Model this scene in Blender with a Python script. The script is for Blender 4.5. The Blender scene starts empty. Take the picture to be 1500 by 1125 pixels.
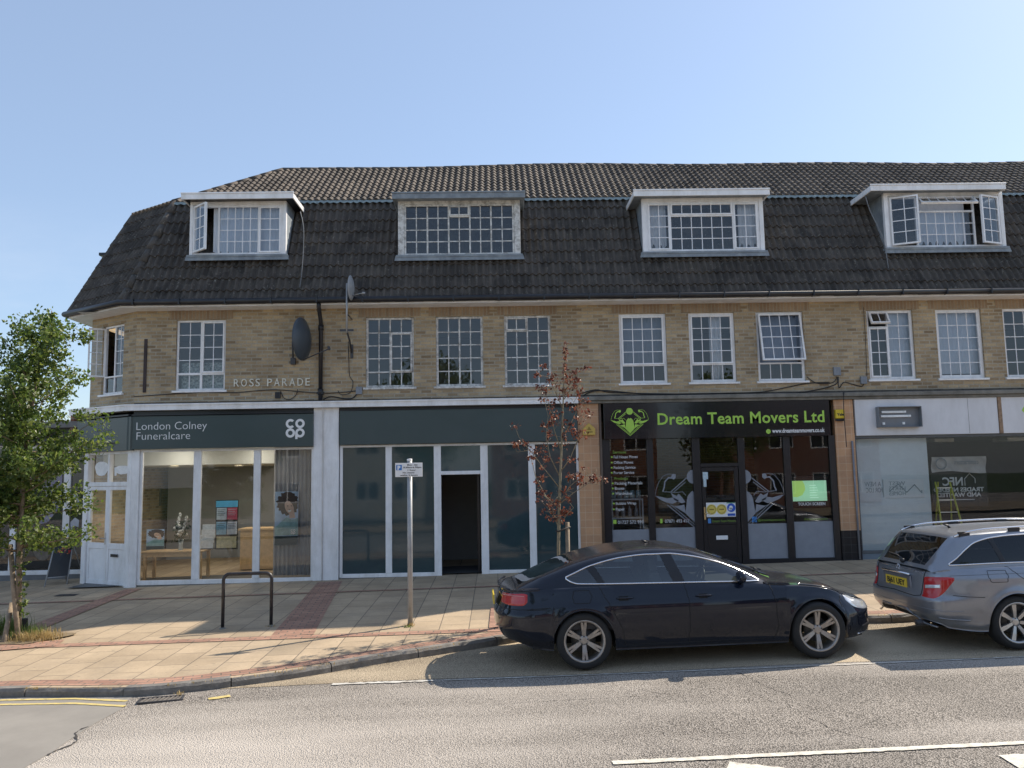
import bpy, bmesh, math, random
import numpy as np
from mathutils import Vector, Matrix
random.seed(7); rng = np.random.default_rng(7)
R = math.radians
SC = bpy.context.scene
COL = SC.collection

# ---------------------------------------------------------------- camera
CAMP = np.array([0.0, -17.4, 2.38]); FPX = 1200.0
_p, _y, _r = R(6.279), R(1.211), R(-1.049)
FW = np.array([math.sin(_y)*math.cos(_p), math.cos(_y)*math.cos(_p), math.sin(_p)])
RT = np.array([math.cos(_y), -math.sin(_y), 0.0]); UP = np.cross(RT, FW)
RT, UP = RT*math.cos(_r)+UP*math.sin(_r), UP*math.cos(_r)-RT*math.sin(_r)
cd = bpy.data.cameras.new('camera'); cam = bpy.data.objects.new('camera', cd); COL.objects.link(cam)
cd.sensor_width = 36; cd.lens = FPX/1500*36; cd.clip_start = .1; cd.clip_end = 2000
m = Matrix(((RT[0], UP[0], -FW[0], CAMP[0]), (RT[1], UP[1], -FW[1], CAMP[1]), (RT[2], UP[2], -FW[2], CAMP[2]), (0, 0, 0, 1)))
cam.matrix_world = m; SC.camera = cam

# ---------------------------------------------------------------- sky, sun, exposure
EL, AZX, AZY = R(42.5), .853, .522          # the sun stands behind the parade, to the right
w = bpy.data.worlds.new('World'); SC.world = w; w.use_nodes = True
nt = w.node_tree; nt.nodes.clear()
sky = nt.nodes.new('ShaderNodeTexSky'); sky.sky_type = 'NISHITA'; sky.sun_disc = False
sky.sun_elevation = EL; sky.sun_rotation = math.atan2(AZX, AZY)
sky.air_density = 1.05; sky.dust_density = .7; sky.ozone_density = 2.4; sky.altitude = 50
bg = nt.nodes.new('ShaderNodeBackground'); bg.inputs['Strength'].default_value = .122
out = nt.nodes.new('ShaderNodeOutputWorld')
# faint low cloud bank in the sky itself
tcw = nt.nodes.new('ShaderNodeTexCoord'); mpw = nt.nodes.new('ShaderNodeMapping'); mpw.inputs['Scale'].default_value = (1, 1, 3.5)
nzw = nt.nodes.new('ShaderNodeTexNoise'); nzw.inputs['Scale'].default_value = 2.6; nzw.inputs['Detail'].default_value = 8; nzw.inputs['Roughness'].default_value = .62
nt.links.new(tcw.outputs['Generated'], mpw.inputs[0]); nt.links.new(mpw.outputs[0], nzw.inputs['Vector'])
rpw = nt.nodes.new('ShaderNodeValToRGB'); rpw.color_ramp.elements[0].position = .50; rpw.color_ramp.elements[1].position = .70; nt.links.new(nzw.outputs['Fac'], rpw.inputs[0])
spw = nt.nodes.new('ShaderNodeSeparateXYZ'); nt.links.new(tcw.outputs['Generated'], spw.inputs[0])
mrw = nt.nodes.new('ShaderNodeMapRange'); mrw.inputs[1].default_value = .30; mrw.inputs[2].default_value = .06; mrw.inputs[3].default_value = 0; mrw.inputs[4].default_value = .55; nt.links.new(spw.outputs[2], mrw.inputs[0])
mlw = nt.nodes.new('ShaderNodeMath'); mlw.operation = 'MULTIPLY'; nt.links.new(rpw.outputs[0], mlw.inputs[0]); nt.links.new(mrw.outputs[0], mlw.inputs[1])
mxw = nt.nodes.new('ShaderNodeMix'); mxw.data_type = 'RGBA'; nt.links.new(mlw.outputs[0], mxw.inputs[0]); nt.links.new(sky.outputs[0], mxw.inputs[6]); mxw.inputs[7].default_value = (5.6, 5.8, 6.2, 1)
vl = nt.nodes.new('ShaderNodeMix'); vl.data_type = 'RGBA'; vl.inputs[0].default_value = .46; vl.inputs[7].default_value = (2.15, 2.65, 3.5, 1)   # summer haze over the whole sky
nt.links.new(mxw.outputs[2], vl.inputs[6]); nt.links.new(vl.outputs[2], bg.inputs[0]); nt.links.new(bg.outputs[0], out.inputs[0])
sl = bpy.data.lights.new('sun', 'SUN'); sl.energy = 3.9; sl.angle = R(.55); sl.color = (1, .90, .76)
sun = bpy.data.objects.new('sun', sl); COL.objects.link(sun)
sd = Vector((-AZX*math.cos(EL), -AZY*math.cos(EL), -math.sin(EL)))
sun.rotation_euler = sd.to_track_quat('-Z', 'Y').to_euler(); sun.location = (20, 12, 30)
SC.view_settings.view_transform = 'Standard'; SC.view_settings.look = 'None'
SC.view_settings.exposure = .80; SC.view_settings.gamma = 1
SC.cycles.max_bounces = 8; SC.cycles.transparent_max_bounces = 24

# ---------------------------------------------------------------- pixel -> point on a real plane
def ray(px, py): return FW*FPX + RT*(px-750) + UP*(562.5-py)
def atY(px, py, Y=0.0):
    d = ray(px, py); t = (Y-CAMP[1])/d[1]; return CAMP+d*t
def AX(px, py=750, Y=0.0): return float(atY(px, py, Y)[0])
def AZ(px, py, Y=0.0): return float(atY(px, py, Y)[2])
def zpav(x, y): return .33+.0167*max(-30, min(30, x))+.021*y
def zroad(x, y): return .10+.0167*max(-30, min(30, x))+.015*(y+6)
def _atp(px, py, a, b, c, y0):
    d = ray(px, py); t = (a+b*CAMP[0]+c*(CAMP[1]-y0)-CAMP[2])/(d[2]-b*d[0]-c*d[1]); return CAMP+d*t
def atP(px, py): return _atp(px, py, .33, .0167, .021, 0)
def atR(px, py): return _atp(px, py, .10, .0167, .015, -6)

# ---------------------------------------------------------------- mesh collector
ORG = {}
class MB:
    def __init__(s): s.v = []; s.f = []; s.m = []; s.sm = []
    def add(s, vs, fs, mi=0, smooth=False):
        o = len(s.v); s.v += [tuple(map(float, v)) for v in vs]
        for f in fs: s.f.append(tuple(i+o for i in f)); s.m.append(mi); s.sm.append(smooth)
        return s
    def quad(s, a, b, c, d, mi=0): return s.add([a, b, c, d], [(0, 1, 2, 3)], mi)
    def box(s, x0, x1, y0, y1, z0, z1, mi=0):
        x0, x1 = min(x0, x1), max(x0, x1); y0, y1 = min(y0, y1), max(y0, y1); z0, z1 = min(z0, z1), max(z0, z1)
        v = [(x0, y0, z0), (x1, y0, z0), (x1, y1, z0), (x0, y1, z0), (x0, y0, z1), (x1, y0, z1), (x1, y1, z1), (x0, y1, z1)]
        return s.add(v, [(0, 3, 2, 1), (4, 5, 6, 7), (0, 1, 5, 4), (1, 2, 6, 5), (2, 3, 7, 6), (3, 0, 4, 7)], mi)
    def prism(s, pts, y0, y1, mi=0):      # polygon in (x,z) drawn out from y0 to y1
        n = len(pts); a = sum(pts[i][0]*pts[(i+1) % n][1]-pts[(i+1) % n][0]*pts[i][1] for i in range(n))
        if a < 0: pts = pts[::-1]
        if y0 > y1: y0, y1 = y1, y0
        v = [(p[0], y0, p[1]) for p in pts]+[(p[0], y1, p[1]) for p in pts]
        f = [tuple(range(n)), tuple(range(2*n-1, n-1, -1))]
        f += [(i, i+n, (i+1) % n+n, (i+1) % n) for i in range(n)]
        return s.add(v, f, mi)
    def tube(s, pts, r, n=8, mi=0, caps=True, smooth=True, flat=1.0):
        P = [Vector(p) for p in pts]; rs = r if isinstance(r, (list, tuple)) else [r]*len(P)
        vs = []; ref = None
        for i, p in enumerate(P):
            t = (P[min(i+1, len(P)-1)]-P[max(i-1, 0)])
            if t.length < 1e-9: t = Vector((0, 0, 1))
            t.normalize()
            if ref is None: ref = Vector((0, 0, 1)) if abs(t.z) < .9 else Vector((0, 1, 0))
            u = t.cross(ref)
            if u.length < 1e-4: u = t.cross(Vector((1, 0, 0)))
            u.normalize(); v2 = u.cross(t).normalized(); ref = v2
            for k in range(n):
                a = 2*math.pi*k/n; vs.append(p+u*math.cos(a)*rs[i]+v2*math.sin(a)*rs[i]*flat)
        fs = [(i*n+k, i*n+(k+1) % n, (i+1)*n+(k+1) % n, (i+1)*n+k) for i in range(len(P)-1) for k in range(n)]
        if caps: fs += [tuple(range(n-1, -1, -1)), tuple((len(P)-1)*n+k for k in range(n))]
        return s.add(vs, fs, mi, smooth)
    def lathe(s, prof, n=24, mi=0, M=None, smooth=True, close=False):   # profile (r,h) about local z
        M = M or Matrix(); vs = []
        for k in range(n):
            a = 2*math.pi*k/n
            for r, h in prof: vs.append(M @ Vector((r*math.cos(a), r*math.sin(a), h)))
        q = len(prof); fs = []
        for k in range(n):
            k2 = (k+1) % n
            for i in range(q-1 if not close else q):
                j = (i+1) % q; fs.append((k*q+i, k2*q+i, k2*q+j, k*q+j))
        return s.add(vs, fs, mi, smooth)
    def ell(s, c, rx, ry, rz, n=12, mi=0):
        vs = []; fs = []
        for i in range(n//2+1):
            th = math.pi*i/(n//2)
            for k in range(n):
                a = 2*math.pi*k/n; vs.append((c[0]+rx*math.sin(th)*math.cos(a), c[1]+ry*math.sin(th)*math.sin(a), c[2]+rz*math.cos(th)))
        for i in range(n//2):
            for k in range(n): fs.append((i*n+k, (i+1)*n+k, (i+1)*n+(k+1) % n, i*n+(k+1) % n))
        return s.add(vs, fs, mi, True)
    def xf(s, M, start=0):
        for i in range(start, len(s.v)): s.v[i] = tuple(M @ Vector(s.v[i]))
        return s
    def build(s, name, mat, parent=None, bevel=0, recalc=False, local=False):
        me = bpy.data.meshes.new(name)
        o = np.zeros(3)
        if not local and parent is not None: o = np.array(ORG.get(parent.name, (0, 0, 0)))
        V = np.array(s.v, dtype=float).reshape(-1, 3)
        if not local: V = V-o
        me.from_pydata(V.tolist(), [], s.f)
        mats = mat if isinstance(mat, (list, tuple)) else [mat]
        for k in mats: me.materials.append(k)
        me.polygons.foreach_set('material_index', s.m); me.polygons.foreach_set('use_smooth', s.sm)
        if recalc:
            bm = bmesh.new(); bm.from_mesh(me); bmesh.ops.remove_doubles(bm, verts=bm.verts, dist=1e-5)
            bmesh.ops.recalc_face_normals(bm, faces=bm.faces); bm.to_mesh(me); bm.free()
        boxuv(me, o)
        ob = bpy.data.objects.new(name, me); COL.objects.link(ob)
        if parent is not None:
            ob.parent = parent; ORG[ob.name] = tuple(o)
        else: ORG[ob.name] = (0, 0, 0)
        if bevel:
            b = ob.modifiers.new('bevel', 'BEVEL'); b.width = bevel; b.segments = 1; b.limit_method = 'ANGLE'
        return ob
def boxuv(me, off=(0, 0, 0)):
    uv = me.uv_layers.new(name='uv'); n = len(me.loops)
    if not n: return
    co = np.empty(len(me.vertices)*3); me.vertices.foreach_get('co', co); co = co.reshape(-1, 3)+np.array(off)
    nf = len(me.polygons); no = np.empty(nf*3); me.polygons.foreach_get('normal', no); no = no.reshape(-1, 3)
    tot = np.empty(nf, int); me.polygons.foreach_get('loop_total', tot)
    li = np.empty(n, int); me.loops.foreach_get('vertex_index', li)
    N = np.repeat(no, tot, axis=0); P = co[li]
    t = np.stack([-N[:, 1], N[:, 0], 0*N[:, 0]], 1); L = np.linalg.norm(t, axis=1)
    flat = L < .35; t = t/np.maximum(L, 1e-6)[:, None]; b = np.cross(N, t)
    u = np.where(flat, P[:, 0], (P*t).sum(1)); v = np.where(flat, P[:, 1], (P*b).sum(1))
    uv.data.foreach_set('uv', np.stack([u, v], 1).ravel().astype(np.float32))
def empty(name, loc, label, cat, group=None, rz=0, local=False):
    o = bpy.data.objects.new(name, None); COL.objects.link(o); o.location = loc; o.rotation_euler = (0, 0, rz)
    o.empty_display_size = .2; ORG[o.name] = tuple(loc); return tag(o, label, cat, group)
def tag(o, label, cat, group=None, kind=None):
    if label: o['label'] = label
    if cat: o['category'] = cat
    if group: o['group'] = group
    if kind: o['kind'] = kind
    return o
def struct(o): o['kind'] = 'structure'; return o

# ---------------------------------------------------------------- text as mesh (Blender's own font)
def text_mb(mb, s, x, z, y, size, width=None, depth=.004, align='LEFT', bold=0, mi=0, M=None, mirror=False, space=1.0):
    cu = bpy.data.curves.new('t', 'FONT'); cu.body = s; cu.size = size; cu.extrude = depth/2; cu.align_x = align
    cu.offset = bold; cu.resolution_u = 3; cu.space_character = space
    ob = bpy.data.objects.new('t', cu); COL.objects.link(ob); bpy.context.view_layer.update()
    dg = bpy.context.evaluated_depsgraph_get(); me = bpy.data.meshes.new_from_object(ob.evaluated_get(dg))
    vs = [v.co.copy() for v in me.vertices]; fs = [tuple(p.vertices) for p in me.polygons]
    bpy.data.objects.remove(ob); bpy.data.curves.remove(cu); bpy.data.meshes.remove(me)
    if not vs: return mb
    xs = [v.x for v in vs]; w0 = max(xs)-min(xs); k = (width/w0) if width else 1.0
    x0 = min(xs) if align == 'LEFT' else 0
    if mirror: k = -k; x0 = max(xs) if align == 'LEFT' else 0
    fs2 = [f[::-1] for f in fs] if not mirror else fs
    fs2 = fs if not mirror else [f[::-1] for f in fs]
    out = [Vector((x+(v.x-x0)*k, y-v.z, z+v.y)) for v in vs]
    if M is not None: out = [M @ p for p in out]
    return mb.add(out, fs2, mi)

# ---------------------------------------------------------------- materials
MATS = {}
def _new(name):
    mt = bpy.data.materials.new(name); mt.use_nodes = True; t = mt.node_tree; t.nodes.clear()
    o = t.nodes.new('ShaderNodeOutputMaterial'); b = t.nodes.new('ShaderNodeBsdfPrincipled'); t.links.new(b.outputs[0], o.inputs[0])
    return mt, t, b, o
def _n(t, typ, **k):
    n = t.nodes.new('ShaderNode'+typ)
    for a, v in k.items():
        if a.startswith('i_'): n.inputs[a[2:].replace('_', ' ')].default_value = v
        else: setattr(n, a, v)
    return n
def _coord(t, kind='Object'):
    return t.nodes.new('ShaderNodeTexCoord').outputs[kind]
def _noise(t, co, scale, detail=4, rough=.6, sc3=None):
    if sc3:
        mp = _n(t, 'Mapping'); mp.inputs['Scale'].default_value = sc3; t.links.new(co, mp.inputs[0]); co = mp.outputs[0]
    n = _n(t, 'TexNoise'); n.inputs['Scale'].default_value = scale; n.inputs['Detail'].default_value = detail; n.inputs['Roughness'].default_value = rough
    t.links.new(co, n.inputs['Vector']); return n.outputs['Fac']
def _ramp(t, fac, stops):
    r = t.nodes.new('ShaderNodeValToRGB'); e = r.color_ramp.elements
    while len(e) < len(stops): e.new(.5)
    for k, (p, c) in enumerate(stops):
        e[k].position = p; e[k].color = (c, c, c, 1) if isinstance(c, (int, float)) else (*c, 1)
    t.links.new(fac, r.inputs[0]); return r.outputs[0]
def _mix(t, fac, a, b, blend='MIX'):
    m = t.nodes.new('ShaderNodeMix'); m.data_type = 'RGBA'; m.blend_type = blend; m.clamp_factor = True
    for s, v in ((m.inputs[0], fac), (m.inputs[6], a), (m.inputs[7], b)):
        if isinstance(v, bpy.types.NodeSocket): t.links.new(v, s)
        elif isinstance(v, (int, float)): s.default_value = v if s == m.inputs[0] else (v, v, v, 1)
        else: s.default_value = (*v, 1)
    return m.outputs[2]
def _bump(t, h, strength, dist, b, prev=None):
    n = t.nodes.new('ShaderNodeBump'); n.inputs['Strength'].default_value = strength; n.inputs['Distance'].default_value = dist
    t.links.new(h, n.inputs['Height'])
    if prev: t.links.new(prev, n.inputs['Normal'])
    t.links.new(n.outputs[0], b.inputs['Normal']); return n.outputs[0]
def mat(name, col, rough=.6, metal=0, var=.15, vs=6, bump=0, bs=60, coat=0, spec=.5, dirt=None, dscale=1.5, damt=.5, emit=0, streak=False):
    if name in MATS: return MATS[name]
    mt, t, b, o = _new(name); co = _coord(t)
    n1 = _noise(t, co, vs, 5)
    c = _mix(t, _ramp(t, n1, [(.3, 0), (.7, 1)]), tuple(x*(1-var) for x in col), tuple(min(1, x*(1+var)) for x in col))
    if dirt:
        n2 = _noise(t, co, dscale, 8, .7, (1, 1, .25) if streak else None)
        c = _mix(t, _ramp(t, n2, [(.45, 0), (.72, damt)]), c, dirt)
    t.links.new(c, b.inputs['Base Color'])
    b.inputs['Roughness'].default_value = rough; b.inputs['Metallic'].default_value = metal
    b.inputs['Coat Weight'].default_value = coat; b.inputs['Coat Roughness'].default_value = .03; b.inputs['Specular IOR Level'].default_value = spec
    if bump: _bump(t, _noise(t, co, bs, 5), bump, .01, b)
    if emit: b.inputs['Emission Color'].default_value = (*col, 1); b.inputs['Emission Strength'].default_value = emit
    MATS[name] = mt; return mt
def mat_glass(name, tint=(.75, .8, .8), refl=1.0, rough=0.0, wob=.15):
    if name in MATS: return MATS[name]
    mt = bpy.data.materials.new(name); mt.use_nodes = True; t = mt.node_tree; t.nodes.clear()
    o = t.nodes.new('ShaderNodeOutputMaterial'); tr = t.nodes.new('ShaderNodeBsdfTransparent'); gl = t.nodes.new('ShaderNodeBsdfGlossy')
    tr.inputs[0].default_value = (*tint, 1); gl.inputs['Roughness'].default_value = rough; gl.inputs['Color'].default_value = (.95, .97, 1, 1)
    lw = t.nodes.new('ShaderNodeFresnel'); lw.inputs[0].default_value = 1.5
    m = t.nodes.new('ShaderNodeMath'); m.operation = 'MULTIPLY'; m.inputs[1].default_value = 2.0*refl; m.use_clamp = True
    t.links.new(lw.outputs[0], m.inputs[0])
    mx = t.nodes.new('ShaderNodeMixShader'); t.links.new(m.outputs[0], mx.inputs[0]); t.links.new(tr.outputs[0], mx.inputs[1]); t.links.new(gl.outputs[0], mx.inputs[2])
    if wob:
        bp = t.nodes.new('ShaderNodeBump'); bp.inputs['Strength'].default_value = wob; bp.inputs['Distance'].default_value = .01
        t.links.new(_noise(t, _coord(t), 1.3, 1, .4), bp.inputs['Height']); t.links.new(bp.outputs[0], gl.inputs['Normal'])
    t.links.new(mx.outputs[0], o.inputs[0]); MATS[name] = mt; return mt
def mat_brick(name, c1, c2, mortar, bw=.225, bh=.075, ms=.010, off=.5, dark=None, damt=.5, rough=.85, bump=.5, pv=.25, stain=.25, spots=None, rot=0, spec=.3, third=None):
    if name in MATS: return MATS[name]
    mt, t, b, o = _new(name); uv = _coord(t, 'UV')
    mp = _n(t, 'Mapping'); mp.inputs['Rotation'].default_value = (0, 0, rot); t.links.new(uv, mp.inputs[0])
    wn = _noise(t, uv, 9, 2)
    br = _n(t, 'TexBrick', offset=off, squash=1.0); t.links.new(mp.outputs[0], br.inputs['Vector'])
    for k, v in (('Scale', 1), ('Mortar Size', ms), ('Mortar Smooth', .3), ('Bias', 0), ('Brick Width', bw), ('Row Height', bh)): br.inputs[k].default_value = v
    br.inputs['Color1'].default_value = (*c1, 1); br.inputs['Color2'].default_value = (*c2, 1); br.inputs['Mortar'].default_value = (*mortar, 1)
    col = br.outputs['Color']
    if third:
        b2 = _n(t, 'TexBrick', offset=off, squash=1.0); t.links.new(mp.outputs[0], b2.inputs['Vector'])
        for k, v in (('Scale', 1), ('Mortar Size', ms), ('Mortar Smooth', .3), ('Bias', -.45), ('Brick Width', bw), ('Row Height', bh)): b2.inputs[k].default_value = v
        b2.inputs['Color1'].default_value = (0, 0, 0, 1); b2.inputs['Color2'].default_value = (1, 1, 1, 1); b2.inputs['Mortar'].default_value = (0, 0, 0, 1)
        col = _mix(t, _ramp(t, b2.outputs['Color'], [(.45, 0), (.75, .95)]), col, third)
    n1 = _noise(t, uv, 1.1, 6, .65); col = _mix(t, 1.0, col, _ramp(t, n1, [(.25, 1-stain), (.75, 1+stain*.3)]), 'MULTIPLY')
    n2 = _noise(t, uv, 28, 5, .7); col = _mix(t, 1.0, col, _ramp(t, n2, [(.2, 1-pv), (.8, 1+pv*.3)]), 'MULTIPLY')
    if dark:
        n3 = _noise(t, uv, .7, 8, .75); col = _mix(t, _ramp(t, n3, [(.5, 0), (.7, damt)]), col, dark)
    if spots:
        for sc_, th_, am_ in ((5.5, .10, .55), (2.1, .07, .45)):
            vo = _n(t, 'TexVoronoi', feature='F1'); vo.inputs['Scale'].default_value = sc_; t.links.new(uv, vo.inputs['Vector'])
            col = _mix(t, _ramp(t, vo.outputs['Distance'], [(th_*.6, am_), (th_, 0)]), col, spots)
    t.links.new(col, b.inputs['Base Color']); b.inputs['Roughness'].default_value = rough; b.inputs['Specular IOR Level'].default_value = spec
    inv = _n(t, 'Math', operation='SUBTRACT'); inv.inputs[0].default_value = 1; t.links.new(br.outputs['Fac'], inv.inputs[1])
    pr = _bump(t, inv.outputs[0], bump, .006, b); _bump(t, n2, bump*.5, .004, b, pr)
    MATS[name] = mt; return mt
# ================================================================ materials of the parade
M_brick = mat_brick('yellow_stock_brick', (.60, .46, .285), (.36, .265, .16), (.47, .42, .33), ms=.0125, dark=(.16, .13, .09), damt=.35, third=(.15, .10, .065), stain=.35)
M_soldier = mat_brick('red_soldier_brick', (.42, .30, .19), (.32, .22, .14), (.38, .33, .25), bw=.075, bh=.30, off=0, dark=(.15, .12, .09), damt=.4)
M_redbrick = mat_brick('red_brick', (.33, .12, .075), (.25, .09, .06), (.36, .32, .28), third=(.15, .06, .05))
M_white = mat('white_upvc', (.87, .87, .88), .35, var=.05, dirt=(.48, .46, .42), dscale=3.5, damt=.5, streak=True)
M_whitebar = mat('white_glazing_bar', (.82, .82, .84), .4, var=.03)
M_oldwhite = mat('peeling_white_paint', (.70, .70, .68), .6, var=.1, vs=14, dirt=(.16, .14, .12), dscale=9, damt=.95, bump=.4, bs=40)
M_lead = mat('weathered_lead', (.20, .23, .26), .55, var=.2, vs=5, dirt=(.38, .42, .44), dscale=6, damt=.6)
M_flash = mat('lead_flashing', (.22, .27, .275), .6, var=.25, vs=12)
M_slate = mat('slate_sign_panel', (.048, .072, .072), .38, var=.06, vs=2, dirt=(.06, .08, .085), dscale=1.2, damt=.5)
M_vinyl = mat('slate_window_vinyl', (.033, .062, .07), .05, var=.05, vs=2, dirt=(.05, .075, .085), dscale=.9, damt=.6, spec=.6)
M_black = mat('black_paint', (.012, .012, .016), .3, var=.2)
M_blackpl = mat('black_plastic', (.015, .015, .018), .4, var=.2)
M_gutter = mat('black_gutter', (.012, .012, .016), .35, var=.2, dirt=(.05, .05, .05), dscale=4, damt=.4)
M_conc = mat('grey_concrete', (.22, .21, .185), .85, var=.2, vs=4, dirt=(.09, .085, .07), dscale=3, damt=.7, bump=.4, bs=50)
M_tilepier = mat_brick('tan_glazed_tile', (.66, .38, .21), (.57, .33, .19), (.70, .53, .37), bw=.155, bh=.155, ms=.004, off=0, rough=.45, bump=.2, pv=.1, stain=.25, dark=(.27, .16, .10), damt=.4)
M_blacktile = mat_brick('black_glazed_tile', (.015, .015, .018), (.02, .02, .024), (.06, .06, .06), bw=.155, bh=.155, ms=.004, off=0, rough=.3, bump=.2, pv=.1)
M_whiteboard = mat('white_fascia_board', (.72, .72, .74), .5, var=.04, vs=2, dirt=(.45, .44, .44), dscale=1.6, damt=.4, streak=True)
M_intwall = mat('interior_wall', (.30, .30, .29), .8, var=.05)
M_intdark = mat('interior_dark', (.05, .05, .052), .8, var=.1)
M_ceil = mat('ceiling_white', (.62, .62, .58), .8, var=.03)
M_floor = mat('interior_floor', (.10, .10, .10), .5, var=.1)
G_up = mat_glass('window_glass', (.84, .87, .90), .95, wob=.1)
G_shop = mat_glass('shop_glass', (.92, .94, .94), .8, wob=.05)
G_four = mat_glass('big_shop_glass', (.93, .95, .95), .5, wob=.05)
G_dark = mat_glass('tinted_shop_glass', (.72, .74, .76), .55, wob=.06)

def roof_tile_mat(name, c, moss, lich):
    mt, t, b, o = _new(name); co = _coord(t); uv = _coord(t, 'UV')
    n1 = _noise(t, co, 3.2, 6, .7); col = _mix(t, _ramp(t, n1, [(.3, 0), (.7, 1)]), tuple(x*.72 for x in c), tuple(x*1.3 for x in c))
    wn = _n(t, 'TexVoronoi', feature='F1'); mp = _n(t, 'Mapping'); mp.inputs['Scale'].default_value = (3.3, .8, 3.0); t.links.new(co, mp.inputs[0]); t.links.new(mp.outputs[0], wn.inputs['Vector']); wn.inputs['Scale'].default_value = 1.0
    rr = _n(t, 'SeparateColor'); t.links.new(wn.outputs['Color'], rr.inputs[0])
    col = _mix(t, 1.0, col, _ramp(t, rr.outputs[0], [(0, .66), (1, 1.3)]), 'MULTIPLY')
    col = _mix(t, _ramp(t, _noise(t, co, 1.6, 8, .75), [(.52, 0), (.72, moss[3])]), col, moss[:3])
    col = _mix(t, _ramp(t, _noise(t, co, 13, 6, .8), [(.605, 0), (.64, .9)]), col, lich)
    t.links.new(col, b.inputs['Base Color']); b.inputs['Roughness'].default_value = .8
    _bump(t, _noise(t, co, 70, 4), .4, .006, b); return mt
M_mtile = roof_tile_mat('mansard_tile', (.074, .063, .053), (.10, .084, .06, .55), (.26, .25, .21))
M_utile = roof_tile_mat('upper_roof_tile', (.088, .070, .055), (.058, .048, .035, .6), (.15, .13, .10))
M_ridge = mat('ridge_tile_concrete', (.085, .075, .07), .85, var=.25, vs=6, dirt=(.20, .17, .13), dscale=5, damt=.5, bump=.4)

# ================================================================ the parade building
YF = 0.0; XL, XR = -7.62, 17.0
C0, C1 = Vector((-7.62, 0, 0)), Vector((-9.0, .9, 0))
B = empty('shop_parade', (0, 0, .3), 'long three storey yellow brick shop parade with dark tiled mansard roof and dormers', 'building')
ang = math.atan2(C0.y-C1.y, C0.x-C1.x); LCH = (C0-C1).length
MCH = Matrix.Translation(C1) @ Matrix.Rotation(ang, 4, 'Z')    # local x runs along the chamfer towards the front corner, y inwards

def wallgrid(mb, s0, s1, z0, z1, holes, y=0, depth=.09, M=None):
    st = len(mb.v)
    xs = sorted({s0, s1, *[h[0] for h in holes], *[h[1] for h in holes]}); zs = sorted({z0, z1, *[h[2] for h in holes], *[h[3] for h in holes]})
    for i in range(len(xs)-1):
        for j in range(len(zs)-1):
            cx, cz = (xs[i]+xs[i+1])/2, (zs[j]+zs[j+1])/2
            if any(h[0] < cx < h[1] and h[2] < cz < h[3] for h in holes): continue
            mb.quad((xs[i], y, zs[j]), (xs[i+1], y, zs[j]), (xs[i+1], y, zs[j+1]), (xs[i], y, zs[j+1]))
    for a, b_, c, d in holes:
        mb.quad((a, y, c), (a, y+depth, c), (a, y+depth, d), (a, y, d)); mb.quad((b_, y+depth, c), (b_, y, c), (b_, y, d), (b_, y+depth, d))
        mb.quad((a, y, c), (b_, y, c), (b_, y+depth, c), (a, y+depth, c)); mb.quad((a, y+depth, d), (b_, y+depth, d), (b_, y, d), (a, y, d))
    if M is not None: mb.xf(M, st)
    return mb

def frame_rect(mb, x0, x1, z0, z1, y0, y1, wl, wr=None, wb=None, wt=None):
    wr = wl if wr is None else wr; wb = wl if wb is None else wb; wt = wl if wt is None else wt
    mb.box(x0, x0+wl, y0, y1, z0, z1); mb.box(x1-wr, x1, y0, y1, z0, z1)
    mb.box(x0+wl, x1-wr, y0, y1, z0, z0+wb); mb.box(x0+wl, x1-wr, y0, y1, z1-wt, z1)
def bars(mb, x0, x1, z0, z1, c, r, y, bw=.016, mi=0):
    for i in range(1, c): x = x0+(x1-x0)*i/c; mb.box(x-bw/2, x+bw/2, y-.006, y+.006, z0, z1, mi)
    for j in range(1, r): z = z0+(z1-z0)*j/r; mb.box(x0, x1, y-.007, y+.007, z-bw/2, z+bw/2, mi)

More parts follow.
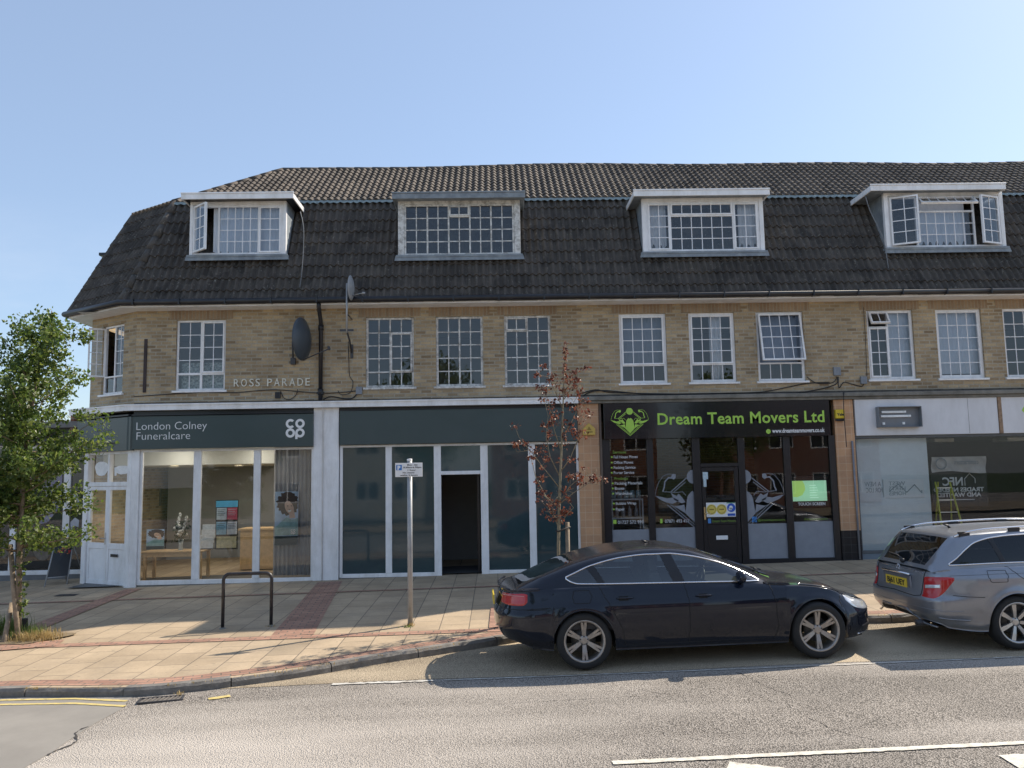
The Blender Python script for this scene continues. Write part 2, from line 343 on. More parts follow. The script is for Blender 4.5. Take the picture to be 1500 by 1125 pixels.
def window(parent, x0, x1, z0, z1, lights, y=.05, mf=None, mbar=None, fw=.045, mw=.035, sill=True, M=None, bw=.016, label=None, sillmat=None, name='window', glass=None, proud=.018):
    """lights: (u0,u1,v0,v1,cols,rows,kind[,angle]) as fractions of the opening inside the frame"""
    mf = mf or M_white; mbar = mbar or M_whitebar; glass = glass or G_up
    fr = MB(); gl = MB(); ba = MB(); cs = []
    frame_rect(fr, x0, x1, z0, z1, y, y+.06, fw)
    X0, X1, Z0, Z1 = x0+fw, x1-fw, z0+fw, z1-fw
    for L in lights:
        u0, u1, v0, v1, c, r, kind = L[:7]; an = L[7] if len(L) > 7 else 0
        a = X0+(X1-X0)*u0+(mw/2 if u0 > 0 else 0); b_ = X0+(X1-X0)*u1-(mw/2 if u1 < 1 else 0)
        p = Z0+(Z1-Z0)*v0+(mw/2 if v0 > 0 else 0); q = Z0+(Z1-Z0)*v1-(mw/2 if v1 < 1 else 0)
        if u1 < 1: fr.box(b_, b_+mw, y+.002, y+.058, p, q)
        if v1 < 1: fr.box(a, b_+(mw if u1 < 1 else 0), y+.003, y+.057, q, q+mw)
        if kind == 'fixed':
            gl.quad((a, y+.03, p), (b_, y+.03, p), (b_, y+.03, q), (a, y+.03, q)); bars(ba, a, b_, p, q, c, r, y+.028, bw)
        elif kind == 'casement':
            s = .036; frame_rect(fr, a-.008, b_+.008, p-.008, q+.008, y-proud, y+.03, s)
            a2, b2, p2, q2 = a-.008+s, b_+.008-s, p-.008+s, q+.008-s
            gl.quad((a2, y+.01, p2), (b2, y+.01, p2), (b2, y+.01, q2), (a2, y+.01, q2)); bars(ba, a2, b2, p2, q2, c, r, y+.008, bw)
        else:
            k = MB(); s = .036; W, H = b_-a+.016, q-p+.016
            # casement built about its hinge
            if kind == 'top': frame_rect(k, -W/2, W/2, -H, 0, -.05, 0, s); ga, gb, gc, gd = -W/2+s, W/2-s, -H+s, -s; T = Matrix.Translation(((a+b_)/2, y, q+.008)) @ Matrix.Rotation(-an, 4, 'X')
            elif kind == 'left': frame_rect(k, 0, W, 0, H, -.05, 0, s); ga, gb, gc, gd = s, W-s, s, H-s; T = Matrix.Translation((a-.008, y, p-.008)) @ Matrix.Rotation(-an, 4, 'Z')
            else: frame_rect(k, -W, 0, 0, H, -.05, 0, s); ga, gb, gc, gd = -W+s, -s, s, H-s; T = Matrix.Translation((b_+.008, y, p-.008)) @ Matrix.Rotation(an, 4, 'Z')
            k.quad((ga, -.025, gc), (gb, -.025, gc), (gb, -.025, gd), (ga, -.025, gd), 1)
            bars(k, ga, gb, gc, gd, c, r, -.027, bw, 2); k.xf(T)
            if M is not None: k.xf(M)
            cs.append(k)
    if M is not None: fr.xf(M); gl.xf(M); ba.xf(M)
    f = fr.build(name, mf, parent, bevel=.004)
    if label: f['label'] = label
    if gl.v: gl.build('pane', glass, f)
    if ba.v: ba.build('glazing_bars', mbar, f)
    for k in cs: k.build('open_casement', [mf, glass, mbar], f)
    if sill:
        s = MB().box(x0-.05, x1+.05, -.05, y+.02, z0-.045, z0-.002)
        if M is not None: s.xf(M)
        s.build('sill', sillmat or mf, f, bevel=.004)
    return f

ZB, ZT = 4.265, 5.785
xs_ = [-6.78, -5.73, -2.75, -1.72, -1.25, -.24, .22, 1.22, 2.70, 3.72, 4.21, 5.21]
def hx(px): return AX(px, 510, 0)
W1 = (-6.78, -5.73); WA = (-2.75, -1.72); WB = (-1.25, -.24); WC = (.22, 1.22)
WD = (2.70, 3.72); WE = (4.21, 5.21); WF_ = (5.68, 6.71); WG = (8.10, 9.12); WH = (9.62, 10.63); WI = (11.10, 12.12)
WJ = (13.6, 14.6)
allw = [W1, WA, WB, WC, WD, WE, WF_, WG, WH, WI, WJ]
holes = [(a, b, ZB, ZT) for a, b in allw]
CW = (.42, 1.20, ZB, ZT)   # window in the chamfer, local x
mb = wallgrid(MB(), XL, XR, 3.90, 6.0, holes)
wallgrid(mb, 0, LCH, 3.90, 6.0, [CW], M=MCH)
mb.quad((C1.x, 6, 3.9), (C1.x, C1.y, 3.9), (C1.x, C1.y, 6.0), (C1.x, 6, 6.0)); mb.quad((XR, 0, .2), (XR, 6, .2), (XR, 6, 6.0), (XR, 0, 6.0))
mb.quad((XR, 6, 0), (C1.x, 6, 0), (C1.x, 6, 6), (XR, 6, 6))
mb.quad((C1.x, 6, 0), (C1.x, C1.y+.1, 0), (C1.x, C1.y+.1, 3.9), (C1.x, 6, 3.9))
mb.build('brick_wall', M_brick, B)
# soldier course over the windows (3 mm proud), and inner room shells
for a, b in allw: MB().box(a-.15, b+.15, -.006, .0, ZT+.012, ZT+.21).build('window_lintel', M_soldier, B)
r = MB()
for z0, z1, y0 in ((3.99, 6.0, .30), (6.1, 8.6, .95)):
    r.quad((-8.6, 4.0, z0), (XR-.1, 4.0, z0), (XR-.1, 4.0, z1), (-8.6, 4.0, z1))
    r.quad((-8.6, y0, z0), (XR-.1, y0, z0), (XR-.1, 4, z0), (-8.6, 4, z0)) if z0 < 5 else None
for x in (-4.6, 1.9, 7.4): r.box(x-.05, x+.05, .3, 4.0, 4.0, 5.99)
r.build('room_walls', M_intwall, B)
MB().quad((-8.9, .02, 5.99), (XR, .02, 5.99), (XR, 5.9, 5.99), (-8.9, 5.9, 5.99)).build('upper_floor', M_ceil, B)

# first floor windows
old6 = [(0, .5, 0, .20, 2, 1, 'fixed'), (0, .5, .20, 1, 2, 4, 'fixed'), (.5, 1, 0, .20, 2, 1, 'fixed'), (.5, 1, .20, .8, 2, 3, 'casement'), (.5, 1, .8, 1, 2, 1, 'fixed')]
window(B, *W1, ZB, ZT, [(0, .5, 0, .22, 2, 1, 'fixed'), (.5, 1, 0, .22, 2, 1, 'fixed'), (0, .5, .22, 1, 2, 4, 'fixed'), (.5, 1, .22, 1, 2, 4, 'casement')], mw=.05)
window(B, *WA, ZB, ZT, old6, mf=M_oldwhite, mbar=M_oldwhite, fw=.05, mw=.03, sillmat=M_oldwhite, label='old timber window with peeling white paint', bw=.022)
window(B, *WB, ZB, ZT, [(0, .5, 0, 1, 2, 5, 'fixed'), (.5, 1, 0, 1, 2, 5, 'fixed')], mf=M_oldwhite, mbar=M_oldwhite, fw=.05, mw=.035, sillmat=M_oldwhite, label='old timber window with peeling white paint', bw=.022)
window(B, *WC, ZB, ZT, [(0, .5, 0, .8, 2, 4, 'fixed'), (0, .5, .8, 1, 2, 1, 'casement'), (.5, 1, 0, .2, 2, 1, 'fixed'), (.5, 1, .2, 1, 2, 4, 'fixed')], mf=M_oldwhite, mbar=M_oldwhite, fw=.05, mw=.03, sillmat=M_oldwhite, label='old timber window with peeling white paint', bw=.022)
top4 = [(0, 1, 0, .24, 4, 1, 'fixed'), (0, 1, .24, 1, 4, 4, 'casement')]
window(B, *WD, ZB, ZT, top4, fw=.06); window(B, *WE, ZB, ZT, top4, fw=.06)
window(B, *WF_, ZB, ZT, [(0, 1, 0, .24, 4, 1, 'fixed'), (0, 1, .24, 1, 4, 4, 'top', R(11))], fw=.06, label='window with its upper casement pushed open')
window(B, *WG, ZB, ZT, [(0, .46, 0, .78, 2, 4, 'casement'), (0, .46, .78, 1, 2, 1, 'top', R(28)), (.46, 1, 0, 1, 2, 5, 'fixed')], fw=.06, label='window with its small top light open')
window(B, *WH, ZB, ZT, [(0, 1, 0, 1, 4, 5, 'fixed')], fw=.075); window(B, *WI, ZB, ZT, [(0, 1, 0, 1, 4, 5, 'fixed')], fw=.06); window(B, *WJ, ZB, ZT, top4, fw=.06)
window(B, CW[0], CW[1], ZB, ZT, [(0, .5, 0, .24, 1, 1, 'fixed'), (.5, 1, 0, .24, 1, 1, 'fixed'), (0, .5, .24, 1, 2, 4, 'left', R(118)), (.5, 1, .24, 1, 2, 4, 'fixed')], M=MCH, label='corner window with its left casement wide open')

# ---------------------------------------------------------------- eaves
EV = .45; ZE = 6.03
A0 = Vector((XR+.1, -EV, ZE)); A1 = Vector((-7.78, -EV, ZE)); A2 = Vector((-9.45, .66, ZE)); A3 = Vector((-9.45, 6.3, ZE))
sf = MB()    # soffit and white fascia strip
sf.quad((XR, 0, 5.985), (XR, -.43, 5.985), (-7.77, -.43, 5.985), (-7.62, 0, 5.985)); sf.quad((-7.62, 0, 5.985), (-7.77, -.43, 5.985), (-9.42, .68, 5.985), (-9.0, .9, 5.985))
sf.quad((-9.0, .9, 5.985), (-9.42, .68, 5.985), (-9.42, 6, 5.985), (-9, 6, 5.985))
for a, b in (((XR, -.43), (-7.77, -.43)), ((-7.77, -.43), (-9.42, .68)), ((-9.42, .68), (-9.42, 6))):
    sf.quad((*b, 5.985), (*a, 5.985), (*a, 6.09), (*b, 6.09))
sf.build('soffit', M_white, B)
g = MB(); gp = [(XR, -.50, 6.075), (-7.80, -.50, 6.075), (-9.50, .64, 6.075), (-9.50, 6, 6.075)]
g.tube(gp, .06, 10)
for k in range(26): g.box(-7.5+k*.95, -7.47+k*.95, -.565, -.43, 6.01, 6.14)
g.build('gutter', M_gutter, B)
dp = MB(); px = AX(470, 500, -.07)
dp.tube([(px+.03, -.46, 6.03), (px+.03, -.44, 5.93), (px, -.09, 5.68), (px, -.07, 5.6), (px, -.07, 3.98)], .045, 10)
dp.tube([(px, -.07, 5.62), (px, -.07, 5.50)], .058, 10); dp.tube([(px, -.07, 4.25), (px, -.07, 4.12)], .058, 10); dp.box(px-.07, px+.07, -.12, 0, 4.14, 4.18)
dp.build('downpipe', M_gutter, B)

# ---------------------------------------------------------------- tiled slopes, every course and roll modelled
def slope(mb, A, Bv, Cv, D, rows, wave=.15, amp=.022, butt=.03, seg=8, trim=None, prof=0):
    """A bottom-left, Bv bottom-right, Cv top-right, D top-left, seen from outside"""
    A, Bv, Cv, D = map(Vector, (A, Bv, Cv, D)); U = (Bv-A).normalized(); N = U.cross(D-A).normalized()
    if N.length == 0: return
    V = N.cross(U).normalized(); H = (D-A).dot(V)
    def xr(h):
        f = h/H; a = A.lerp(D, f); b = Bv.lerp(Cv, f); return (a-A).dot(U), (b-A).dot(U)
    gau = H/rows; dx = wave/seg
    for r_ in range(rows):
        h0, h1 = r_*gau, (r_+1)*gau+.01
        a0, b0 = xr(h0+gau*.5); a0 = min(a0, xr(h0)[0]) if False else a0
        i0, i1 = math.floor(a0/dx), math.ceil(b0/dx)
        if i1-i0 < 1: continue
        vs = []; jit = 0
        for i in range(i0, i1+1):
            x = i*dx; ph = (x/wave) % 1.0
            if prof == 0: w_ = math.exp(-((ph-.5)/.2)**2)            # narrow roll on a flat pan
            elif prof == 2: w_ = (.5-.5*math.cos(2*math.pi*ph))**1.25
            else: w_ = .5-.5*math.cos(2*math.pi*ph)
            if (i-i0) % (2*seg) == 0: jit = random.uniform(-.006, .006); jn = random.uniform(0, .006)
            base = A+U*x
            vs.append(base+V*(h0+jit-.012)+N*(-.01))
            vs.append(base+V*(h0+jit-.012)+N*(butt+w_*amp+jn))
            vs.append(base+V*h1+N*(.002+w_*amp))
        n = i1-i0; fs = []
        for k in range(n):
            a = 3*k; b = 3*(k+1); fs += [(a, b, b+1, a+1), (a+1, b+1, b+2, a+2)]
        mb.add(vs, fs, 0, False)
    return mb
TY, TZ = .90, 8.68; RY, RZ = 3.0, 10.24
T1 = Vector((-7.22, TY, TZ)); T2 = Vector((-8.55, 1.80, TZ)); T3 = Vector((-8.55, 6.0, TZ)); RG = Vector((-5.34, RY, RZ))
def sag(x): return .02*math.sin(x*.9)+.03*math.sin(x*.31+1)
mb = MB(); slope(mb, A1, A0, (XR+.1, TY, TZ), T1, 9, amp=.062, butt=.03, prof=2); mb.build('front_mansard_slope', M_mtile, B)
mb = MB(); slope(mb, A2, A1, T1, T2, 9, amp=.062, butt=.03, prof=2); slope(mb, A3, A2, T2, T3, 9, amp=.03, prof=2); mb.build('corner_mansard_slope', M_mtile, B)
mb = MB(); slope(mb, T1+Vector((0, -.08, -.02)), (XR+.1, TY-.08, TZ-.02), (XR+.1, RY, RZ), RG, 12, wave=.15, amp=.042, butt=.024, prof=1)
for k in range(0, len(mb.v)): x, y, z = mb.v[k]; mb.v[k] = (x, y, z+sag(x)*(z-TZ)/(RZ-TZ))
mb.build('front_upper_roof_slope', M_utile, B)
mb = MB(); slope(mb, T2+Vector((-.05, -.05, -.02)), T1+Vector((-.05, -.05, -.02)), RG, RG+Vector((-.01, .0, 0)), 11, amp=.042, butt=.024, prof=1)
slope(mb, T3, T2, RG, Vector((-5.34, 6, RZ)), 11, amp=.03, prof=1)
mb.quad((XR, RY, RZ), (-5.34, RY, RZ), (-5.34, 6, RZ-1.6), (XR, 6, RZ-1.6)); mb.quad((XR, 6, RZ-1.6), (-5.34, 6, RZ-1.6), (-9, 6, 6), (XR, 6, 6))
mb.add([(XR+.05, -.4, 6.03), (XR+.05, TY, TZ), (XR+.05, RY, RZ), (XR+.05, 6, RZ-1.6), (XR+.05, 6, 6)], [(0, 4, 3, 2, 1)])
mb.build('rear_roof', M_utile, B)
def captiles(mb, a, b, r0=.10, step=.42, flat=.8, sg=False):
    a, b = Vector(a), Vector(b); n = max(2, int((b-a).length/step))
    for i in range(n):
        p = a.lerp(b, i/n); q = a.lerp(b, (i+1)/n+.01/n)
        if sg: p.z += sag(p.x); q.z += sag(q.x)
        mb.tube([p, q], [r0*1.06, r0*.94], 9, flat=flat)
rd = MB(); captiles(rd, RG+Vector((0, 0, -.01)), (XR+.1, RY, RZ-.01), .085, .45, sg=True); rd.build('ridge_tiles', M_ridge, B)
rd = MB(); captiles(rd, A1+Vector((-.0, .04, .06)), T1+Vector((0, -.02, 0)), .10, .36); rd.build('mansard_hip_tiles', M_mtile, B); rd = MB(); captiles(rd, A2+Vector((.04, .02, .05)), T2, .10, .36); rd.build('mansard_hip_tiles', M_mtile, B)
rd = MB(); captiles(rd, T1+Vector((-.05, -.03, .0)), RG, .085, .36); rd.build('upper_hip_tiles', M_utile, B); rd = MB(); captiles(rd, T2, RG, .085, .36); rd.build('upper_hip_tiles', M_utile, B)
fl = MB()
n = 0; x = -7.2; vs = []
while x < XR:
    zz = TZ-.075+.016*math.cos(x/.15*2*math.pi)+random.uniform(-.006, .006)
    vs += [(x, TY-.155, zz-.015), (x, TY-.135+.01*math.cos(x/.15*2*math.pi), zz+.03), (x, TY-.05, TZ+.03)]; x += .0375; n += 1
fl.add(vs, [f for k in range(n-1) for f in ((3*k, 3*k+3, 3*k+4, 3*k+1), (3*k+1, 3*k+4, 3*k+5, 3*k+2))], 0, True); fl.build('lead_flashing', M_flash, B)

# ---------------------------------------------------------------- dormers
YD = -.06
def mans_y(z): return -EV+(z-ZE)*(TY+EV)/(TZ-ZE)
def dormer(pxl, pxr, zb, zt, rl, rr, lights, roofmat, mf=None, mbar=None, post=.07, label=None, oh=.26, fw=.05, mw=.04, rth=.13, bw=.017, cheek=None, fascia=None, wlabel=None):
    xa, xb = AX(pxl, 330, YD), AX(pxr, 330, YD); xl, xr_ = AX(rl, 288, YD-oh), AX(rr, 288, YD-oh)
    mf = mf or M_white
    D = MB()       # corner posts and head board
    D.box(xa, xa+post, YD, YD+.10, zb, zt); D.box(xb-post, xb, YD, YD+.10, zb, zt); D.box(xa+post, xb-post, YD, YD+.1, zt-.07, zt)
    d = D.build('dormer', cheek or mf, B, bevel=.004)
    if label: d['label'] = label
    ck = MB()
    for x, sgn in ((xa+.012, -1), (xb-.012, 1)):
        ck.prism([(0, 0)]*0 or [(0, 0), (1, 0), (1, 1)], 0, 0) if False else None
        yb_, yt = mans_y(zb)+.05, mans_y(zt)+.25
        pts = [(x, YD+.09, zb-.05), (x, yb_+.1, zb-.05), (x, yt, zt), (x, YD+.09, zt)]
        p2 = [(x+sgn*.012, *p[1:]) for p in pts]
        ck.add(pts+p2, [(0, 1, 2, 3), (7, 6, 5, 4), (0, 4, 5, 1), (3, 2, 6, 7), (0, 3, 7, 4)])
    ck.build('cheek', M_lead if cheek is None else cheek, d, recalc=True)
    rf = MB().box(xl, xr_, YD-oh+.02, 1.6, zt, zt+rth-.03); rf.build('dormer_roof', roofmat, d, bevel=.006)
    fb = MB().box(xl-.012, xr_+.012, YD-oh, YD-oh+.022, zt-.03, zt+rth-.045)
    fb.box(xl-.012, xl+.012, YD-oh+.022, 1.2, zt-.03, zt+rth-.045); fb.box(xr_-.012, xr_+.012, YD-oh+.022, 1.2, zt-.03, zt+rth-.045)
    fb.box(xl-.02, xr_+.02, YD-oh-.015, YD-oh+.02, zt+rth-.044, zt+rth-.012); fb.build('roof_fascia', fascia or mf, d, bevel=.004)
    ap = MB(); ap.quad((xa-.05, YD-.03, zb-.02), (xa-.08, min(YD-.04, mans_y(zb-.12)-.135), zb-.13), (xb+.08, min(YD-.04, mans_y(zb-.12)-.135), zb-.13), (xb+.05, YD-.03, zb-.02))
    ap.box(xa-.04, xb+.04, YD-.045, YD+.1, zb-.05, zb-.004); ap.build('lead_apron', M_lead, d, recalc=True)
    window(d, xa+post+.002, xb-post-.002, zb+.002, zt-.072, lights, y=YD+.02, mf=mf, mbar=mbar, fw=fw, mw=mw, sill=False, bw=bw, name='dormer_window', label=wlabel)
    # dark back of the roof space behind the window
    return xa, xb
zb1 = AZ(350, 373, YD); zt1 = AZ(350, 295, YD)
dormer(278, 419, zb1, zt1, 266, 429, [(0, .27, 0, 1, 2, 4, 'left', R(42)), (.27, .74, 0, 1, 5, 4, 'fixed'), (.74, 1, 0, 1, 2, 4, 'casement')], M_black, label='dormer at the hipped end with its left casement open')
zb2 = AZ(670, 373, YD); zt2 = AZ(670, 294, YD)
dormer(583, 762, zb2, zt2, 575, 768, [(i/5, (i+1)/5, 0, .78 if i == 2 else 1, 2, 3 if i == 2 else 4, 'fixed') for i in range(5)]+[(.4, .6, .78, 1, 2, 1, 'casement')], M_lead, mf=M_oldwhite, mbar=M_oldwhite, fw=.04, mw=.035, post=.13, bw=.022, cheek=M_oldwhite, fascia=M_lead, label='old dormer with peeling white paint and grey lead roof')
zb3 = AZ(1030, 368, YD); zt3 = AZ(1030, 290, YD)
dormer(941, 1119, zb3, zt3, 929, 1127, [(0, .2, 0, 1, 2, 4, 'casement'), (.2, .78, 0, .74, 6, 3, 'fixed'), (.2, .78, .74, 1, 6, 1, 'casement'), (.78, 1, 0, 1, 2, 4, 'casement')], M_lead, label='dormer with long white fascia and curtained side lights', post=.09)
zb4 = AZ(1380, 362, YD); zt4 = AZ(1380, 282, YD)
dormer(1297, 1472, zb4, zt4, 1277, 1474, [(0, .24, 0, 1, 2, 4, 'left', R(24)), (.24, .78, 0, .72, 6, 3, 'fixed'), (.24, .78, .72, 1, 6, 1, 'top', R(45)), (.78, 1, 0, 1, 2, 4, 'right', R(20))], M_lead, label='dormer with both side casements and its top light open', post=.09)
# the edge of the dormer on the far side of the hipped corner
d = MB().box(-9.75, -8.6, 2.6, 4.4, 7.95, 8.02).build('dormer', M_black, B); MB().box(-9.7, -8.6, 2.65, 4.35, 7.86, 7.948).build('roof_fascia', M_white, d)
MB().box(-9.35, -8.7, 2.9, 4.1, 6.95, 7.858).build('cheek', M_lead, d)

# ---------------------------------------------------------------- ledges between the shops and the flats
lg = MB(); zL, zH = 3.845, 3.965
def ring(mb, y_out, z0, z1, x_end, over=0):
    # strip following the front, the chamfer and the side; closed box section
    P = [(x_end, -y_out), (C0.x-.02-y_out*.45, -y_out), (C1.x-.25-y_out*.9, C1.y-.02-y_out*.5+.05), (C1.x-.25-y_out*.9, C1.y+3)]
    Q = [(x_end, .12), (C0.x+.1, .12), (C1.x+.1, C1.y+.12), (C1.x+.1, C1.y+3)]
    for i in range(3):
        a, b = P[i], P[i+1]; c, d_ = Q[i+1], Q[i]
        mb.quad((*b, z0), (*a, z0), (*a, z1), (*b, z1)); mb.quad((*a, z1), (*d_, z1), (*c, z1), (*b, z1)); mb.quad((*b, z0), (*c, z0), (*d_, z0), (*a, z0))
    a, d_ = P[0], Q[0]; mb.quad((*a, z0), (*d_, z0), (*d_, z1), (*a, z1))
ring(lg, .18, zL, zH-.02, 1.76); ring(lg, .20, zH-.02, zH+.012, 1.765)
lg.build('white_ledge', M_white, B)
cl = MB().box(1.77, XR, -.16, .1, 3.90, 3.985); cl.box(1.772, XR-.002, -.11, .1, 3.84, 3.898); cl.build('concrete_ledge', M_conc, B, bevel=.008)
MB().box(1.77, XR-.01, -.012, .0, 3.986, 4.035).box(XL, 1.76, -.010, .0, 3.978, 4.02).build('dark_flashing', mat('sooty_flashing', (.06, .055, .05), .8, var=.35, vs=7, dirt=(.16, .14, .11), dscale=5, damt=.7), B)
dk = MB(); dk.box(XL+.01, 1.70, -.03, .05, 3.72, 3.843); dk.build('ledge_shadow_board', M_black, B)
# ================================================================ ground floor of the parade
def bx(mb, p0, p1, q0, q1, z0, z1, py=750):      # pixel columns p0..p1 read on the facade plane
    return mb.box(AX(p0, py, 0), AX(p1, py, 0), q0, q1, z0, z1)
def fl(x): return zpav(x, 0)
SH = MB()   # partitions, floor and back of the shops
for x in (-3.56, 2.0, 7.43): SH.box(x-.08, x+.08, .05, 5.9, .1, 3.84)
SH.build('partition_wall', M_intwall, B)
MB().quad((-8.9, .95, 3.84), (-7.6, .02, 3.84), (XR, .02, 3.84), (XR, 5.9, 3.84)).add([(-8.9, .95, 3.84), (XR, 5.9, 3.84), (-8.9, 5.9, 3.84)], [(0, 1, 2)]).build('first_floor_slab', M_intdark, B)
fp = MB()
for a, b, m_ in ((-8.9, -3.64, 0), (-3.48, 1.92, 1), (2.08, 7.35, 1), (7.51, XR, 2)):
    fp.add([(a, .06, fl(a)+.03), (b, .06, fl(b)+.03), (b, 5.9, fl(b)+.03), (a, 5.9, fl(a)+.03)], [(0, 1, 2, 3)], m_)
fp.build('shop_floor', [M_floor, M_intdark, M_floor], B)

# ---- white piers
pr = MB(); zp = 3.843
bx(pr, 459.2, 472.5, -.05, .1, fl(-3.8)-.05, zp); bx(pr, 473.5, 496.5, -.06, .1, fl(-3.4)-.05, zp)
pr.build('white_pier', M_white, B, bevel=.004)
pp = MB(); x = AX(473, 700, -.075); pp.tube([(x, -.2, 3.93), (x, -.075, 3.78), (x, -.075, fl(x)+.02)], .012, 8); pp.build('white_pipe', M_white, B)
cp = MB()   # corner post between shopfront and chamfered door
xa = AX(203, 750, 0)
cp.box(-7.62, xa, -.05, .09, fl(-7.6)-.05, 3.03)
cp.build('corner_post', M_white, B, bevel=.004)

# ---- shop front of the funeral parlour
def front(name, parent, x0, x1, z0, z1, muls, y=0, fmat=None, fw=.05, fd=.07, M=None, bot=.09, top=.05):
    f = MB(); f.box(x0, x1, y, y+fd, z0, z0+bot); f.box(x0, x1, y, y+fd, z1-top, z1)
    f.box(x0, x0+fw, y, y+fd, z0+bot, z1-top); f.box(x1-fw, x1, y, y+fd, z0+bot, z1-top)
    for a, b in muls: f.box(a, b, y-.005, y+fd, z0+bot, z1-top)
    if M is not None: f.xf(M)
    return f.build(name, fmat or M_white, parent, bevel=.005)
z0 = .24; z1 = 3.03
x0, x1 = AX(203.2, 750), AX(459, 750)
sf1 = front('shop_window', B, x0, x1, z0, z1, [(AX(282, 750), AX(293, 750)), (AX(370.5, 750), AX(380.5, 750))])
sf1['label'] = 'three tall shop panes in white frames'
for a, b in ((x0+.05, AX(282, 750)), (AX(293, 750), AX(370.5, 750)), (AX(380.5, 750), x1-.05)):
    MB().quad((a, .035, z0+.09), (b, .035, z0+.09), (b, .035, z1-.05), (a, .035, z1-.05)).build('pane', G_shop, sf1)
MB().box(x0, x1, .0, .07, fl(x0)-.1, z0-.001).build('stall_riser', M_conc, B)

# ---- unit 2, empty shop with slate coloured glazing
x0, x1 = AX(497.5, 750), AX(850.5, 750); z0 = .30; z1 = 3.05
mul = [(564.8, 574), (636, 646.5), (704.6, 715.6), (775.3, 785.5)]
mulx = [(AX(a, 750), AX(b, 750)) for a, b in mul]
f = MB(); f.box(x0, x1, 0, .07, z1-.05, z1)
zt_ = AZ(675, 695, 0)
f.box(x0, mulx[1][0], 0, .07, z0, z0+.08); f.box(mulx[2][1], x1, 0, .07, z0+.01, z0+.10)
f.box(x0, x0+.06, 0, .07, z0+.08, z1-.05); f.box(x1-.06, x1, 0, .07, z0+.10, z1-.05)
for k, (a, b) in enumerate(mulx): f.box(a, b, -.005, .07, (z0+.08) if k == 0 else (z0+.1 if k == 3 else z0-.0), z1-.05)
f.box(mulx[1][1], mulx[2][0], -.003, .07, zt_, zt_+.075)
sf2 = f.build('shop_window', M_white, B, bevel=.005); sf2['label'] = 'empty shop front with slate coloured panes and an open doorway'
ed = [x0+.06, mulx[0][0], mulx[0][1], mulx[1][0]]
for a, b, c in ((x0+.06, mulx[0][0], z0+.08), (mulx[0][1], mulx[1][0], z0+.08), (mulx[1][1], mulx[2][0], zt_+.075), (mulx[2][1], mulx[3][0], z0+.1), (mulx[3][1], x1-.06, z0+.1)):
    MB().box(a, b, .03, .045, c, z1-.05).build('slate_pane', M_vinyl, sf2)
M_wood = mat('pale_wood', (.62, .42, .22), .45, var=.15, vs=12)
MB().box(x0, x1, .0, .07, fl(x0)-.15, z0-.001).build('stall_riser', M_conc, B)
dd = MB(); a = mulx[2][0]-.03
dd.box(a-.05, a, .2, 1.05, .34, zt_-.02); dd.build('open_door', M_black, B)
MB().box(mulx[1][1]-.2, mulx[2][0]+.4, 2.6, 2.7, .3, 3.2).build('inner_screen_wall', M_intwall, B)

# ---- unit 3, removals firm: black glazed front
P3 = [889, 895.5, 949.6, 959, 1016.8, 1028, 1084, 1093.6, 1151, 1161, 1218.5, 1225.5]
q = [AX(p, 732) for p in P3]; z1 = AZ(1050, 640.5, 0); z0 = fl(4.7)+.01
f = MB()
f.box(q[0]-.09, q[1], -.02, .07, z0-.03, z1); f.box(q[2], q[3], -.02, .07, z0, z1); f.box(q[4], q[5], -.02, .07, z0, z1); f.box(q[6], q[7], -.02, .07, z0, z1)
f.box(q[8], q[9], -.02, .07, z0, z1); f.box(q[10], q[11]+.03, -.02, .07, z0+.0, z1)
zb3_ = z0+.10
for a, b in ((1, 2), (3, 4), (7, 8), (9, 10)): f.box(q[a], q[b], -.015, .07, z0-.03, zb3_)
ztr = AZ(1056, 681, 0); f.box(q[5], q[6], -.018, .07, ztr-.04, ztr+.04)
sf3 = f.build('shop_window', M_black, B, bevel=.005); sf3['label'] = 'black framed shop front with lettering and arm emblem on the glass'
for a, b in ((1, 2), (3, 4), (7, 8), (9, 10)): MB().quad((q[a], .03, zb3_), (q[b], .03, zb3_), (q[b], .03, z1), (q[a], .03, z1)).build('pane', G_dark, sf3)
MB().quad((q[5], .03, ztr+.04), (q[6], .03, ztr+.04), (q[6], .03, z1), (q[5], .03, z1)).build('pane', G_dark, sf3)
dz1, dz0 = ztr-.045, z0+.01; zm = AZ(1056, 764, 0)
f = MB(); a, b = q[5]+.01, q[6]-.01
f.box(a, a+.085, .0, .055, dz0, dz1); f.box(b-.085, b, .0, .055, dz0, dz1); f.box(a+.085, b-.085, 0, .055, dz1-.09, dz1); f.box(a+.085, b-.085, 0, .055, zm-.06, zm+.04); f.box(a+.085, b-.085, 0, .055, dz0, dz0+.12)
f.box(a+.085, b-.085, .015, .045, dz0+.12, zm-.06)
door3 = f.build('door', M_black, B, bevel=.005)
MB().quad((a+.085, .03, zm+.04), (b-.085, .03, zm+.04), (b-.085, .03, dz1-.09), (a+.085, .03, dz1-.09)).build('door_pane', G_dark, door3)
M_brass = mat('brass', (.75, .58, .30), .3, metal=1, var=.05)
M_steel = mat('brushed_steel', (.55, .55, .56), .35, metal=1, var=.1)
h = MB(); hz = AZ(1030, 752, 0); h.box(a+.025, a+.055, -.012, .0, hz-.13, hz+.13); h.tube([(a+.04, -.012, hz), (a+.04, -.05, hz), (a+.16, -.05, hz)], .010, 8); h.build('handle', M_brass, door3)
h = MB().box(AX(1049, 785), AX(1066, 785), -.012, .0, AZ(1057, 790.5), AZ(1057, 784.5)); h.build('letterbox', M_white, door3, bevel=.003)

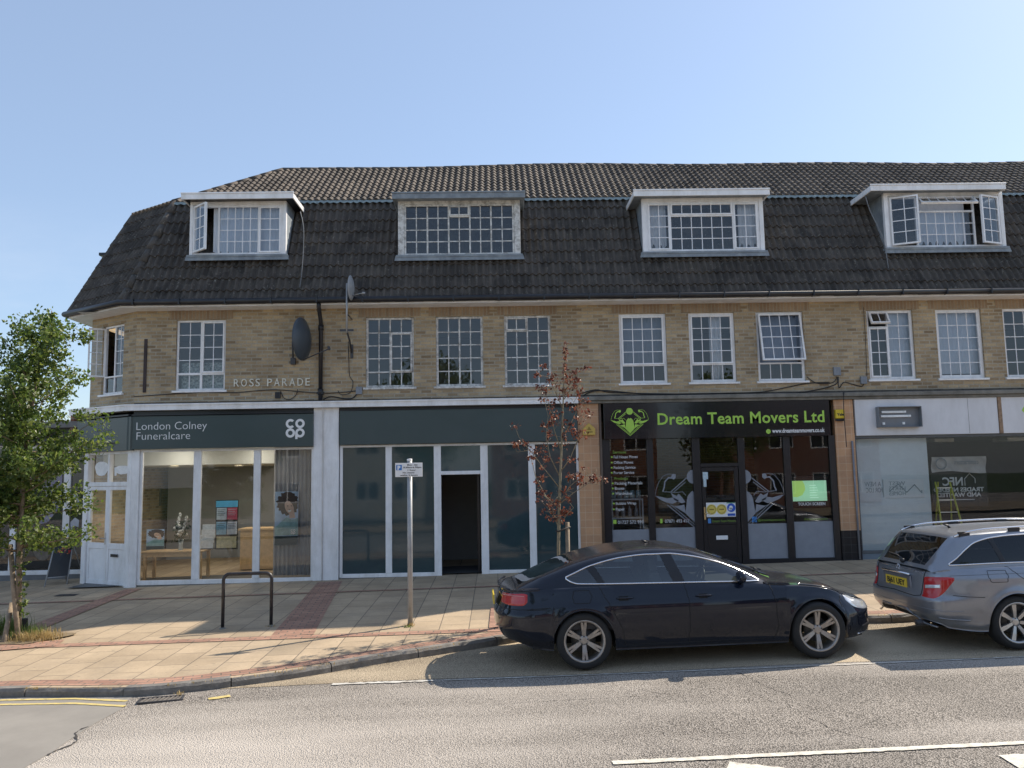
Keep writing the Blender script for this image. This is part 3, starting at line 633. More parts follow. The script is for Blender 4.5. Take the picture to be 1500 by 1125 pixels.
# ---- unit 4, big single shop window
x0, x1 = 7.70, 14.6; z0 = AZ(1300, 806, 0); z1 = 3.05
f = MB(); f.box(x0-.03, x1, -.01, .07, z0-.06, z0); f.box(x0-.03, x1, -.01, .07, z1-.05, z1+.01); f.box(x0-.03, x0, -.01, .07, z0, z1-.05); f.box(11.55, 11.62, -.01, .07, z0, z1-.05); f.box(x1, x1+.05, -.01, .07, z0, z1)
sf4 = f.build('shop_window', mat('grey_metal_frame', (.10, .11, .12), .4, var=.1), B, bevel=.004); sf4['label'] = 'wide shop window with pale partition and mirrored posters behind'
for a, b in ((x0, 11.55), (11.62, x1)): MB().quad((a, .03, z0), (b, .03, z0), (b, .03, z1-.05), (a, .03, z1-.05)).build('pane', G_four, sf4)
MB().box(x0-.03, x1+.05, .005, .07, fl(7.7)-.1, z0-.061).build('stall_riser', mat('blue_grey_plinth', (.16, .20, .24), .5, var=.1), B)
MB().box(x1+.05, XR, .0, .1, .2, 3.84).build('end_pier', M_tilepier, B)

# ---- tiled piers
for k, (a, b) in enumerate(((AX(849.5, 750), q[0]-.13), (q[11]+.04, 7.66))):
    zt0 = fl(a)+.62 if k else fl(a)+.1
    t = MB().box(a, b, -.045, .1, zt0, 3.838).build('tiled_pier', M_tilepier, B)
    MB().box(a-.003, b+.003, -.049, .1, fl(a)-.05, zt0-.0).build('black_tile_base', M_blacktile, t)
t = MB(); x = q[0]-.10; t.tube([(x, -.06, 3.84), (x, -.06, fl(x)+.05)], .028, 8)
t.build('brown_pipe', mat('brown_pipe_paint', (.12, .08, .055), .5), B)
cdt = MB(); xa_, xb_ = AX(1244, 600, -.07), AX(1252, 760, -.07)
cdt.tube([(xa_+.02, -.07, 2.95), (xa_+.03, -.07, fl(7.5)+.02)], .022, 8); cdt.build('grey_conduit', mat('grey_conduit_plastic', (.24, .24, .26), .5), B)

# ---- chamfered double door
d0, d1 = .12, LCH-.10; zf = .20; zt_d = 3.02
f = MB(); wj = .10
f.box(-.03, d0, -.05, .10, zf-.12, zt_d); f.box(d1, LCH+.04, -.05, .10, zf-.12, zt_d)
f.box(d0, d1, -.02, .08, zt_d-.06, zt_d); ztx = 2.33; f.box(d0, d1, -.02, .08, ztx-.05, ztx+.04); mid = (d0+d1)/2
f.box(mid-.03, mid+.03, -.02, .08, ztx+.04, zt_d-.06); f.xf(MCH)
df = f.build('corner_door_frame', M_white, B, bevel=.005)
for a, b in ((d0, mid-.03), (mid+.03, d1)):
    MB().quad((a, .04, ztx+.04), (b, .04, ztx+.04), (b, .04, zt_d-.06), (a, .04, zt_d-.06)).xf(MCH).build('pane', G_shop, df)
for k, (a, b) in enumerate(((d0+.005, mid-.004), (mid+.004, d1-.005))):
    f = MB(); s_ = .075; zb_, zt2_, zm_ = zf, ztx-.055, 1.05
    f.box(a, a+s_, -.01, .04, zb_, zt2_); f.box(b-s_, b, -.01, .04, zb_, zt2_); f.box(a+s_, b-s_, -.01, .04, zt2_-s_, zt2_); f.box(a+s_, b-s_, -.01, .04, zm_-.09, zm_+.03); f.box(a+s_, b-s_, -.01, .04, zb_, zb_+.10)
    f.box(a+s_, b-s_, .005, .03, zb_+.10, zm_-.09); f.xf(MCH); dl = f.build('door', M_white, df, bevel=.004)
    MB().quad((a+s_, .015, zm_+.03), (b-s_, .015, zm_+.03), (b-s_, .015, zt2_-s_), (a+s_, .015, zt2_-s_)).xf(MCH).build('door_pane', G_shop, dl)
f = MB(); f.box(mid+.18, mid+.42, -.022, -.01, .80, .86); f.xf(MCH); f.build('letterbox', M_black, df)
f = MB(); f.box(mid-.06, mid-.03, -.02, -.01, 1.05, 1.3); f.tube([(mid-.045, -.02, 1.18), (mid-.045, -.06, 1.18), (mid-.16, -.06, 1.18)], .009, 8); f.xf(MCH); f.build('handle', M_steel, df)

# ================================================================ signs (things of their own)
M_letw = mat('white_sign_letter', (.82, .82, .82), .45, var=.02)
M_green = mat('lime_green_letter', (.40, .66, .09), .45, var=.05)
M_greyv = mat('grey_etched_vinyl', (.25, .265, .30), .5, var=.08)
sg = empty('shop_sign', (-5.7, -.12, 3.4), 'dark slate fascia sign reading London Colney Funeralcare with white clover logo at its right end', 'shop sign')
zs0, zs1 = 3.035, 3.725; xs0, xs1 = -7.70, AX(458.6, 630, -.12)
MB().box(xs0, xs1, -.13, -.03, zs0, zs1).build('sign_board', M_slate, sg, bevel=.004)
MB().box(xs0+.1, xs1-.02, -.16, -.04, zs1+.012, zs1+.04).build('sign_light_trough', M_black, sg)
tx = MB()
text_mb(tx, 'London Colney', AX(200, 626, -.13), AZ(200, 630, -.13), -.1325, .235, width=AX(303, 626, -.13)-AX(200, 626, -.13), bold=-.003)
text_mb(tx, 'Funeralcare', AX(200, 642, -.13), AZ(200, 644.5, -.13), -.1325, .235, width=AX(278.5, 642, -.13)-AX(200, 642, -.13), bold=-.003)
tx.build('lettering', M_letw, sg)
def arc_stroke(mb, cx, cz, ro, ri, a0, a1, y0, y1, n=28, sx=1.0):
    for k in range(n):
        t0 = a0+(a1-a0)*k/n; t1 = a0+(a1-a0)*(k+1)/n
        P = [(cx+ro*sx*math.cos(t0), cz+ro*math.sin(t0)), (cx+ro*sx*math.cos(t1), cz+ro*math.sin(t1)), (cx+ri*sx*math.cos(t1), cz+ri*math.sin(t1)), (cx+ri*sx*math.cos(t0), cz+ri*math.sin(t0))]
        mb.prism(P, y0, y1)
def clover(mb, cx, cz, h, y, th=.008):
    r = h*.25; ro, ri = r*.98, r*.48; y0, y1 = y-th, y
    arc_stroke(mb, cx-r, cz+r, ro, ri, R(42), R(318), y0, y1); arc_stroke(mb, cx+r, cz+r, ro, ri, 0, 2*math.pi, y0, y1)
    arc_stroke(mb, cx-r, cz-r*.95, ro, ri, 0, 2*math.pi, y0, y1); arc_stroke(mb, cx+r, cz-r*.95, ro, ri, 0, 2*math.pi, y0, y1)
    mb.box(cx+r*.03, cx+r*.52, y0-.0005, y1, cz-2.25*r, cz-r*.95)
    mb.box(cx-r*.16, cx+r*.12, y0-.0003, y1, cz+r*.75, cz+r*1.25) if False else None
lg = MB(); clover(lg, AX(432.5, 628, -.13), AZ(432, 627.5, -.13), .40, -.132); lg.build('clover_logo', M_letw, sg)
# sign over the chamfered door
s2 = empty('shop_sign', (-8.4, .3, 3.4), 'slate sign board with faint small lettering above the white double doors on the corner', 'shop sign')
MB().box(-.22, LCH+.10, -.13, -.03, zs0-.02, zs1-.005).xf(MCH).build('sign_board', mat('slate_sign_glossy', (.04, .06, .064), .22, var=.06, vs=2), s2, bevel=.004)
tx = MB(); M_faint = mat('faint_grey_lettering', (.22, .24, .25), .5)
text_mb(tx, 'Call us 24 hours', .45, 3.44, -.1325, .13, width=.62); text_mb(tx, '01727 822043', .45, 3.27, -.1325, .14, width=.62); tx.xf(MCH).build('lettering', M_faint, s2)
MB().box(.0, LCH+.05, -.17, -.04, zs1+.012, zs1+.045).xf(MCH).build('sign_light_trough', M_black, s2)
# blank sign, unit 2
s3 = empty('shop_sign', (-.7, -.12, 3.4), 'blank dark slate fascia board above the empty shop with slate panes', 'shop sign')
MB().box(AX(497.3, 630, -.1), AX(846, 630, -.1), -.11, -.0, 3.055, 3.765).build('sign_board', M_slate, s3, bevel=.004)
# removals firm sign
s4 = empty('shop_sign', (4.7, -.12, 3.4), 'black fascia sign reading Dream Team Movers Ltd in lime green with muscle man emblem', 'shop sign')
xa4, xb4 = AX(884.5, 615, -.1), AX(1215.5, 615, -.1)
MB().box(xa4, xb4, -.11, .0, 3.075, 3.836).build('sign_board', mat('gloss_black_sign', (.008, .009, .014), .12, var=.1, coat=.3), s4, bevel=.004)
def stroke(mb, pts, w_, y0, y1):
    for i in range(len(pts)-1):
        a = Vector((pts[i][0], pts[i][1])); b = Vector((pts[i+1][0], pts[i+1][1])); d = b-a
        if d.length < 1e-6: continue
        n_ = Vector((-d.y, d.x)).normalized()*w_/2; e = d.normalized()*w_*.2
        mb.prism([tuple(a-e+n_), tuple(b+e+n_), tuple(b+e-n_), tuple(a-e-n_)], y0-.0002*(i % 2), y1)
def emblem(mb, cx, cz, s, y, sides=(1, -1), full=True, th=.003, line=.03):
    y0, y1 = y-th, y
    for sg_ in sides:
        def T(P): return [(cx+sg_*s*p[0], cz+s*p[1]) for p in P]
        hd = [(0, .66)]+[(.18*math.sin(a), .49+.18*math.cos(a)) for a in [math.pi*k/14 for k in range(1, 14)]]+[(0, .31)]
        mb.prism(T(hd), y0, y1)
        for poly in ([(0, .08), (.05, .14), (.10, .10), (.17, .02), (.20, -.08), (.22, -.25), (.25, -.42), (0, -.68)],
                     [(.24, -.14), (.33, -.17), (.42, -.13), (.52, -.08), (.56, .0), (.60, .10), (.54, .06), (.46, .02), (.40, .07), (.32, -.02)],
                     [(.40, -.10), (.55, -.02), (.70, -.04), (.84, .0), (1.0, .03), (.86, -.08), (.72, -.14), (.56, -.18)],
                     [(.24, -.42), (.27, -.20), (.36, -.22), (.50, -.24), (.58, -.21)]):
            mb.prism(T(poly), y0-.0006, y1)
        stroke(mb, T([(.70, -.20), (0, -.80)]), line*s, y0, y1); stroke(mb, T([(.62, -.19), (0, -.73)]), line*.7*s, y0, y1)
        stroke(mb, T([(.19, .46), (.60, .12)]), line*s, y0, y1); stroke(mb, T([(.22, .36), (.52, .12)]), line*.8*s, y0, y1)
        stroke(mb, T([(1.0, .03), (.97, .18), (.90, .36), (.78, .52), (.64, .57), (.50, .54)]), line*.5*s, y0, y1)
        mb.prism(T([(.46, .56), (.54, .57), (.58, .50), (.52, .42), (.46, .47)]), y0-.0003, y1)
        stroke(mb, T([(.52, .46), (.64, .48), (.74, .38), (.76, .24), (.80, .14)]), line*1.5*s, y0-.0004, y1)
        stroke(mb, T([(.80, .13), (.66, .12), (.50, .10), (.30, .12), (.22, .02)]), line*.6*s, y0, y1)
lg = MB(); ecx, ecz = AX(922.5, 616, -.11), AZ(922.5, 616, -.11); emblem(lg, ecx, ecz, .40, -.112); lg.build('muscle_man_emblem', M_green, s4)
tx = MB(); text_mb(tx, 'Dream Team Movers Ltd', AX(963, 612, -.11), AZ(963, 622, -.11), -.113, .345, width=AX(1207.5, 612, -.11)-AX(963, 612, -.11), bold=.006, space=1.04); tx.build('lettering', M_green, s4)
tx = MB(); text_mb(tx, 'www.dreamteammovers.co.uk', AX(1131, 632, -.11), AZ(1131, 634, -.11), -.113, .125, width=AX(1208, 632, -.11)-AX(1131, 632, -.11), bold=.003); tx.build('web_address', M_letw, s4)
lg = MB(); arc_stroke(lg, AX(1125.5, 632, -.11), AZ(1125.5, 632, -.11), .05, .0, 0, 2*math.pi, -.114, -.111, 16); lg.build('green_dot', M_green, s4)
# pale fascia boards of unit 4
s5 = empty('shop_sign', (9.3, -.06, 3.4), 'plain pale grey white fascia board behind the broken grey light box', 'fascia board')
xb5 = AX(1462, 605, -.06); MB().box(7.69, xb5-.01, -.07, 0, 3.06, 3.836).build('sign_board', M_whiteboard, s5, bevel=.003)
xs = AX(1418, 605, -.06); MB().box(xs-.003, xs+.003, -.073, -.068, 3.07, 3.83).build('board_joint', mat('dark_joint', (.2, .2, .2), .7), s5)
MB().box(xb5, xb5+.07, -.09, 0, 3.06, 3.836).build('timber_batten', mat('weathered_timber', (.30, .20, .13), .8, var=.3, vs=20), s5)
s6 = empty('shop_sign', (12.8, -.06, 3.4), 'pale fascia board with a green splash of paint at the far right edge', 'fascia board')
MB().box(xb5+.075, 14.6, -.07, 0, 3.06, 3.836).build('sign_board', M_whiteboard, s6, bevel=.003)
gx, gz = AX(1500, 601, -.07), AZ(1500, 601, -.07); gg = MB()
gg.prism([(gx-.05, gz), (gx+.04, gz+.14), (gx+.25, gz+.2), (gx+.3, gz-.1), (gx+.1, gz-.16)], -.074, -.07); gg.build('green_emblem', M_green, s6)
# light box
lb = empty('light_box', (8.6, -.1, 3.5), 'broken grey metal light box with two bare tube fittings, mounted on the pale fascia board', 'light box')
lx0, lx1, lz0, lz1 = AX(1283, 611, -.07), AX(1346, 611, -.07), AZ(1315, 626, -.07), AZ(1315, 596, -.07); M_gm = mat('grey_box_metal', (.20, .215, .235), .45, var=.15, dirt=(.1, .08, .06), dscale=6, damt=.4)
f = MB(); f.box(lx0, lx1, -.09, -.072, lz0, lz1); f.box(lx0, lx0+.012, -.21, -.09, lz0, lz1); f.box(lx1-.012, lx1, -.21, -.09, lz0, lz1); f.box(lx0+.012, lx1-.012, -.21, -.09, lz1-.012, lz1); f.box(lx0+.012, lx1-.012, -.21, -.09, lz0, lz0+.012)
f.build('metal_case', M_gm, lb, bevel=.003)
f = MB()
for zz, xa, xb in ((lz1-.11, .10, .62), (lz1-.20, .08, .72)):
    f.box(lx0+xa, lx0+xb, -.13, -.092, zz-.022, zz+.022); f.box(lx0+xa, lx0+xa+.04, -.15, -.13, zz-.02, zz+.02); f.box(lx0+xb-.04, lx0+xb, -.15, -.13, zz-.02, zz+.02)
for xa in (.12, .55): f.box(lx0+xa, lx0+xa+.05, -.11, -.092, lz0+.06, lz0+.11)
f.build('tube_fitting', mat('pale_enamel', (.85, .87, .88), .4), lb)

# ---- street name letters pinned to the brick
st = empty('street_name_lettering', (-4.9, -.03, 4.4), 'raised cream capital letters ROSS PARADE pinned to the brick wall', 'lettering')
M_cream = mat('cream_letter', (.72, .70, .60), .5, var=.05)
wd = AX(456, 560, -.03)-AX(342, 560, -.03)
tt = 'ROSS PARADE'; x = AX(342.5, 560, -.03)
adv = {'R': 1.0, 'O': 1.12, 'S': .85, 'P': .95, 'A': 1.1, 'D': 1.1, 'E': .85, ' ': .75}; tot = sum(adv[c] for c in tt); k = wd/tot
for c in tt:
    if c != ' ':
        tx = MB(); text_mb(tx, c, x, AZ(400, 565.5, -.03), -.02, .235, width=adv[c]*k*.70, depth=.03)
        tx.build('letter', M_cream, st)
    x += adv[c]*k

# ================================================================ things in and behind the shop windows
def paper(name, label, cat, x0, x1, z0, z1, y, m_, extra=None, group=None, th=.004):
    e = empty(name, ((x0+x1)/2, y, z0), label, cat, group); MB().box(x0, x1, y, y+th, z0, z1).build('sheet', m_, e)
    if extra: extra(e, x0, x1, z0, z1, y)
    return e
M_glow = mat('lit_lamp_glass', (1, .86, .62), .5, emit=5, var=0)
M_table = M_wood
# funeral parlour interior
MB().quad((-8.8, 1.2, 2.72), (-3.64, 1.2, 2.72), (-3.64, 5.0, 2.72), (-8.8, 5.0, 2.72)).build('suspended_ceiling', M_ceil, B)
MB().quad((-8.8, 1.2, 2.72), (-3.64, 1.2, 2.72), (-3.64, 1.2, 3.2), (-8.8, 1.2, 3.2)).quad((-8.8, .1, 3.2), (-3.64, .1, 3.2), (-3.64, 1.2, 3.2), (-8.8, 1.2, 3.2)).build('window_bulkhead', M_ceil, B)
MB().quad((-8.8, 4.9, .2), (-3.64, 4.9, .2), (-3.64, 4.9, 2.75), (-8.8, 4.9, 2.75)).build('shop_back_wall', mat('warm_grey_wall', (.27, .28, .28), .8, var=.04), B)
for px, py, Y in ((216, 689, 2.6), (318, 691, 3.2), (518, 0, 0), (300, 0, 0)):
    if not py: continue
for n_, (x, y, z) in enumerate(((-7.6, 2.2, 2.70), (-6.3, 2.9, 2.70), (-5.6, 2.0, 2.70), (-4.8, 2.8, 2.70), (-7.0, .65, 3.18), (-5.3, .65, 3.18))):
    pos = ['over the front left of the table', 'behind the vase of flowers', 'above the leaflet stand', 'above the pale counter', 'in the window bulkhead above the left pane', 'in the window bulkhead above the middle pane'][n_]
    e = empty('ceiling_downlight', (x, y, z), 'round lit downlight '+pos, 'ceiling light', 'lit ceiling downlights in the funeral parlour')
    MB().lathe([(.11, 0), (.11, -.012), (.085, -.02), (.085, -.004)], 20, M=Matrix.Translation((x, y, z))).build('rim', M_white, e)
    MB().lathe([(0, -.006), (.085, -.006)], 20, M=Matrix.Translation((x, y, z))).build('lit_disc', M_glow, e)
    ld = bpy.data.lights.new('downlight', 'AREA'); ld.shape = 'DISK'; ld.size = .17; ld.energy = 5; ld.color = (1, .93, .80)
    lo = bpy.data.objects.new('downlight_lamp', ld); COL.objects.link(lo); lo.parent = e; lo.location = (0, 0, -.03)
def pz(px, py, Y): v = atY(px, py, Y); return float(v[0]), float(v[2])
# table
tb = empty('console_table', (-6.9, .9, .3), 'light oak table standing inside the funeral parlour window', 'table')
xa, zt_t = pz(212, 807, .9); xb, _ = pz(303, 805, .9)
MB().box(xa, xb, .65, 1.25, zt_t-.03, zt_t).build('table_top', M_table, tb, bevel=.006)
for x in (xa+.06, xb-.1):
    for y in (.68, 1.18): MB().box(x, x+.06, y, y+.06, .25, zt_t-.03).build('leg', M_table, tb)
MB().box(xa+.12, xb-.1, .69, .71, zt_t-.12, zt_t-.03).build('apron', M_table, tb)
# vase of flowers
vx, _ = pz(265, 790, .95); vz = zt_t
va = empty('flower_vase', (vx, .95, vz), 'glass vase of white flowers with dark green leaves on the oak table', 'vase of flowers')
MB().lathe([(.05, 0), (.055, .02), (.04, .12), (.06, .24), (.05, .24), (.03, .12), (.045, .03), (0, .02)], 16, M=Matrix.Translation((vx, .95, vz))).build('vase', mat('vase_glass', (.5, .55, .55), .1), va)
fo = MB(); flw = MB()
for k in range(170):
    a = random.uniform(0, 6.28); r_ = random.uniform(0, .20); h_ = random.uniform(.18, .62); x, y, z = vx+r_*math.cos(a), .95+r_*math.sin(a)*.7, vz+h_
    d1_ = Vector((random.gauss(0, 1), random.gauss(0, 1), random.gauss(0, 1))).normalized()*.05; d2_ = Vector((random.gauss(0, 1), random.gauss(0, 1), random.gauss(0, 1))).normalized()*.022
    p = Vector((x, y, z)); fo.quad(p-d1_, p+d2_, p+d1_, p-d2_)
for k in range(22):
    a = random.uniform(0, 6.28); r_ = random.uniform(.0, .2); z = vz+random.uniform(.3, .55)
    flw.ell((vx+r_*math.cos(a), .9+r_*math.sin(a)*.6, z), .035, .03, .03, 8)
for k in range(11):
    for j in range(2): flw.ell((vx-.06+.004*k+random.uniform(-.02, .02), .92+random.uniform(-.02, .02), vz+.55+.024*k), .026, .02, .022, 6); flw.ell((vx+.07+.006*k+random.uniform(-.02, .02), .92, vz+.5+.022*k), .024, .02, .022, 6)
fo.build('leaves', mat('dark_flower_leaf', (.02, .05, .02), .6), va); flw.build('blooms', mat('white_petal', (.75, .74, .70), .6), va)
# photo board on the table (portrait, curly hair)
M_psky = mat('poster_blue', (.42, .56, .74), .4, var=.25, vs=3); M_hair = mat('poster_brown_hair', (.045, .03, .028), .5, var=.3, vs=30); M_skin = mat('poster_skin', (.66, .44, .34), .5, var=.15, vs=10); M_shirt = mat('poster_teal_shirt', (.26, .44, .46), .5, var=.3, vs=8); M_pdark = mat('poster_footer', (.02, .05, .06), .4)
def portrait(e, x0, x1, z0, z1, y):
    W, H = x1-x0, z1-z0
    sh = MB(); sh.prism([(x0+.002, z0+H*.18), (x1-.002, z0+H*.18), (x1-.002, z0+H*.50), (x0+W*.72, z0+H*.47), (x0+W*.5, z0+H*.52), (x0+W*.28, z0+H*.44), (x0+W*.1, z0+H*.36), (x0+.002, z0+H*.34)], y-.002, y); sh.build('shirt_image', M_shirt, e)
    hr = MB(); rnd = random.Random(3); cx, cz = x0+W*.56, z0+H*.78; P = []
    for k in range(40):
        a = 2*math.pi*k/40; rr = 1+.10*math.sin(k*2.4)+rnd.uniform(-.07, .07); P.append((min(x1-.003, max(x0+.003, cx+W*.47*rr*math.cos(a))), min(z1-.003, cz+H*.215*rr*math.sin(a))))
    hr.prism(P, y-.004, y-.002); hr.build('hair_image', M_hair, e)
    sk = MB(); fx, fz = x0+W*.62, z0+H*.70
    sk.prism([(fx+W*.185*math.cos(a)-W*.07*math.sin(a), fz+H*.125*math.sin(a)) for a in [2*math.pi*k/24 for k in range(24)]], y-.006, y-.004)
    sk.prism([(fx-.02*W, fz-H*.08), (fx+W*.2, fz-H*.05), (fx+W*.26, fz-H*.19), (fx+W*.02, fz-H*.20)], y-.0055, y-.004); sk.build('face_image', M_skin, e)
    ft = MB()
    for dx in (-.07, .09): ft.prism([(fx+W*dx+W*.035*math.cos(a), fz+H*.03+H*.008*math.sin(a)) for a in [2*math.pi*k/10 for k in range(10)]], y-.0075, y-.006)
    ft.prism([(fx-.03*W, fz-H*.035), (fx+.0*W, fz-H*.04), (fx+.05*W, fz-H*.03), (fx+.01*W, fz-H*.05)], y-.0075, y-.006); ft.build('features_image', M_hair, e)
    te = MB(); te.prism([(fx-.08*W, fz-H*.055), (fx+.10*W, fz-H*.045), (fx+.05*W, fz-H*.08), (fx-.03*W, fz-H*.082)], y-.0075, y-.006); te.build('smile_image', M_letw, e)
    MB().box(x0+.002, x1-.002, y-.0035, y, z0+.002, z0+H*.17).build('footer_band', M_pdark, e)
x0_, z0_ = pz(402, 797, .12); x1_, z1_ = pz(437, 721, .12)
e = paper('poster', 'tall poster of a smiling curly haired person hanging in the right hand shop pane', 'poster', x0_, x1_, z0_-.03, z1_+.02, .12, M_psky, portrait)
lg = MB(); clover(lg, x1_-.10, z0_+.25, .10, .113, .003); lg.build('clover_mark', M_letw, e)
x0_, z0_ = pz(214, 806, .8); x1_, z1_ = pz(241, 775, .8)
paper('poster', 'small landscape photo board of a curly haired person standing on the oak table', 'poster', x0_, x1_, z0_+.01, z1_, .8, M_psky, portrait)
# leaflet stand hung in the middle pane
lf = empty('leaflet_display', (-5.6, .1, 1.0), 'tall black framed leaflet display with blue header hanging in the middle shop pane', 'display board')
x0_, z0_ = pz(315, 805, .1); x1_, z1_ = pz(349, 732, .1); W = x1_-x0_; H = z1_-z0_
MB().box(x0_, x1_, .10, .13, z0_, z1_).build('frame_board', M_black, lf)
MB().box(x0_+.005, x1_-.005, .094, .10, z1_-.15, z1_-.015).build('blue_header', mat('sky_blue_card', (.15, .60, .90), .5), lf)
cards = [(.04, .49, .60, .84, (.78, .84, .88)), (.52, .97, .60, .84, (.85, .16, .22)), (.04, .49, .30, .56, (.35, .62, .76)), (.52, .97, .30, .56, (.82, .84, .88)), (.06, .95, .03, .26, (.82, .70, .42))]
for k, (a, b, c, d_, colr) in enumerate(cards):
    cc = MB().box(x0_+W*a, x0_+W*b, .094, .10, z0_+H*c, z0_+H*d_).build('leaflet', mat('leaflet_card_%d' % k, colr, .5, var=.2, vs=18), lf)
    if k < 4:
        l_ = MB()
        for j in range(4): l_.box(x0_+W*(a+.04), x0_+W*(b-.06-.05*(j % 2)), .092, .094, z0_+H*(d_-.04-.035*j)-.004, z0_+H*(d_-.04-.035*j)+.004)
        l_.build('printed_lines', M_pdark if k != 1 else M_letw, cc)
# brochure rack and counter
br_ = empty('brochure_rack', (-6.1, 1.1, zt_t), 'stepped rack of white brochures at the right end of the oak table', 'brochure rack')
bxx, bz = pz(292, 790, 1.0)
for k in range(4): MB().box(bxx, bxx+.30, 1.0+k*.06, 1.02+k*.06, zt_t+.02+k*.11, zt_t+.20+k*.11).build('brochure', mat('white_brochure', (.62, .66, .70), .5, var=.15, vs=20), br_)
MB().box(bxx-.01, bxx+.31, .97, 1.26, zt_t, zt_t+.02).build('rack_base', M_black, br_)
ct = empty('reception_counter', (-5.2, 2.2, .3), 'pale wooden reception counter deep inside the funeral parlour', 'counter')
x0_, z1_ = pz(352, 777, 2.0); MB().box(x0_, x0_+1.4, 2.0, 2.6, .3, z1_).build('counter_body', M_wood, ct, bevel=.01); MB().box(x0_-.04, x0_+1.44, 1.96, 2.64, z1_, z1_+.04).build('counter_top', M_wood, ct)
def drape(name, label, cat, x0, x1, z0, z1, y, m_, group=None, amp=.02, wl=.09):
    mb = MB(); n_ = int((x1-x0)/.012)+2; vs = []
    for i in range(n_):
        x = x0+(x1-x0)*i/(n_-1); a = math.sin(x/wl*6.283)+.5*math.sin(x/wl*2.7+1)
        vs += [(x, y+amp*a, z0), (x, y+amp*.7*a, z1)]
    mb.add(vs, [(2*i, 2*i+2, 2*i+3, 2*i+1) for i in range(n_-1)], 0, True); o = mb.build(name, m_); tag(o, label, cat, group); return o
M_curt = mat('grey_curtain_cloth', (.36, .36, .37), .9, var=.1, vs=3); M_net = mat('white_net_curtain', (.85, .86, .88), .9, var=.08, vs=8)
x0_ = AX(401, 750, .3); drape('curtain', 'long pale grey curtain hanging behind the right hand funeral parlour pane', 'curtain', x0_, AX(457, 750, .3), .35, 3.1, .28, M_curt)
# small notices and the door stickers
x0_, z0_ = pz(214, 777, 4.85)
tv = empty('wall_picture', (-7.4, 4.85, 1.7), 'dark square picture on the back wall of the funeral parlour', 'picture'); x0_, z0_ = pz(208, 716, 4.85); x1_, z1_ = pz(236, 741, 4.85); MB().box(x0_, x1_, 4.83, 4.87, z1_, z0_).build('picture_panel', mat('dark_picture', (.10, .10, .09), .5), tv)

# ---- removals firm: lettering and emblem on the glass belong to the shop front
yg = .026; tx = MB(); gr = MB(); dt = MB()
VW = mat('white_vinyl', (.62, .62, .62), .5); VG = mat('green_vinyl', (.20, .34, .05), .5)
lines = [('Services', 897.5, 662.5, 917, 1), ('Full House Moves', 899, 669.5, 934, 0), ('Office Moves', 899, 677.5, 927.5, 0), ('Packing Service', 899, 685, 931, 0), ('Porter Service', 899, 692.5, 929, 0), ('Products', 900, 701, 920, 1), ('Packing Materials', 900.5, 708, 941, 0), ('Boxes', 900.5, 715.5, 914.5, 0), ('Wardrobes', 901, 723, 926, 0), ('Bubble Wrap', 902, 737.5, 932, 0), ('Paper', 902, 746, 915, 0)]
for s_, a, b, c, hd in lines:
    x_, z_ = AX(a, b, yg), AZ(a, b+2, yg); text_mb(MB(), s_, x_, z_, yg, .085, width=AX(c, b, yg)-x_, depth=.002, bold=.001).build('lettering', VG if hd else VW, sf3)
    if not hd: dt.box(x_-.06, x_-.025, yg-.002, yg, z_+.012, z_+.045)
text_mb(MB(), '01727 572 990', AX(905, 765, yg), AZ(905, 767.5, yg), yg, .10, width=AX(943, 765, yg)-AX(905, 765, yg), depth=.002, bold=.001).build('lettering', VW, sf3)
text_mb(MB(), '07871 493 417', AX(974, 763.5, yg), AZ(974, 766, yg), yg, .10, width=AX(1010, 763, yg)-AX(974, 763, yg), depth=.002, bold=.001).build('lettering', VW, sf3)
text_mb(MB(), 'TOUCH SCREEN', AX(1169, 738, yg), AZ(1169, 740.5, yg), yg, .085, width=AX(1209, 738, yg)-AX(1169, 738, yg), depth=.002, bold=.002).build('lettering', VW, sf3)
text_mb(MB(), 'Dream Team Movers', AX(1043, 763, yg), AZ(1043, 765, yg), yg-.028, .075, width=AX(1077, 763, yg)-AX(1043, 763, yg), depth=.002).build('lettering', VG, sf3)
text_mb(MB(), '@dreamteammovers', AX(1110, 761, yg), AZ(1110, 763.5, yg), yg, .07, width=.58, depth=.002).build('lettering', VG, sf3)
text_mb(MB(), 'dreamteammovers', AX(1178, 760, yg), AZ(1178, 762, yg), yg, .07, width=.50, depth=.002).build('lettering', VG, sf3)
dt.build('green_bullets', M_green, sf3)
em = MB(); emblem(em, q[4]+.02, AZ(1016, 727, yg), .84, yg+.0, sides=(-1,), th=.002, line=.022); em.build('left_half_emblem', M_greyv, sf3)
em = MB(); emblem(em, q[7]-.02, AZ(1096, 727, yg), .84, yg+.0, sides=(1,), th=.002, line=.022); em.build('right_half_emblem', M_greyv, sf3)
ze_ = AZ(1000, 771, 0)
for a, b in ((1, 2), (3, 4), (7, 8), (9, 10)): MB().box(q[a]+.001, q[b]-.001, .022, .024, zb3_, ze_+.012*(a-5)).build('etched_band', M_greyv, sf3)
ic = MB(); ic.box(AX(1037, 762), AX(1041.5, 762), -.002, .0, AZ(1037, 766.5), AZ(1037, 759.5)); ic.box(AX(1102, 760), AX(1109, 760), yg-.002, yg, AZ(1102, 765), AZ(1102, 757)); ic.build('blue_icons', mat('icon_blue', (.07, .25, .60), .5), sf3)
ph = MB(); ph.box(AX(898, 764, yg), AX(903, 764, yg), yg-.002, yg, AZ(898, 767.5, yg), AZ(898, 761.5, yg)); ph.box(AX(967, 763, yg), AX(970.5, 763, yg), yg-.002, yg, AZ(967, 766.5, yg), AZ(967, 760, yg)); ph.build('green_icons', M_green, sf3)
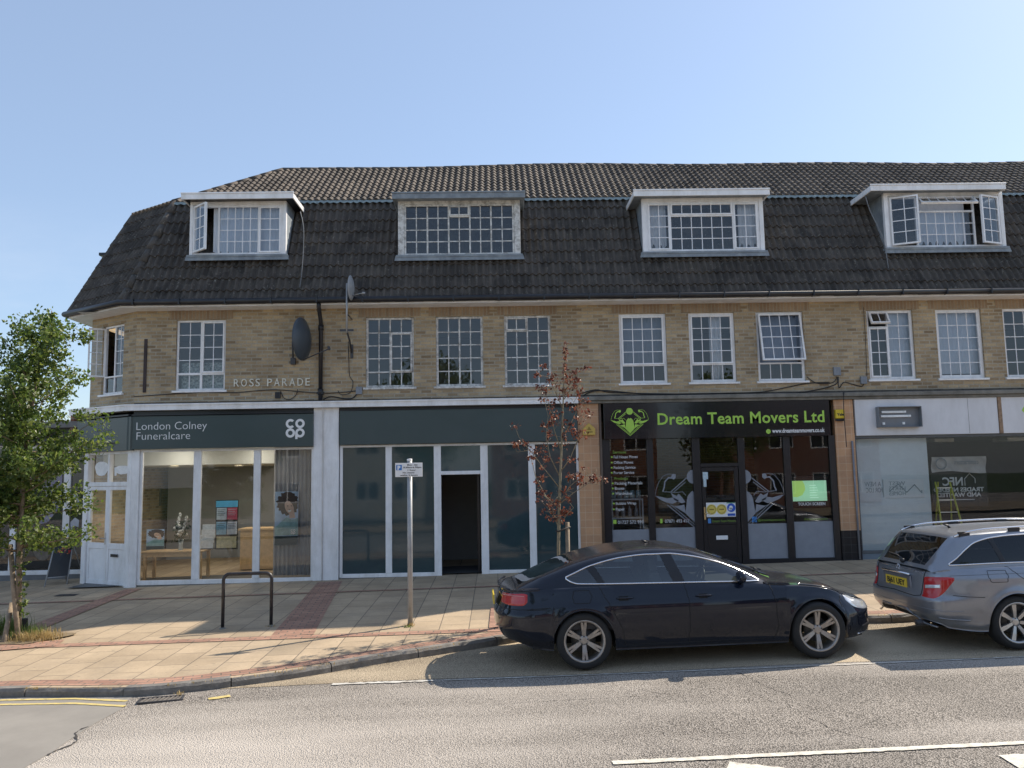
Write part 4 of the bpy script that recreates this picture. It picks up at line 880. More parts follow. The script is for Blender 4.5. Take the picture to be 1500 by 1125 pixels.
# notices on the door
nb = empty('notice', (4.5, -.01, 1.1), 'white notice with two yellow discs and a blue mask symbol on the black shop door', 'notice')
x0_, x1_, z0_, z1_ = AX(1034.5, 745), AX(1077.5, 745), AZ(1056, 757), AZ(1056, 736)
MB().box(x0_, x1_, -.006, -.001, z0_, z1_).build('notice_sheet', M_letw, nb)
W, H = x1_-x0_, z1_-z0_; M_yel = mat('notice_yellow', (.72, .56, .12), .5); M_blu = mat('notice_blue', (.02, .10, .50), .5)
for cx in (.18, .52):
    d = MB(); arc_stroke(d, x0_+W*cx, z0_+H*.52, H*.36, 0, 0, 6.2832, -.009, -.006, 20); o = d.build('yellow_disc', M_yel, nb)
    d = MB(); arc_stroke(d, x0_+W*cx, z0_+H*.52, H*.29, H*.26, 0, 6.2832, -.0105, -.009, 20); d.box(x0_+W*cx-.05, x0_+W*cx+.05, -.0105, -.009, z0_+H*.48, z0_+H*.56); d.build('disc_mark', mat('brown_ink', (.25, .16, .03), .5), nb)
d = MB(); arc_stroke(d, x0_+W*.85, z0_+H*.62, H*.30, 0, 0, 6.2832, -.009, -.006, 20); d.box(x0_+W*.72, x0_+W*.98, -.009, -.006, z0_+H*.05, z0_+H*.22); d.build('blue_disc', M_blu, nb)
d = MB(); arc_stroke(d, x0_+W*.84, z0_+H*.64, H*.13, 0, 0, 6.2832, -.011, -.009, 14); d.box(x0_+W*.76, x0_+W*.87, -.011, -.009, z0_+H*.45, z0_+H*.6); d.build('mask_symbol', M_letw, nb)
d = MB().box(x0_+W*.70, x0_+W*.99, -.0085, -.006, z0_+H*.93, z0_+H*.995); d.build('green_strip', mat('dark_green_ink', (.03, .2, .12), .5), nb)
nt_ = empty('notice', (4.4, -.01, 1.9), 'small pale blue notice stuck at the left edge of the black shop door glass', 'notice'); x_, z_ = AX(1029.5, 700), AZ(1030, 702)
MB().box(x_, x_+.11, -.006, -.001, z_+.0, z_+.15).box(x_+.01, x_+.07, -.006, -.001, z_-.16, z_-.0).build('notice_sheet', mat('pale_blue_paper', (.50, .62, .68), .5, var=.2, vs=30), nt_)
# touch screen
ts = empty('touch_screen', (6.6, .06, 1.9), 'lit green advertising screen behind the right hand black framed pane', 'screen')
x0_, x1_, z0_, z1_ = AX(1161, 718, .08), AX(1211, 718, .08), AZ(1186, 734, .08), AZ(1186, 704, .08)
MB().box(x0_-.08, x1_+.06, .09, .14, z0_-.12, z1_+.10).build('screen_body', M_black, ts)
def mat_emit(n_, c, s_):
    if n_ in MATS: return MATS[n_]
    return mat(n_, c, .4, emit=s_, var=.03)
MB().box(x0_, x1_, .082, .09, z0_, z1_).build('lit_screen', mat_emit('screen_mint', (.33, .62, .42), .42), ts)
d = MB(); W, H = x1_-x0_, z1_-z0_; P = [(x0_+.002, z0_+H*.22), (x0_+W*.12, z0_+H*.2), (x0_+W*.28, z0_+H*.3), (x0_+W*.37, z0_+H*.55), (x0_+W*.36, z0_+H*.8), (x0_+W*.30, z1_-.002), (x0_+.002, z1_-.002)]
d.prism(P, .079, .082); d.build('screen_shape', mat_emit('screen_lime', (.36, .58, .16), .4), ts)
d = MB()
for j in range(6): d.box(x0_+W*.5, x0_+W*(.75-.03*(j % 3)), .08, .0822, z0_+H*(.15+.12*j), z0_+H*(.18+.12*j))
d.build('screen_text', mat_emit('screen_text_colour', (.5, .75, .6), .5), ts)
# display cabinet
cb = empty('display_cabinet', (2.7, .25, .5), 'white framed glass cabinet of bottles and tubes behind the left hand black framed pane', 'cabinet')
x0_, x1_, z0_, z1_ = AX(895.5, 730, .25), AX(942.5, 730, .25), fl(2.6)+.05, AZ(918, 730.5, .25); f = MB()
for x in (x0_, x1_-.035):
    for y in (.25, .60): f.box(x, x+.03, y, y+.03, z0_, z1_)
for z in (z0_, AZ(918, 760, .25), z1_-.03): f.box(x0_+.031, x1_-.036, .252, .628, z, z+.028)
f.build('cabinet_frame', mat('pale_cabinet_metal', (.75, .80, .80), .4), cb)
for k in range(5):
    x = x0_+.07+k*.135; t = empty('storage_tin', (x, .42, z1_), 'patterned pale blue tin, number %s from the left on top of the display cabinet' % ['one', 'two', 'three', 'four', 'five'][k], 'tin', 'tins in a row on top of the display cabinet')
    MB().lathe([(0, 0), (.055, 0), (.055, .165), (.045, .175), (0, .175)], 16, M=Matrix.Translation((x, .40, z1_-.002))).build('tin_body', mat('patterned_tin', (.35, .48, .50), .4, var=.6, vs=35), t)
for k in range(4):
    x = x0_+.13+k*.14; t = empty('bottle', (x, .42, AZ(918, 760, .25)+.03), 'small white bottle, %s from the left on the cabinet shelf' % ['first', 'second', 'third', 'fourth'][k], 'bottle', 'white bottles on the shelf of the display cabinet')
    MB().lathe([(0, 0), (.042, 0), (.042, .15), (.018, .2), (.018, .24), (0, .24)], 14, M=Matrix.Translation((x, .40, AZ(918, 760, .25)+.029))).build('bottle_body', mat('grey_white_bottle', (.45, .44, .43), .4, var=.4, vs=30), t)

# ---- unit 4 interior
x0_, x1_ = 7.52, AX(1362, 720, .25)
MB().box(x0_, x1_, .24, .30, fl(8)+.03, 3.0).build('pale_partition', mat('pale_blue_board', (.78, .86, .90), .6, var=.04), B)
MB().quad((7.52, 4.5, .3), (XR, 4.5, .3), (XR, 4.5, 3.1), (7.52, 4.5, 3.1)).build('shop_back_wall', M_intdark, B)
MB().quad((7.52, .62, 3.04), (XR, .62, 3.04), (XR, 5.8, 3.04), (7.52, 5.8, 3.04)).build('shop_ceiling', mat('grey_ceiling', (.2, .2, .19), .8), B)
M_ghost = mat('pale_blue_poster', (.80, .84, .86), .6, var=.04); M_ghostt = mat('faded_grey_ink', (.30, .36, .40), .6)
def gp(name, label, pa, pb, pc, pd, lines_, icon=False):
    x0, x1, z1, z0 = AX(pa, 720, .2), AX(pb, 720, .2), AZ((pa+pb)/2, pc, .2), AZ((pa+pb)/2, pd, .2)
    e = empty(name, ((x0+x1)/2, .2, z0), label, 'poster'); MB().box(x0, x1, .21, .225, z0, z1).build('poster_sheet', M_ghost, e); t = MB(); H = z1-z0
    for k, (s_, fx) in enumerate(lines_): text_mb(t, s_, x0+(x1-x0)*fx, z1-H*(.32+.27*k), .208, H*.30, width=.36, depth=.002, mirror=True)
    if icon: stroke(t, [(x1-.75, z0+.15), (x1-.75, z1-.25), (x1-.55, z1-.1), (x1-.38, z1-.28), (x1-.2, z1-.12), (x1-.05, z1-.3), (x1-.05, z0+.15)], .02, .205, .208)
    t.build('mirrored_lettering', M_ghostt, e)
gp('poster', 'pale poster with mirrored words A NEW FOR LOC, left on the light blue board', 1259.5, 1291, 702, 735, [('A NEW', .25), ('FOR LOC', .3)])
gp('poster', 'pale poster with mirrored words WEST HERTS HOMES and house outline on the light blue board', 1295, 1354, 702, 729, [('WEST', .13), ('HERTS', .13), ('HOMES', .13)], True)
nf = empty('poster', (9.7, .3, 1.2), 'black poster with mirrored words NFC TRADES NEEDED AND WANTED behind the stepladder', 'poster')
x0_, x1_, z1_, z0_ = AX(1364, 710, 1.2), AX(1446, 710, 1.2), AZ(1400, 694, 1.2), AZ(1400, 742, 1.2)
MB().box(x0_, x1_, 1.2, 1.22, z0_, z1_).build('poster_sheet', mat('poster_navy_black', (.012, .014, .024), .4), nf); t = MB()
def mir(s_, pa, pb, py, sz, bold=0): xx0, xx1 = AX(pa, py, 1.19), AX(pb, py, 1.19); text_mb(t, s_, xx0, AZ((pa+pb)/2, py, 1.19), 1.195, sz, width=xx1-xx0, depth=.002, mirror=True, bold=bold)
mir('NFC', 1381, 1411, 711, .26, .008); mir('TRADES NEEDED', 1368, 1442, 720, .13, .005); mir('AND WANTED', 1373, 1438, 727.5, .13, .005)
xx, zz = AX(1421, 706, 1.19), AZ(1421, 711, 1.19); stroke(t, [(xx-.12, zz), (xx-.12, zz+.15), (xx, zz+.27), (xx+.12, zz+.15), (xx+.12, zz+.05)], .016, 1.19, 1.195); t.box(AX(1376, 733, 1.19), AX(1428, 733, 1.19), 1.19, 1.195, AZ(1400, 732.5, 1.19), AZ(1400, 731.5, 1.19))
t.build('mirrored_lettering', mat('soft_white_ink', (.85, .86, .88), .6), nf)
bn = empty('banner', (9.8, 1.0, 2.4), 'crumpled grey banner with mirrored writing hanging above the black poster', 'banner')
x0_, x1_, z1_, z0_ = AX(1365, 680, 1.0), AX(1445, 680, 1.0), AZ(1400, 669, 1.0), AZ(1400, 692, 1.0); mb = MB(); vs = []
NN = 40
for i in range(NN+1):
    u = i/NN; 
    for j in range(9): v = j/8; vs.append((x0_+(x1_-x0_)*u, 1.02+.03*math.sin(u*13+v*5), z0_+(z1_-z0_)*v+.03*math.sin(u*5)*(1-v)))
mb.add(vs, [(i*9+j, (i+1)*9+j, (i+1)*9+j+1, i*9+j+1) for i in range(NN) for j in range(8)], 0, True); mb.build('cloth', mat('grey_banner_cloth', (.62, .62, .60), .7, var=.15, vs=5), bn)
t = MB(); text_mb(t, 'contractors', x0_+.5, z0_+.18, .975, .16, width=.55, depth=.002, mirror=True); arc_stroke(t, x0_+.2, z0_+.2, .13, .11, 0, 6.28, .97, .975, 20); t.build('mirrored_lettering', M_ghostt, bn)
# stepladder
sl_ = empty('stepladder', (9.6, .9, .5), 'yellow and green stepladder standing inside the empty shop window', 'stepladder'); M_yl = mat('yellow_green_fibreglass', (.72, .74, .12), .5)
def Q(px, py, y): v = atY(px, py, y); return (v[0], y, v[2])
g0 = fl(9.6)+.04
def tog(p, q_, z): # extend line p->q to height z
    p, q_ = Vector(p), Vector(q_); k = (z-p.z)/(q_.z-p.z); return tuple(p.lerp(q_, k))
L1 = (Q(1370, 706, .80), Q(1379, 768, .62)); L2 = (Q(1391, 706, .80), Q(1409, 768, .62)); L3 = (Q(1392, 706, .86), Q(1394, 766, 1.15)); L4 = (Q(1374, 706, .86), Q(1371, 766, 1.15))
for a, b in (L1, L2): MB().tube([a, tog(a, b, g0)], .022, 6, smooth=False).build('front_rail', M_yl, sl_)
for a, b in (L3, L4): MB().tube([a, tog(a, b, g0)], .018, 6, smooth=False).build('rear_rail', M_yl, sl_)
for k in range(7):
    t_ = .12+k*.24; a = Vector(L1[0]).lerp(Vector(L1[1]), t_*1.2); b = Vector(L2[0]).lerp(Vector(L2[1]), t_*1.2)
    if min(a.z, b.z) < g0+.1: break
    MB().box(a.x, b.x, a.y-.01, a.y+.06, a.z-.012, a.z+.012).build('tread', M_steel, sl_)
for k, (pa, pb, py, Y) in enumerate(((1276, 1308, 655, 1.8), (1369, 1398, 646, 1.9), (1476, 1510, 650, 1.9))):
    x0_, x1_ = AX(pa, py, Y), AX(pb, py, Y)
    e = empty('ceiling_light', ((x0_+x1_)/2, Y, 3.0), ['unlit square ceiling light above the light blue board', 'unlit square ceiling light above the grey banner', 'long unlit ceiling light near the right edge of the photo'][k], 'ceiling light', 'unlit ceiling lights in the empty shop'); MB().box(x0_, x1_, Y, Y+.6, 2.955, 3.035).build('light_body', mat('opal_diffuser', (.70, .70, .66), .5), e, bevel=.01)

# ---- curtains upstairs
M_blind = mat('grey_blue_blind', (.74, .79, .86), .8, var=.05, vs=2)
def cu(label, a, b, zc, zd, y, m_, amp=.02): return drape('curtain', label, 'curtain', a, b, zc, zd, y, m_, 'curtains in the upstairs windows', amp)
cu('closed grey blue blind in the leftmost dormer beside its open casement', AX(312, 330, YD+.12), AX(414, 330, YD+.12), zb1-.12, zt1-.1, YD+.16, M_blind, .006)
cu('pale curtain drawn in the left side light of the third dormer', AX(948, 330, YD+.14), AX(976, 330, YD+.14), zb3-.12, zt3-.1, YD+.18, M_net, .015)
cu('pale curtain drawn in the right side light of the third dormer', AX(1082, 330, YD+.14), AX(1108, 330, YD+.14), zb3-.12, zt3-.1, YD+.18, M_net, .015)
cu('grey blind behind the fixed pane of the rightmost dormer', AX(1345, 330, YD+.14), AX(1415, 330, YD+.14), zb4-.12, zt4-.1, YD+.18, M_blind, .006)
cu('grey blind in the window above the muscle man emblem', WD[0]+.05, WD[1]-.05, ZB+.42, ZT-.05, .24, mat('soft_grey_blind', (.30, .34, .40), .9, var=.05), .004)
cu('grey blind in the window whose casement is pushed open', WF_[0]+.05, WF_[1]-.05, ZB+.42, ZT-.05, .30, MATS['soft_grey_blind'], .004)
cu('pale net curtain at the right of the window above the word Team', AX(1040, 510, .2), AX(1058, 510, .2), ZB+.05, ZT-.05, .22, M_net)
cu('plain blind across the window above the broken light box, right pane', AX(1303, 510, .2), AX(1333, 510, .2), ZB+.05, ZT-.05, .22, M_blind, .004)
cu('plain blind across the large single window at the upper right', AX(1375, 510, .2), AX(1437, 510, .2), ZB+.12, ZT-.05, .22, M_blind, .004)
cu('patterned net curtain behind the window above the funeral parlour sign', W1[0]+.05, W1[1]-.05, ZB+.02, ZB+.62, .22, mat('patterned_net', (.42, .46, .43), .9, var=.7, vs=22), .01)
k = MB(); xx = .46
drp = [( -.0, 0)]
# ================================================================ fixings on the facade
sd_ = empty('satellite_dish', (AX(436, 500, -.1), -.1, 5.2), 'large dark grey satellite dish beside the black downpipe', 'satellite dish'); M_dish = mat('dark_grey_dish', (.055, .07, .085), .4, var=.12, vs=3); M_dk = mat('dark_metal', (.05, .05, .055), .45, var=.2)
def dish(parent, c, rx, rz, yaw, tilt, m_, depth=.13):
    mb = MB(); vs = []; n1, n2 = 8, 32
    for i in range(n1+1):
        r_ = i/n1
        for k in range(n2): a = 6.2832*k/n2; vs.append((rx*r_*math.cos(a), depth*(r_*r_-1), rz*r_*math.sin(a)))
    for i in range(n1+1):
        r_ = i/n1
        for k in range(n2): a = 6.2832*k/n2; vs.append((rx*r_*math.cos(a), depth*(r_*r_-1)+.012, rz*r_*math.sin(a)))
    o = (n1+1)*n2
    fs = [(i*n2+k, (i+1)*n2+k, (i+1)*n2+(k+1) % n2, i*n2+(k+1) % n2) for i in range(n1) for k in range(n2)]
    fs += [(o+i*n2+k, o+i*n2+(k+1) % n2, o+(i+1)*n2+(k+1) % n2, o+(i+1)*n2+k) for i in range(n1) for k in range(n2)]
    fs += [(n1*n2+k, o+n1*n2+k, o+n1*n2+(k+1) % n2, n1*n2+(k+1) % n2) for k in range(n2)]
    mb.add(vs, fs, 0, True); Mx = Matrix.Translation(c) @ Matrix.Rotation(yaw, 4, 'Z') @ Matrix.Rotation(tilt, 4, 'X'); mb.xf(Mx)
    return mb.build('dish_bowl', m_, parent), Mx
v = atY(443, 497, -.35); c = Vector((v[0], -.38, v[2]))
# the bowl faces right and outwards
d_, Mx = dish(sd_, c, .42, .46, R(76), R(0), M_dish)
ar = MB(); tip = Vector(atY(482, 511, -.75)); lo_ = Vector(atY(444, 527, -.45)); ar.tube([lo_, tip], .014, 8); ar.tube([tip, tip+Vector((-.03, .1, .05))], .03, 10); ar.build('feed_arm', M_dk, sd_)
ar = MB(); pw = Vector((AX(430, 510, -.02), 0, AZ(430, 515, -.02))); ar.tube([pw+Vector((0, 0, .2)), pw+Vector((0, -.12, .2)), pw+Vector((.02, -.14, -.15))], .018, 8); ar.tube([pw+Vector((0, -.1, .1)), c+Vector((.0, .05, 0))], .022, 8); ar.box(pw.x-.05, pw.x+.05, -.07, -.0, pw.z-.28, pw.z-.14); ar.build('wall_bracket', M_dk, sd_)
s2_ = empty('satellite_dish', (AX(508, 480, -.15), -.15, 5.3), 'small pale satellite dish on a tall galvanised pole in front of the gutter', 'satellite dish'); M_galv = mat('galvanised_steel', (.36, .37, .38), .45, metal=.3, var=.15, dirt=(.26, .25, .23), dscale=8, damt=.4)
pxp = AX(508, 450, -.62); zt_p, zb_p = AZ(508, 415, -.62), AZ(508, 488, -.2)
pl = MB(); pl.tube([(pxp, -.62, zt_p), (pxp, -.60, 5.95), (pxp+.02, -.22, 5.3), (pxp+.02, -.2, zb_p)][:1]+[(pxp, -.62, 5.35)], .020, 8); pl.build('pole', M_galv, s2_)
wb = MB(); wb.tube([(pxp, 0, 5.02), (pxp, -.30, 5.25), (pxp, -.62, 5.4)], .02, 6); wb.box(pxp-.14, pxp+.14, -.63, -.60, 5.38, 5.42); wb.box(pxp-.03, pxp+.03, -.02, 0, 4.9, 5.2); wb.tube([(pxp, 0, 5.75), (pxp, -.62, 5.75)], .015, 6); wb.build('wall_bracket', M_dk, s2_)
d2, Mx = dish(s2_, Vector((AX(514.5, 422, -.66), -.68, AZ(514.5, 422, -.66))), .22, .26, R(84), R(0), mat('pale_grey_dish', (.30, .31, .32), .5), .06)
ar = MB(); t_ = Vector(atY(532, 429, -.85)); ar.tube([Vector(atY(515, 433, -.7)), t_], .008, 6); ar.tube([t_+Vector((-.02, 0, 0)), t_+Vector((.04, 0, -.005))], .022, 8); ar.build('feed_arm', M_galv, s2_)
# alarm boxes
al = empty('alarm_box', (AX(862, 628, -.1), -.1, 3.3), 'faded yellow hexagonal alarm box on the left tan tiled pier', 'alarm box'); cx, cz = AX(862.5, 629, -.06), AZ(862.5, 629, -.06); k = .13
MB().prism([(cx-k, cz-k*.95), (cx+k, cz-k*.95), (cx+k, cz+k*.1), (cx+k*.55, cz+k*.55), (cx, cz+k*1.0), (cx-k*.55, cz+k*.55), (cx-k, cz+k*.1)], -.12, -.045).build('alarm_case', mat('faded_yellow_plastic', (.58, .40, .09), .5, var=.08), al, bevel=.008)
MB().prism([(cx-.05, cz-.02), (cx+.05, cz-.02), (cx, cz+.06)], -.1225, -.12).box(cx-.07, cx+.07, -.1225, -.12, cz-.07, cz-.045).build('printed_mark', mat('brown_ink', (.25, .16, .03), .5), al)
al = empty('alarm_box', (AX(1229, 607, -.1), -.1, 3.5), 'bright yellow alarm box with a dark lower edge on the right tan tiled pier', 'alarm box'); cx, cz = AX(1229, 607, -.06), AZ(1229, 607, -.06)
MB().box(cx-.10, cx+.10, -.13, -.045, cz-.09, cz+.10).build('alarm_case', mat('bright_yellow_plastic', (.72, .52, .03), .4, var=.05), al, bevel=.012); MB().box(cx-.085, cx+.085, -.12, -.045, cz-.145, cz-.092).build('lower_case', M_black, al, bevel=.01)
t = MB(); text_mb(t, 'Yale', cx-.075, cz-.03, -.132, .075, width=.15, depth=.002, bold=.003); t.build('lettering', M_black, al)
# cables and junction boxes
def cable(label, pts, r_=.009, Y=-.02, m_=None, group='cables along the facade'):
    P = [Vector((AX(a, b, Y), Y, AZ(a, b, Y))) for a, b in pts]; Q_ = []
    for i in range(len(P)-1):
        for t_ in np.linspace(0, 1, 6)[:-1]:
            p0 = P[max(i-1, 0)]; p1 = P[i]; p2 = P[i+1]; p3 = P[min(i+2, len(P)-1)]
            Q_.append(.5*((2*p1)+(-p0+p2)*t_+(2*p0-5*p1+4*p2-p3)*t_*t_+(-p0+3*p1-3*p2+p3)*t_**3))
    Q_.append(P[-1]); o = MB().tube(Q_, r_, 5).build('cable', m_ or M_blackpl); return tag(o, label, 'cable', group)
cable('thin black cable sagging below the street name letters towards the grey box', [(196, 581), (290, 575), (345, 575), (403, 571), (470, 576), (520, 573), (523, 571)])
cable('looped black cable hanging left of the downpipe foot', [(411, 573), (416, 583), (425, 585), (434, 578), (436, 570)], .008)
cable('thick black cable running from the downpipe foot to the grey box', [(474, 585), (485, 581), (505, 584), (517, 583), (524, 575)], .013)
cable('thin cable dropping from the small satellite dish bracket', [(510, 500), (511, 530), (512, 550), (517, 560), (513, 575), (500, 578), (495, 572)], .007)
cable('black cable arching over the left tan pier', [(846, 578), (862, 573), (876, 571), (900, 575), (1000, 577), (1100, 575), (1130, 572), (1180, 562), (1215, 560)], .010)
cable('heavy black cable draped along the concrete ledge towards the right hand boxes', [(850, 583), (877, 572), (960, 578), (1080, 578), (1170, 575), (1222, 564), (1226, 552)], .011)
cable('thin black cable from the right window corner to the upper grey box', [(1182, 552), (1196, 561), (1218, 561), (1225, 555)], .009)
cable('black cable arching between the two grey junction boxes', [(1228, 552), (1229, 568), (1236, 560), (1246, 562), (1262, 566), (1265, 561)], .010)
cable('vertical black cable in front of the right tan pier', [(1236, 574), (1236, 600), (1239, 640), (1240, 655)], .009, -.17)
cable('thin dark cable hanging beside the window with the small top light open', [(1265, 450), (1268, 500), (1270, 556)], .006)
cable('grey cable hanging down the mansard by the rightmost dormer', [(1268, 288), (1275, 310), (1292, 345), (1298, 370), (1303, 405)], .010, -.15, M_gm)
cable('pale cable running down the tiles right of the leftmost dormer', [(440, 310), (445, 340), (442, 400), (436, 436)], .008, -.35, M_gm)
for k, (px, py, s_, lb_) in enumerate(((1226, 544, .075, 'square grey junction box higher up on the brick'), (1265, 557, .065, 'small dark grey junction box below the window with open top light'), (526, 572, .065, 'grey junction box at the lower left corner of the old timber window'), (407, 579, .055, 'black cable box on the brick left of the downpipe'))):
    x_, z_ = AX(px, py, -.03), AZ(px, py, -.03); o = MB().box(x_-s_, x_+s_, -.06, 0, z_-s_*1.2, z_+s_*1.2).box(x_-s_*.3, x_+s_*.3, -.065, -.058, z_-s_*.5, z_+s_*.5).build('junction_box', mat('grey_box_plastic', (.22, .24, .27), .5) if k != 3 else M_black, None, bevel=.006); tag(o, lb_, 'junction box', 'boxes on the brick wall')
x_, z0_, z1_ = AX(213, 535, 0), AZ(213, 575, 0), AZ(213, 497, 0); o = MB().box(x_-.03, x_+.03, -.025, 0, z0_, z1_).build('iron_wall_bar', mat('rusty_iron', (.055, .04, .04), .8, var=.3), None); tag(o, 'dark iron bar fixed upright to the brick near the corner', 'iron bar')
# ================================================================ ground, road, pavement
def mat_road(name, base, dark, light, scale, bump, var=.26):
    mt, t, b, o = _new(name); co = _coord(t)
    v = _n(t, 'TexVoronoi', feature='F1'); v.inputs['Scale'].default_value = scale; t.links.new(co, v.inputs['Vector'])
    sp = _n(t, 'SeparateColor'); t.links.new(v.outputs['Color'], sp.inputs[0])
    col = _mix(t, _ramp(t, sp.outputs[0], [(.0, 0), (.75, .35), (1, 1)]), base, light)
    edge = _ramp(t, v.outputs['Distance'], [(.32, 0), (.62, 1)]); col = _mix(t, edge, col, dark)
    n2 = _noise(t, co, .55, 6, .65); col = _mix(t, 1.0, col, _ramp(t, n2, [(.3, 1-var), (.7, 1.08)]), 'MULTIPLY')
    n3 = _noise(t, co, scale*.9, 4, .8); col = _mix(t, _ramp(t, n3, [(.60, 0), (.66, .8)]), col, dark)
    n4 = _noise(t, co, .35, 3, .5, (.3, 1.6, 1)); col = _mix(t, _ramp(t, n4, [(.42, 0), (.66, .6)]), col, tuple(x*1.12 for x in light))
    t.links.new(col, b.inputs['Base Color']); b.inputs['Roughness'].default_value = .82; b.inputs['Specular IOR Level'].default_value = .35
    iv = _n(t, 'Math', operation='SUBTRACT'); iv.inputs[0].default_value = 1; t.links.new(v.outputs['Distance'], iv.inputs[1])
    pr = _bump(t, iv.outputs[0], bump, .02, b); _bump(t, n3, bump*.6, .012, b, pr)
    return mt
M_road = mat_road('coarse_chipped_asphalt', (.40, .355, .305), (.10, .088, .075), (.62, .56, .49), 70, .6)
M_bay = mat_road('worn_sandy_asphalt', (.46, .375, .26), (.17, .135, .095), (.66, .54, .38), 74, .5, .3)
M_side = mat('smooth_side_road_asphalt', (.27, .25, .22), .85, var=.1, vs=1.3, bump=.35, bs=160, dirt=(.16, .145, .13), dscale=.8, damt=.4)
M_slab = mat_brick('sandstone_paving_slab', (.56, .435, .295), (.46, .355, .24), (.20, .165, .125), bw=.60, bh=.425, ms=.008, off=.5, rot=R(90), rough=.85, bump=.5, pv=.22, stain=.34, dark=(.29, .24, .185), damt=.6, third=(.38, .31, .22), spots=(.20, .17, .13))
M_band = mat_brick('red_brick_paving', (.52, .30, .215), (.36, .20, .145), (.20, .165, .13), bw=.215, bh=.105, ms=.010, off=.5, rough=.85, pv=.25, stain=.3, dark=(.22, .15, .11), damt=.45, third=(.42, .25, .18))
M_kerb = mat('granite_kerb', (.20, .185, .165), .85, var=.3, vs=9, bump=.7, bs=45, dirt=(.085, .075, .065), dscale=3, damt=.75)
M_ground = mat('verge_ground', (.09, .085, .06), .9, var=.3)
M_grassy = mat('grass', (.05, .085, .025), .9, var=.3)
KP = [(-60, -7.7), (-14, -7.72), (-5.6, -7.74), (-4.6, -7.86), (-3.9, -7.90), (-3.06, -7.68), (-2.34, -7.38), (-1.46, -6.86), (-.7, -6.47), (.08, -6.06), (.7, -5.72), (1.3, -5.52), (3.0, -5.46), (4.6, -5.52), (5.4, -5.68), (6.2, -5.62), (8, -5.55), (14, -5.5), (60, -5.5)]
def resample(K, step=.12):
    out_ = []
    for i in range(len(K)-1):
        p0, p1, p2, p3 = [Vector(K[j]) for j in (max(i-1, 0), i, i+1, min(i+2, len(K)-1))]; L = (p2-p1).length
        if L > 10: m0 = m1 = (p2-p1)
        else: m0 = (p2-p0)*.5*min(1, 2*L/max(.01, (p2-p0).length)); m1 = (p3-p1)*.5*min(1, 2*L/max(.01, (p3-p1).length))
        n_ = max(1, int(L/step)) if L < 10 else 12
        for k in range(n_):
            t_ = k/n_; h = (2*t_**3-3*t_**2+1)*p1+(t_**3-2*t_**2+t_)*m0+(-2*t_**3+3*t_**2)*p2+(t_**3-t_**2)*m1; out_.append(h)
    out_.append(Vector(K[-1])); return out_
KR = resample(KP)
def knorm(i):
    d = KR[min(i+1, len(KR)-1)]-KR[max(i-1, 0)]; d.normalize(); return Vector((-d.y, d.x))
def set_uv(ob, uvs):
    me = ob.data; lay = me.uv_layers[0].data; li = [l.vertex_index for l in me.loops]
    for k, i in enumerate(li): lay[k].uv = uvs[i]
def kstrip(name, a, b, mat_, dz, zf_=zpav, i0=0, i1=None):
    vs, uv, fs = [], [], []; L = 0; i1 = i1 or len(KR)
    for n_, i in enumerate(range(i0, i1)):
        p = KR[i]; nn = knorm(i); L += (KR[i]-KR[i-1]).length if n_ else 0
        for o_ in (a, b): q_ = p+nn*o_; vs.append((q_.x, q_.y, zf_(q_.x, q_.y)+dz)); uv.append((L, o_))
        if n_: k = 2*n_; fs.append((k-2, k, k+1, k-1))
    ob = MB().add(vs, fs).build(name, mat_); set_uv(ob, uv); return struct(ob)
MB().quad((-400, -400, -1.6), (400, -400, -1.6), (400, 400, -1.6), (-400, 400, -1.6)).build('ground', M_grassy)['kind'] = 'structure'
def sheet(name, xs__, ys__, zf_, dz, m_):
    vs = [(x, y, zf_(x, y)+dz) for y in ys__ for x in xs__]; n_ = len(xs__)
    fs = [(j*n_+i, j*n_+i+1, (j+1)*n_+i+1, (j+1)*n_+i) for j in range(len(ys__)-1) for i in range(n_-1)]
    return struct(MB().add(vs, fs).build(name, m_))
sheet('road', [-60, -30, -15, 0, 15, 30, 60], [-60, -19, -5], zroad, 0, M_road)
vs = []; fs = []
for i, p in enumerate(KR):
    q_ = p+knorm(i)*.05; vs += [(q_.x, q_.y, zpav(q_.x, q_.y)), (q_.x, 8, zpav(q_.x, 8))]
    if i: fs.append((2*i-2, 2*i, 2*i+1, 2*i-1))
struct(MB().add(vs, fs).build('pavement', M_slab))
sheet('pavement_opposite', [-60, -30, 0, 30, 60], [-29, -19.5], lambda x, y: zroad(x, y)+.12, 0, M_slab)
kstrip('brick_kerb_edging', .13, .36, M_band, .004)
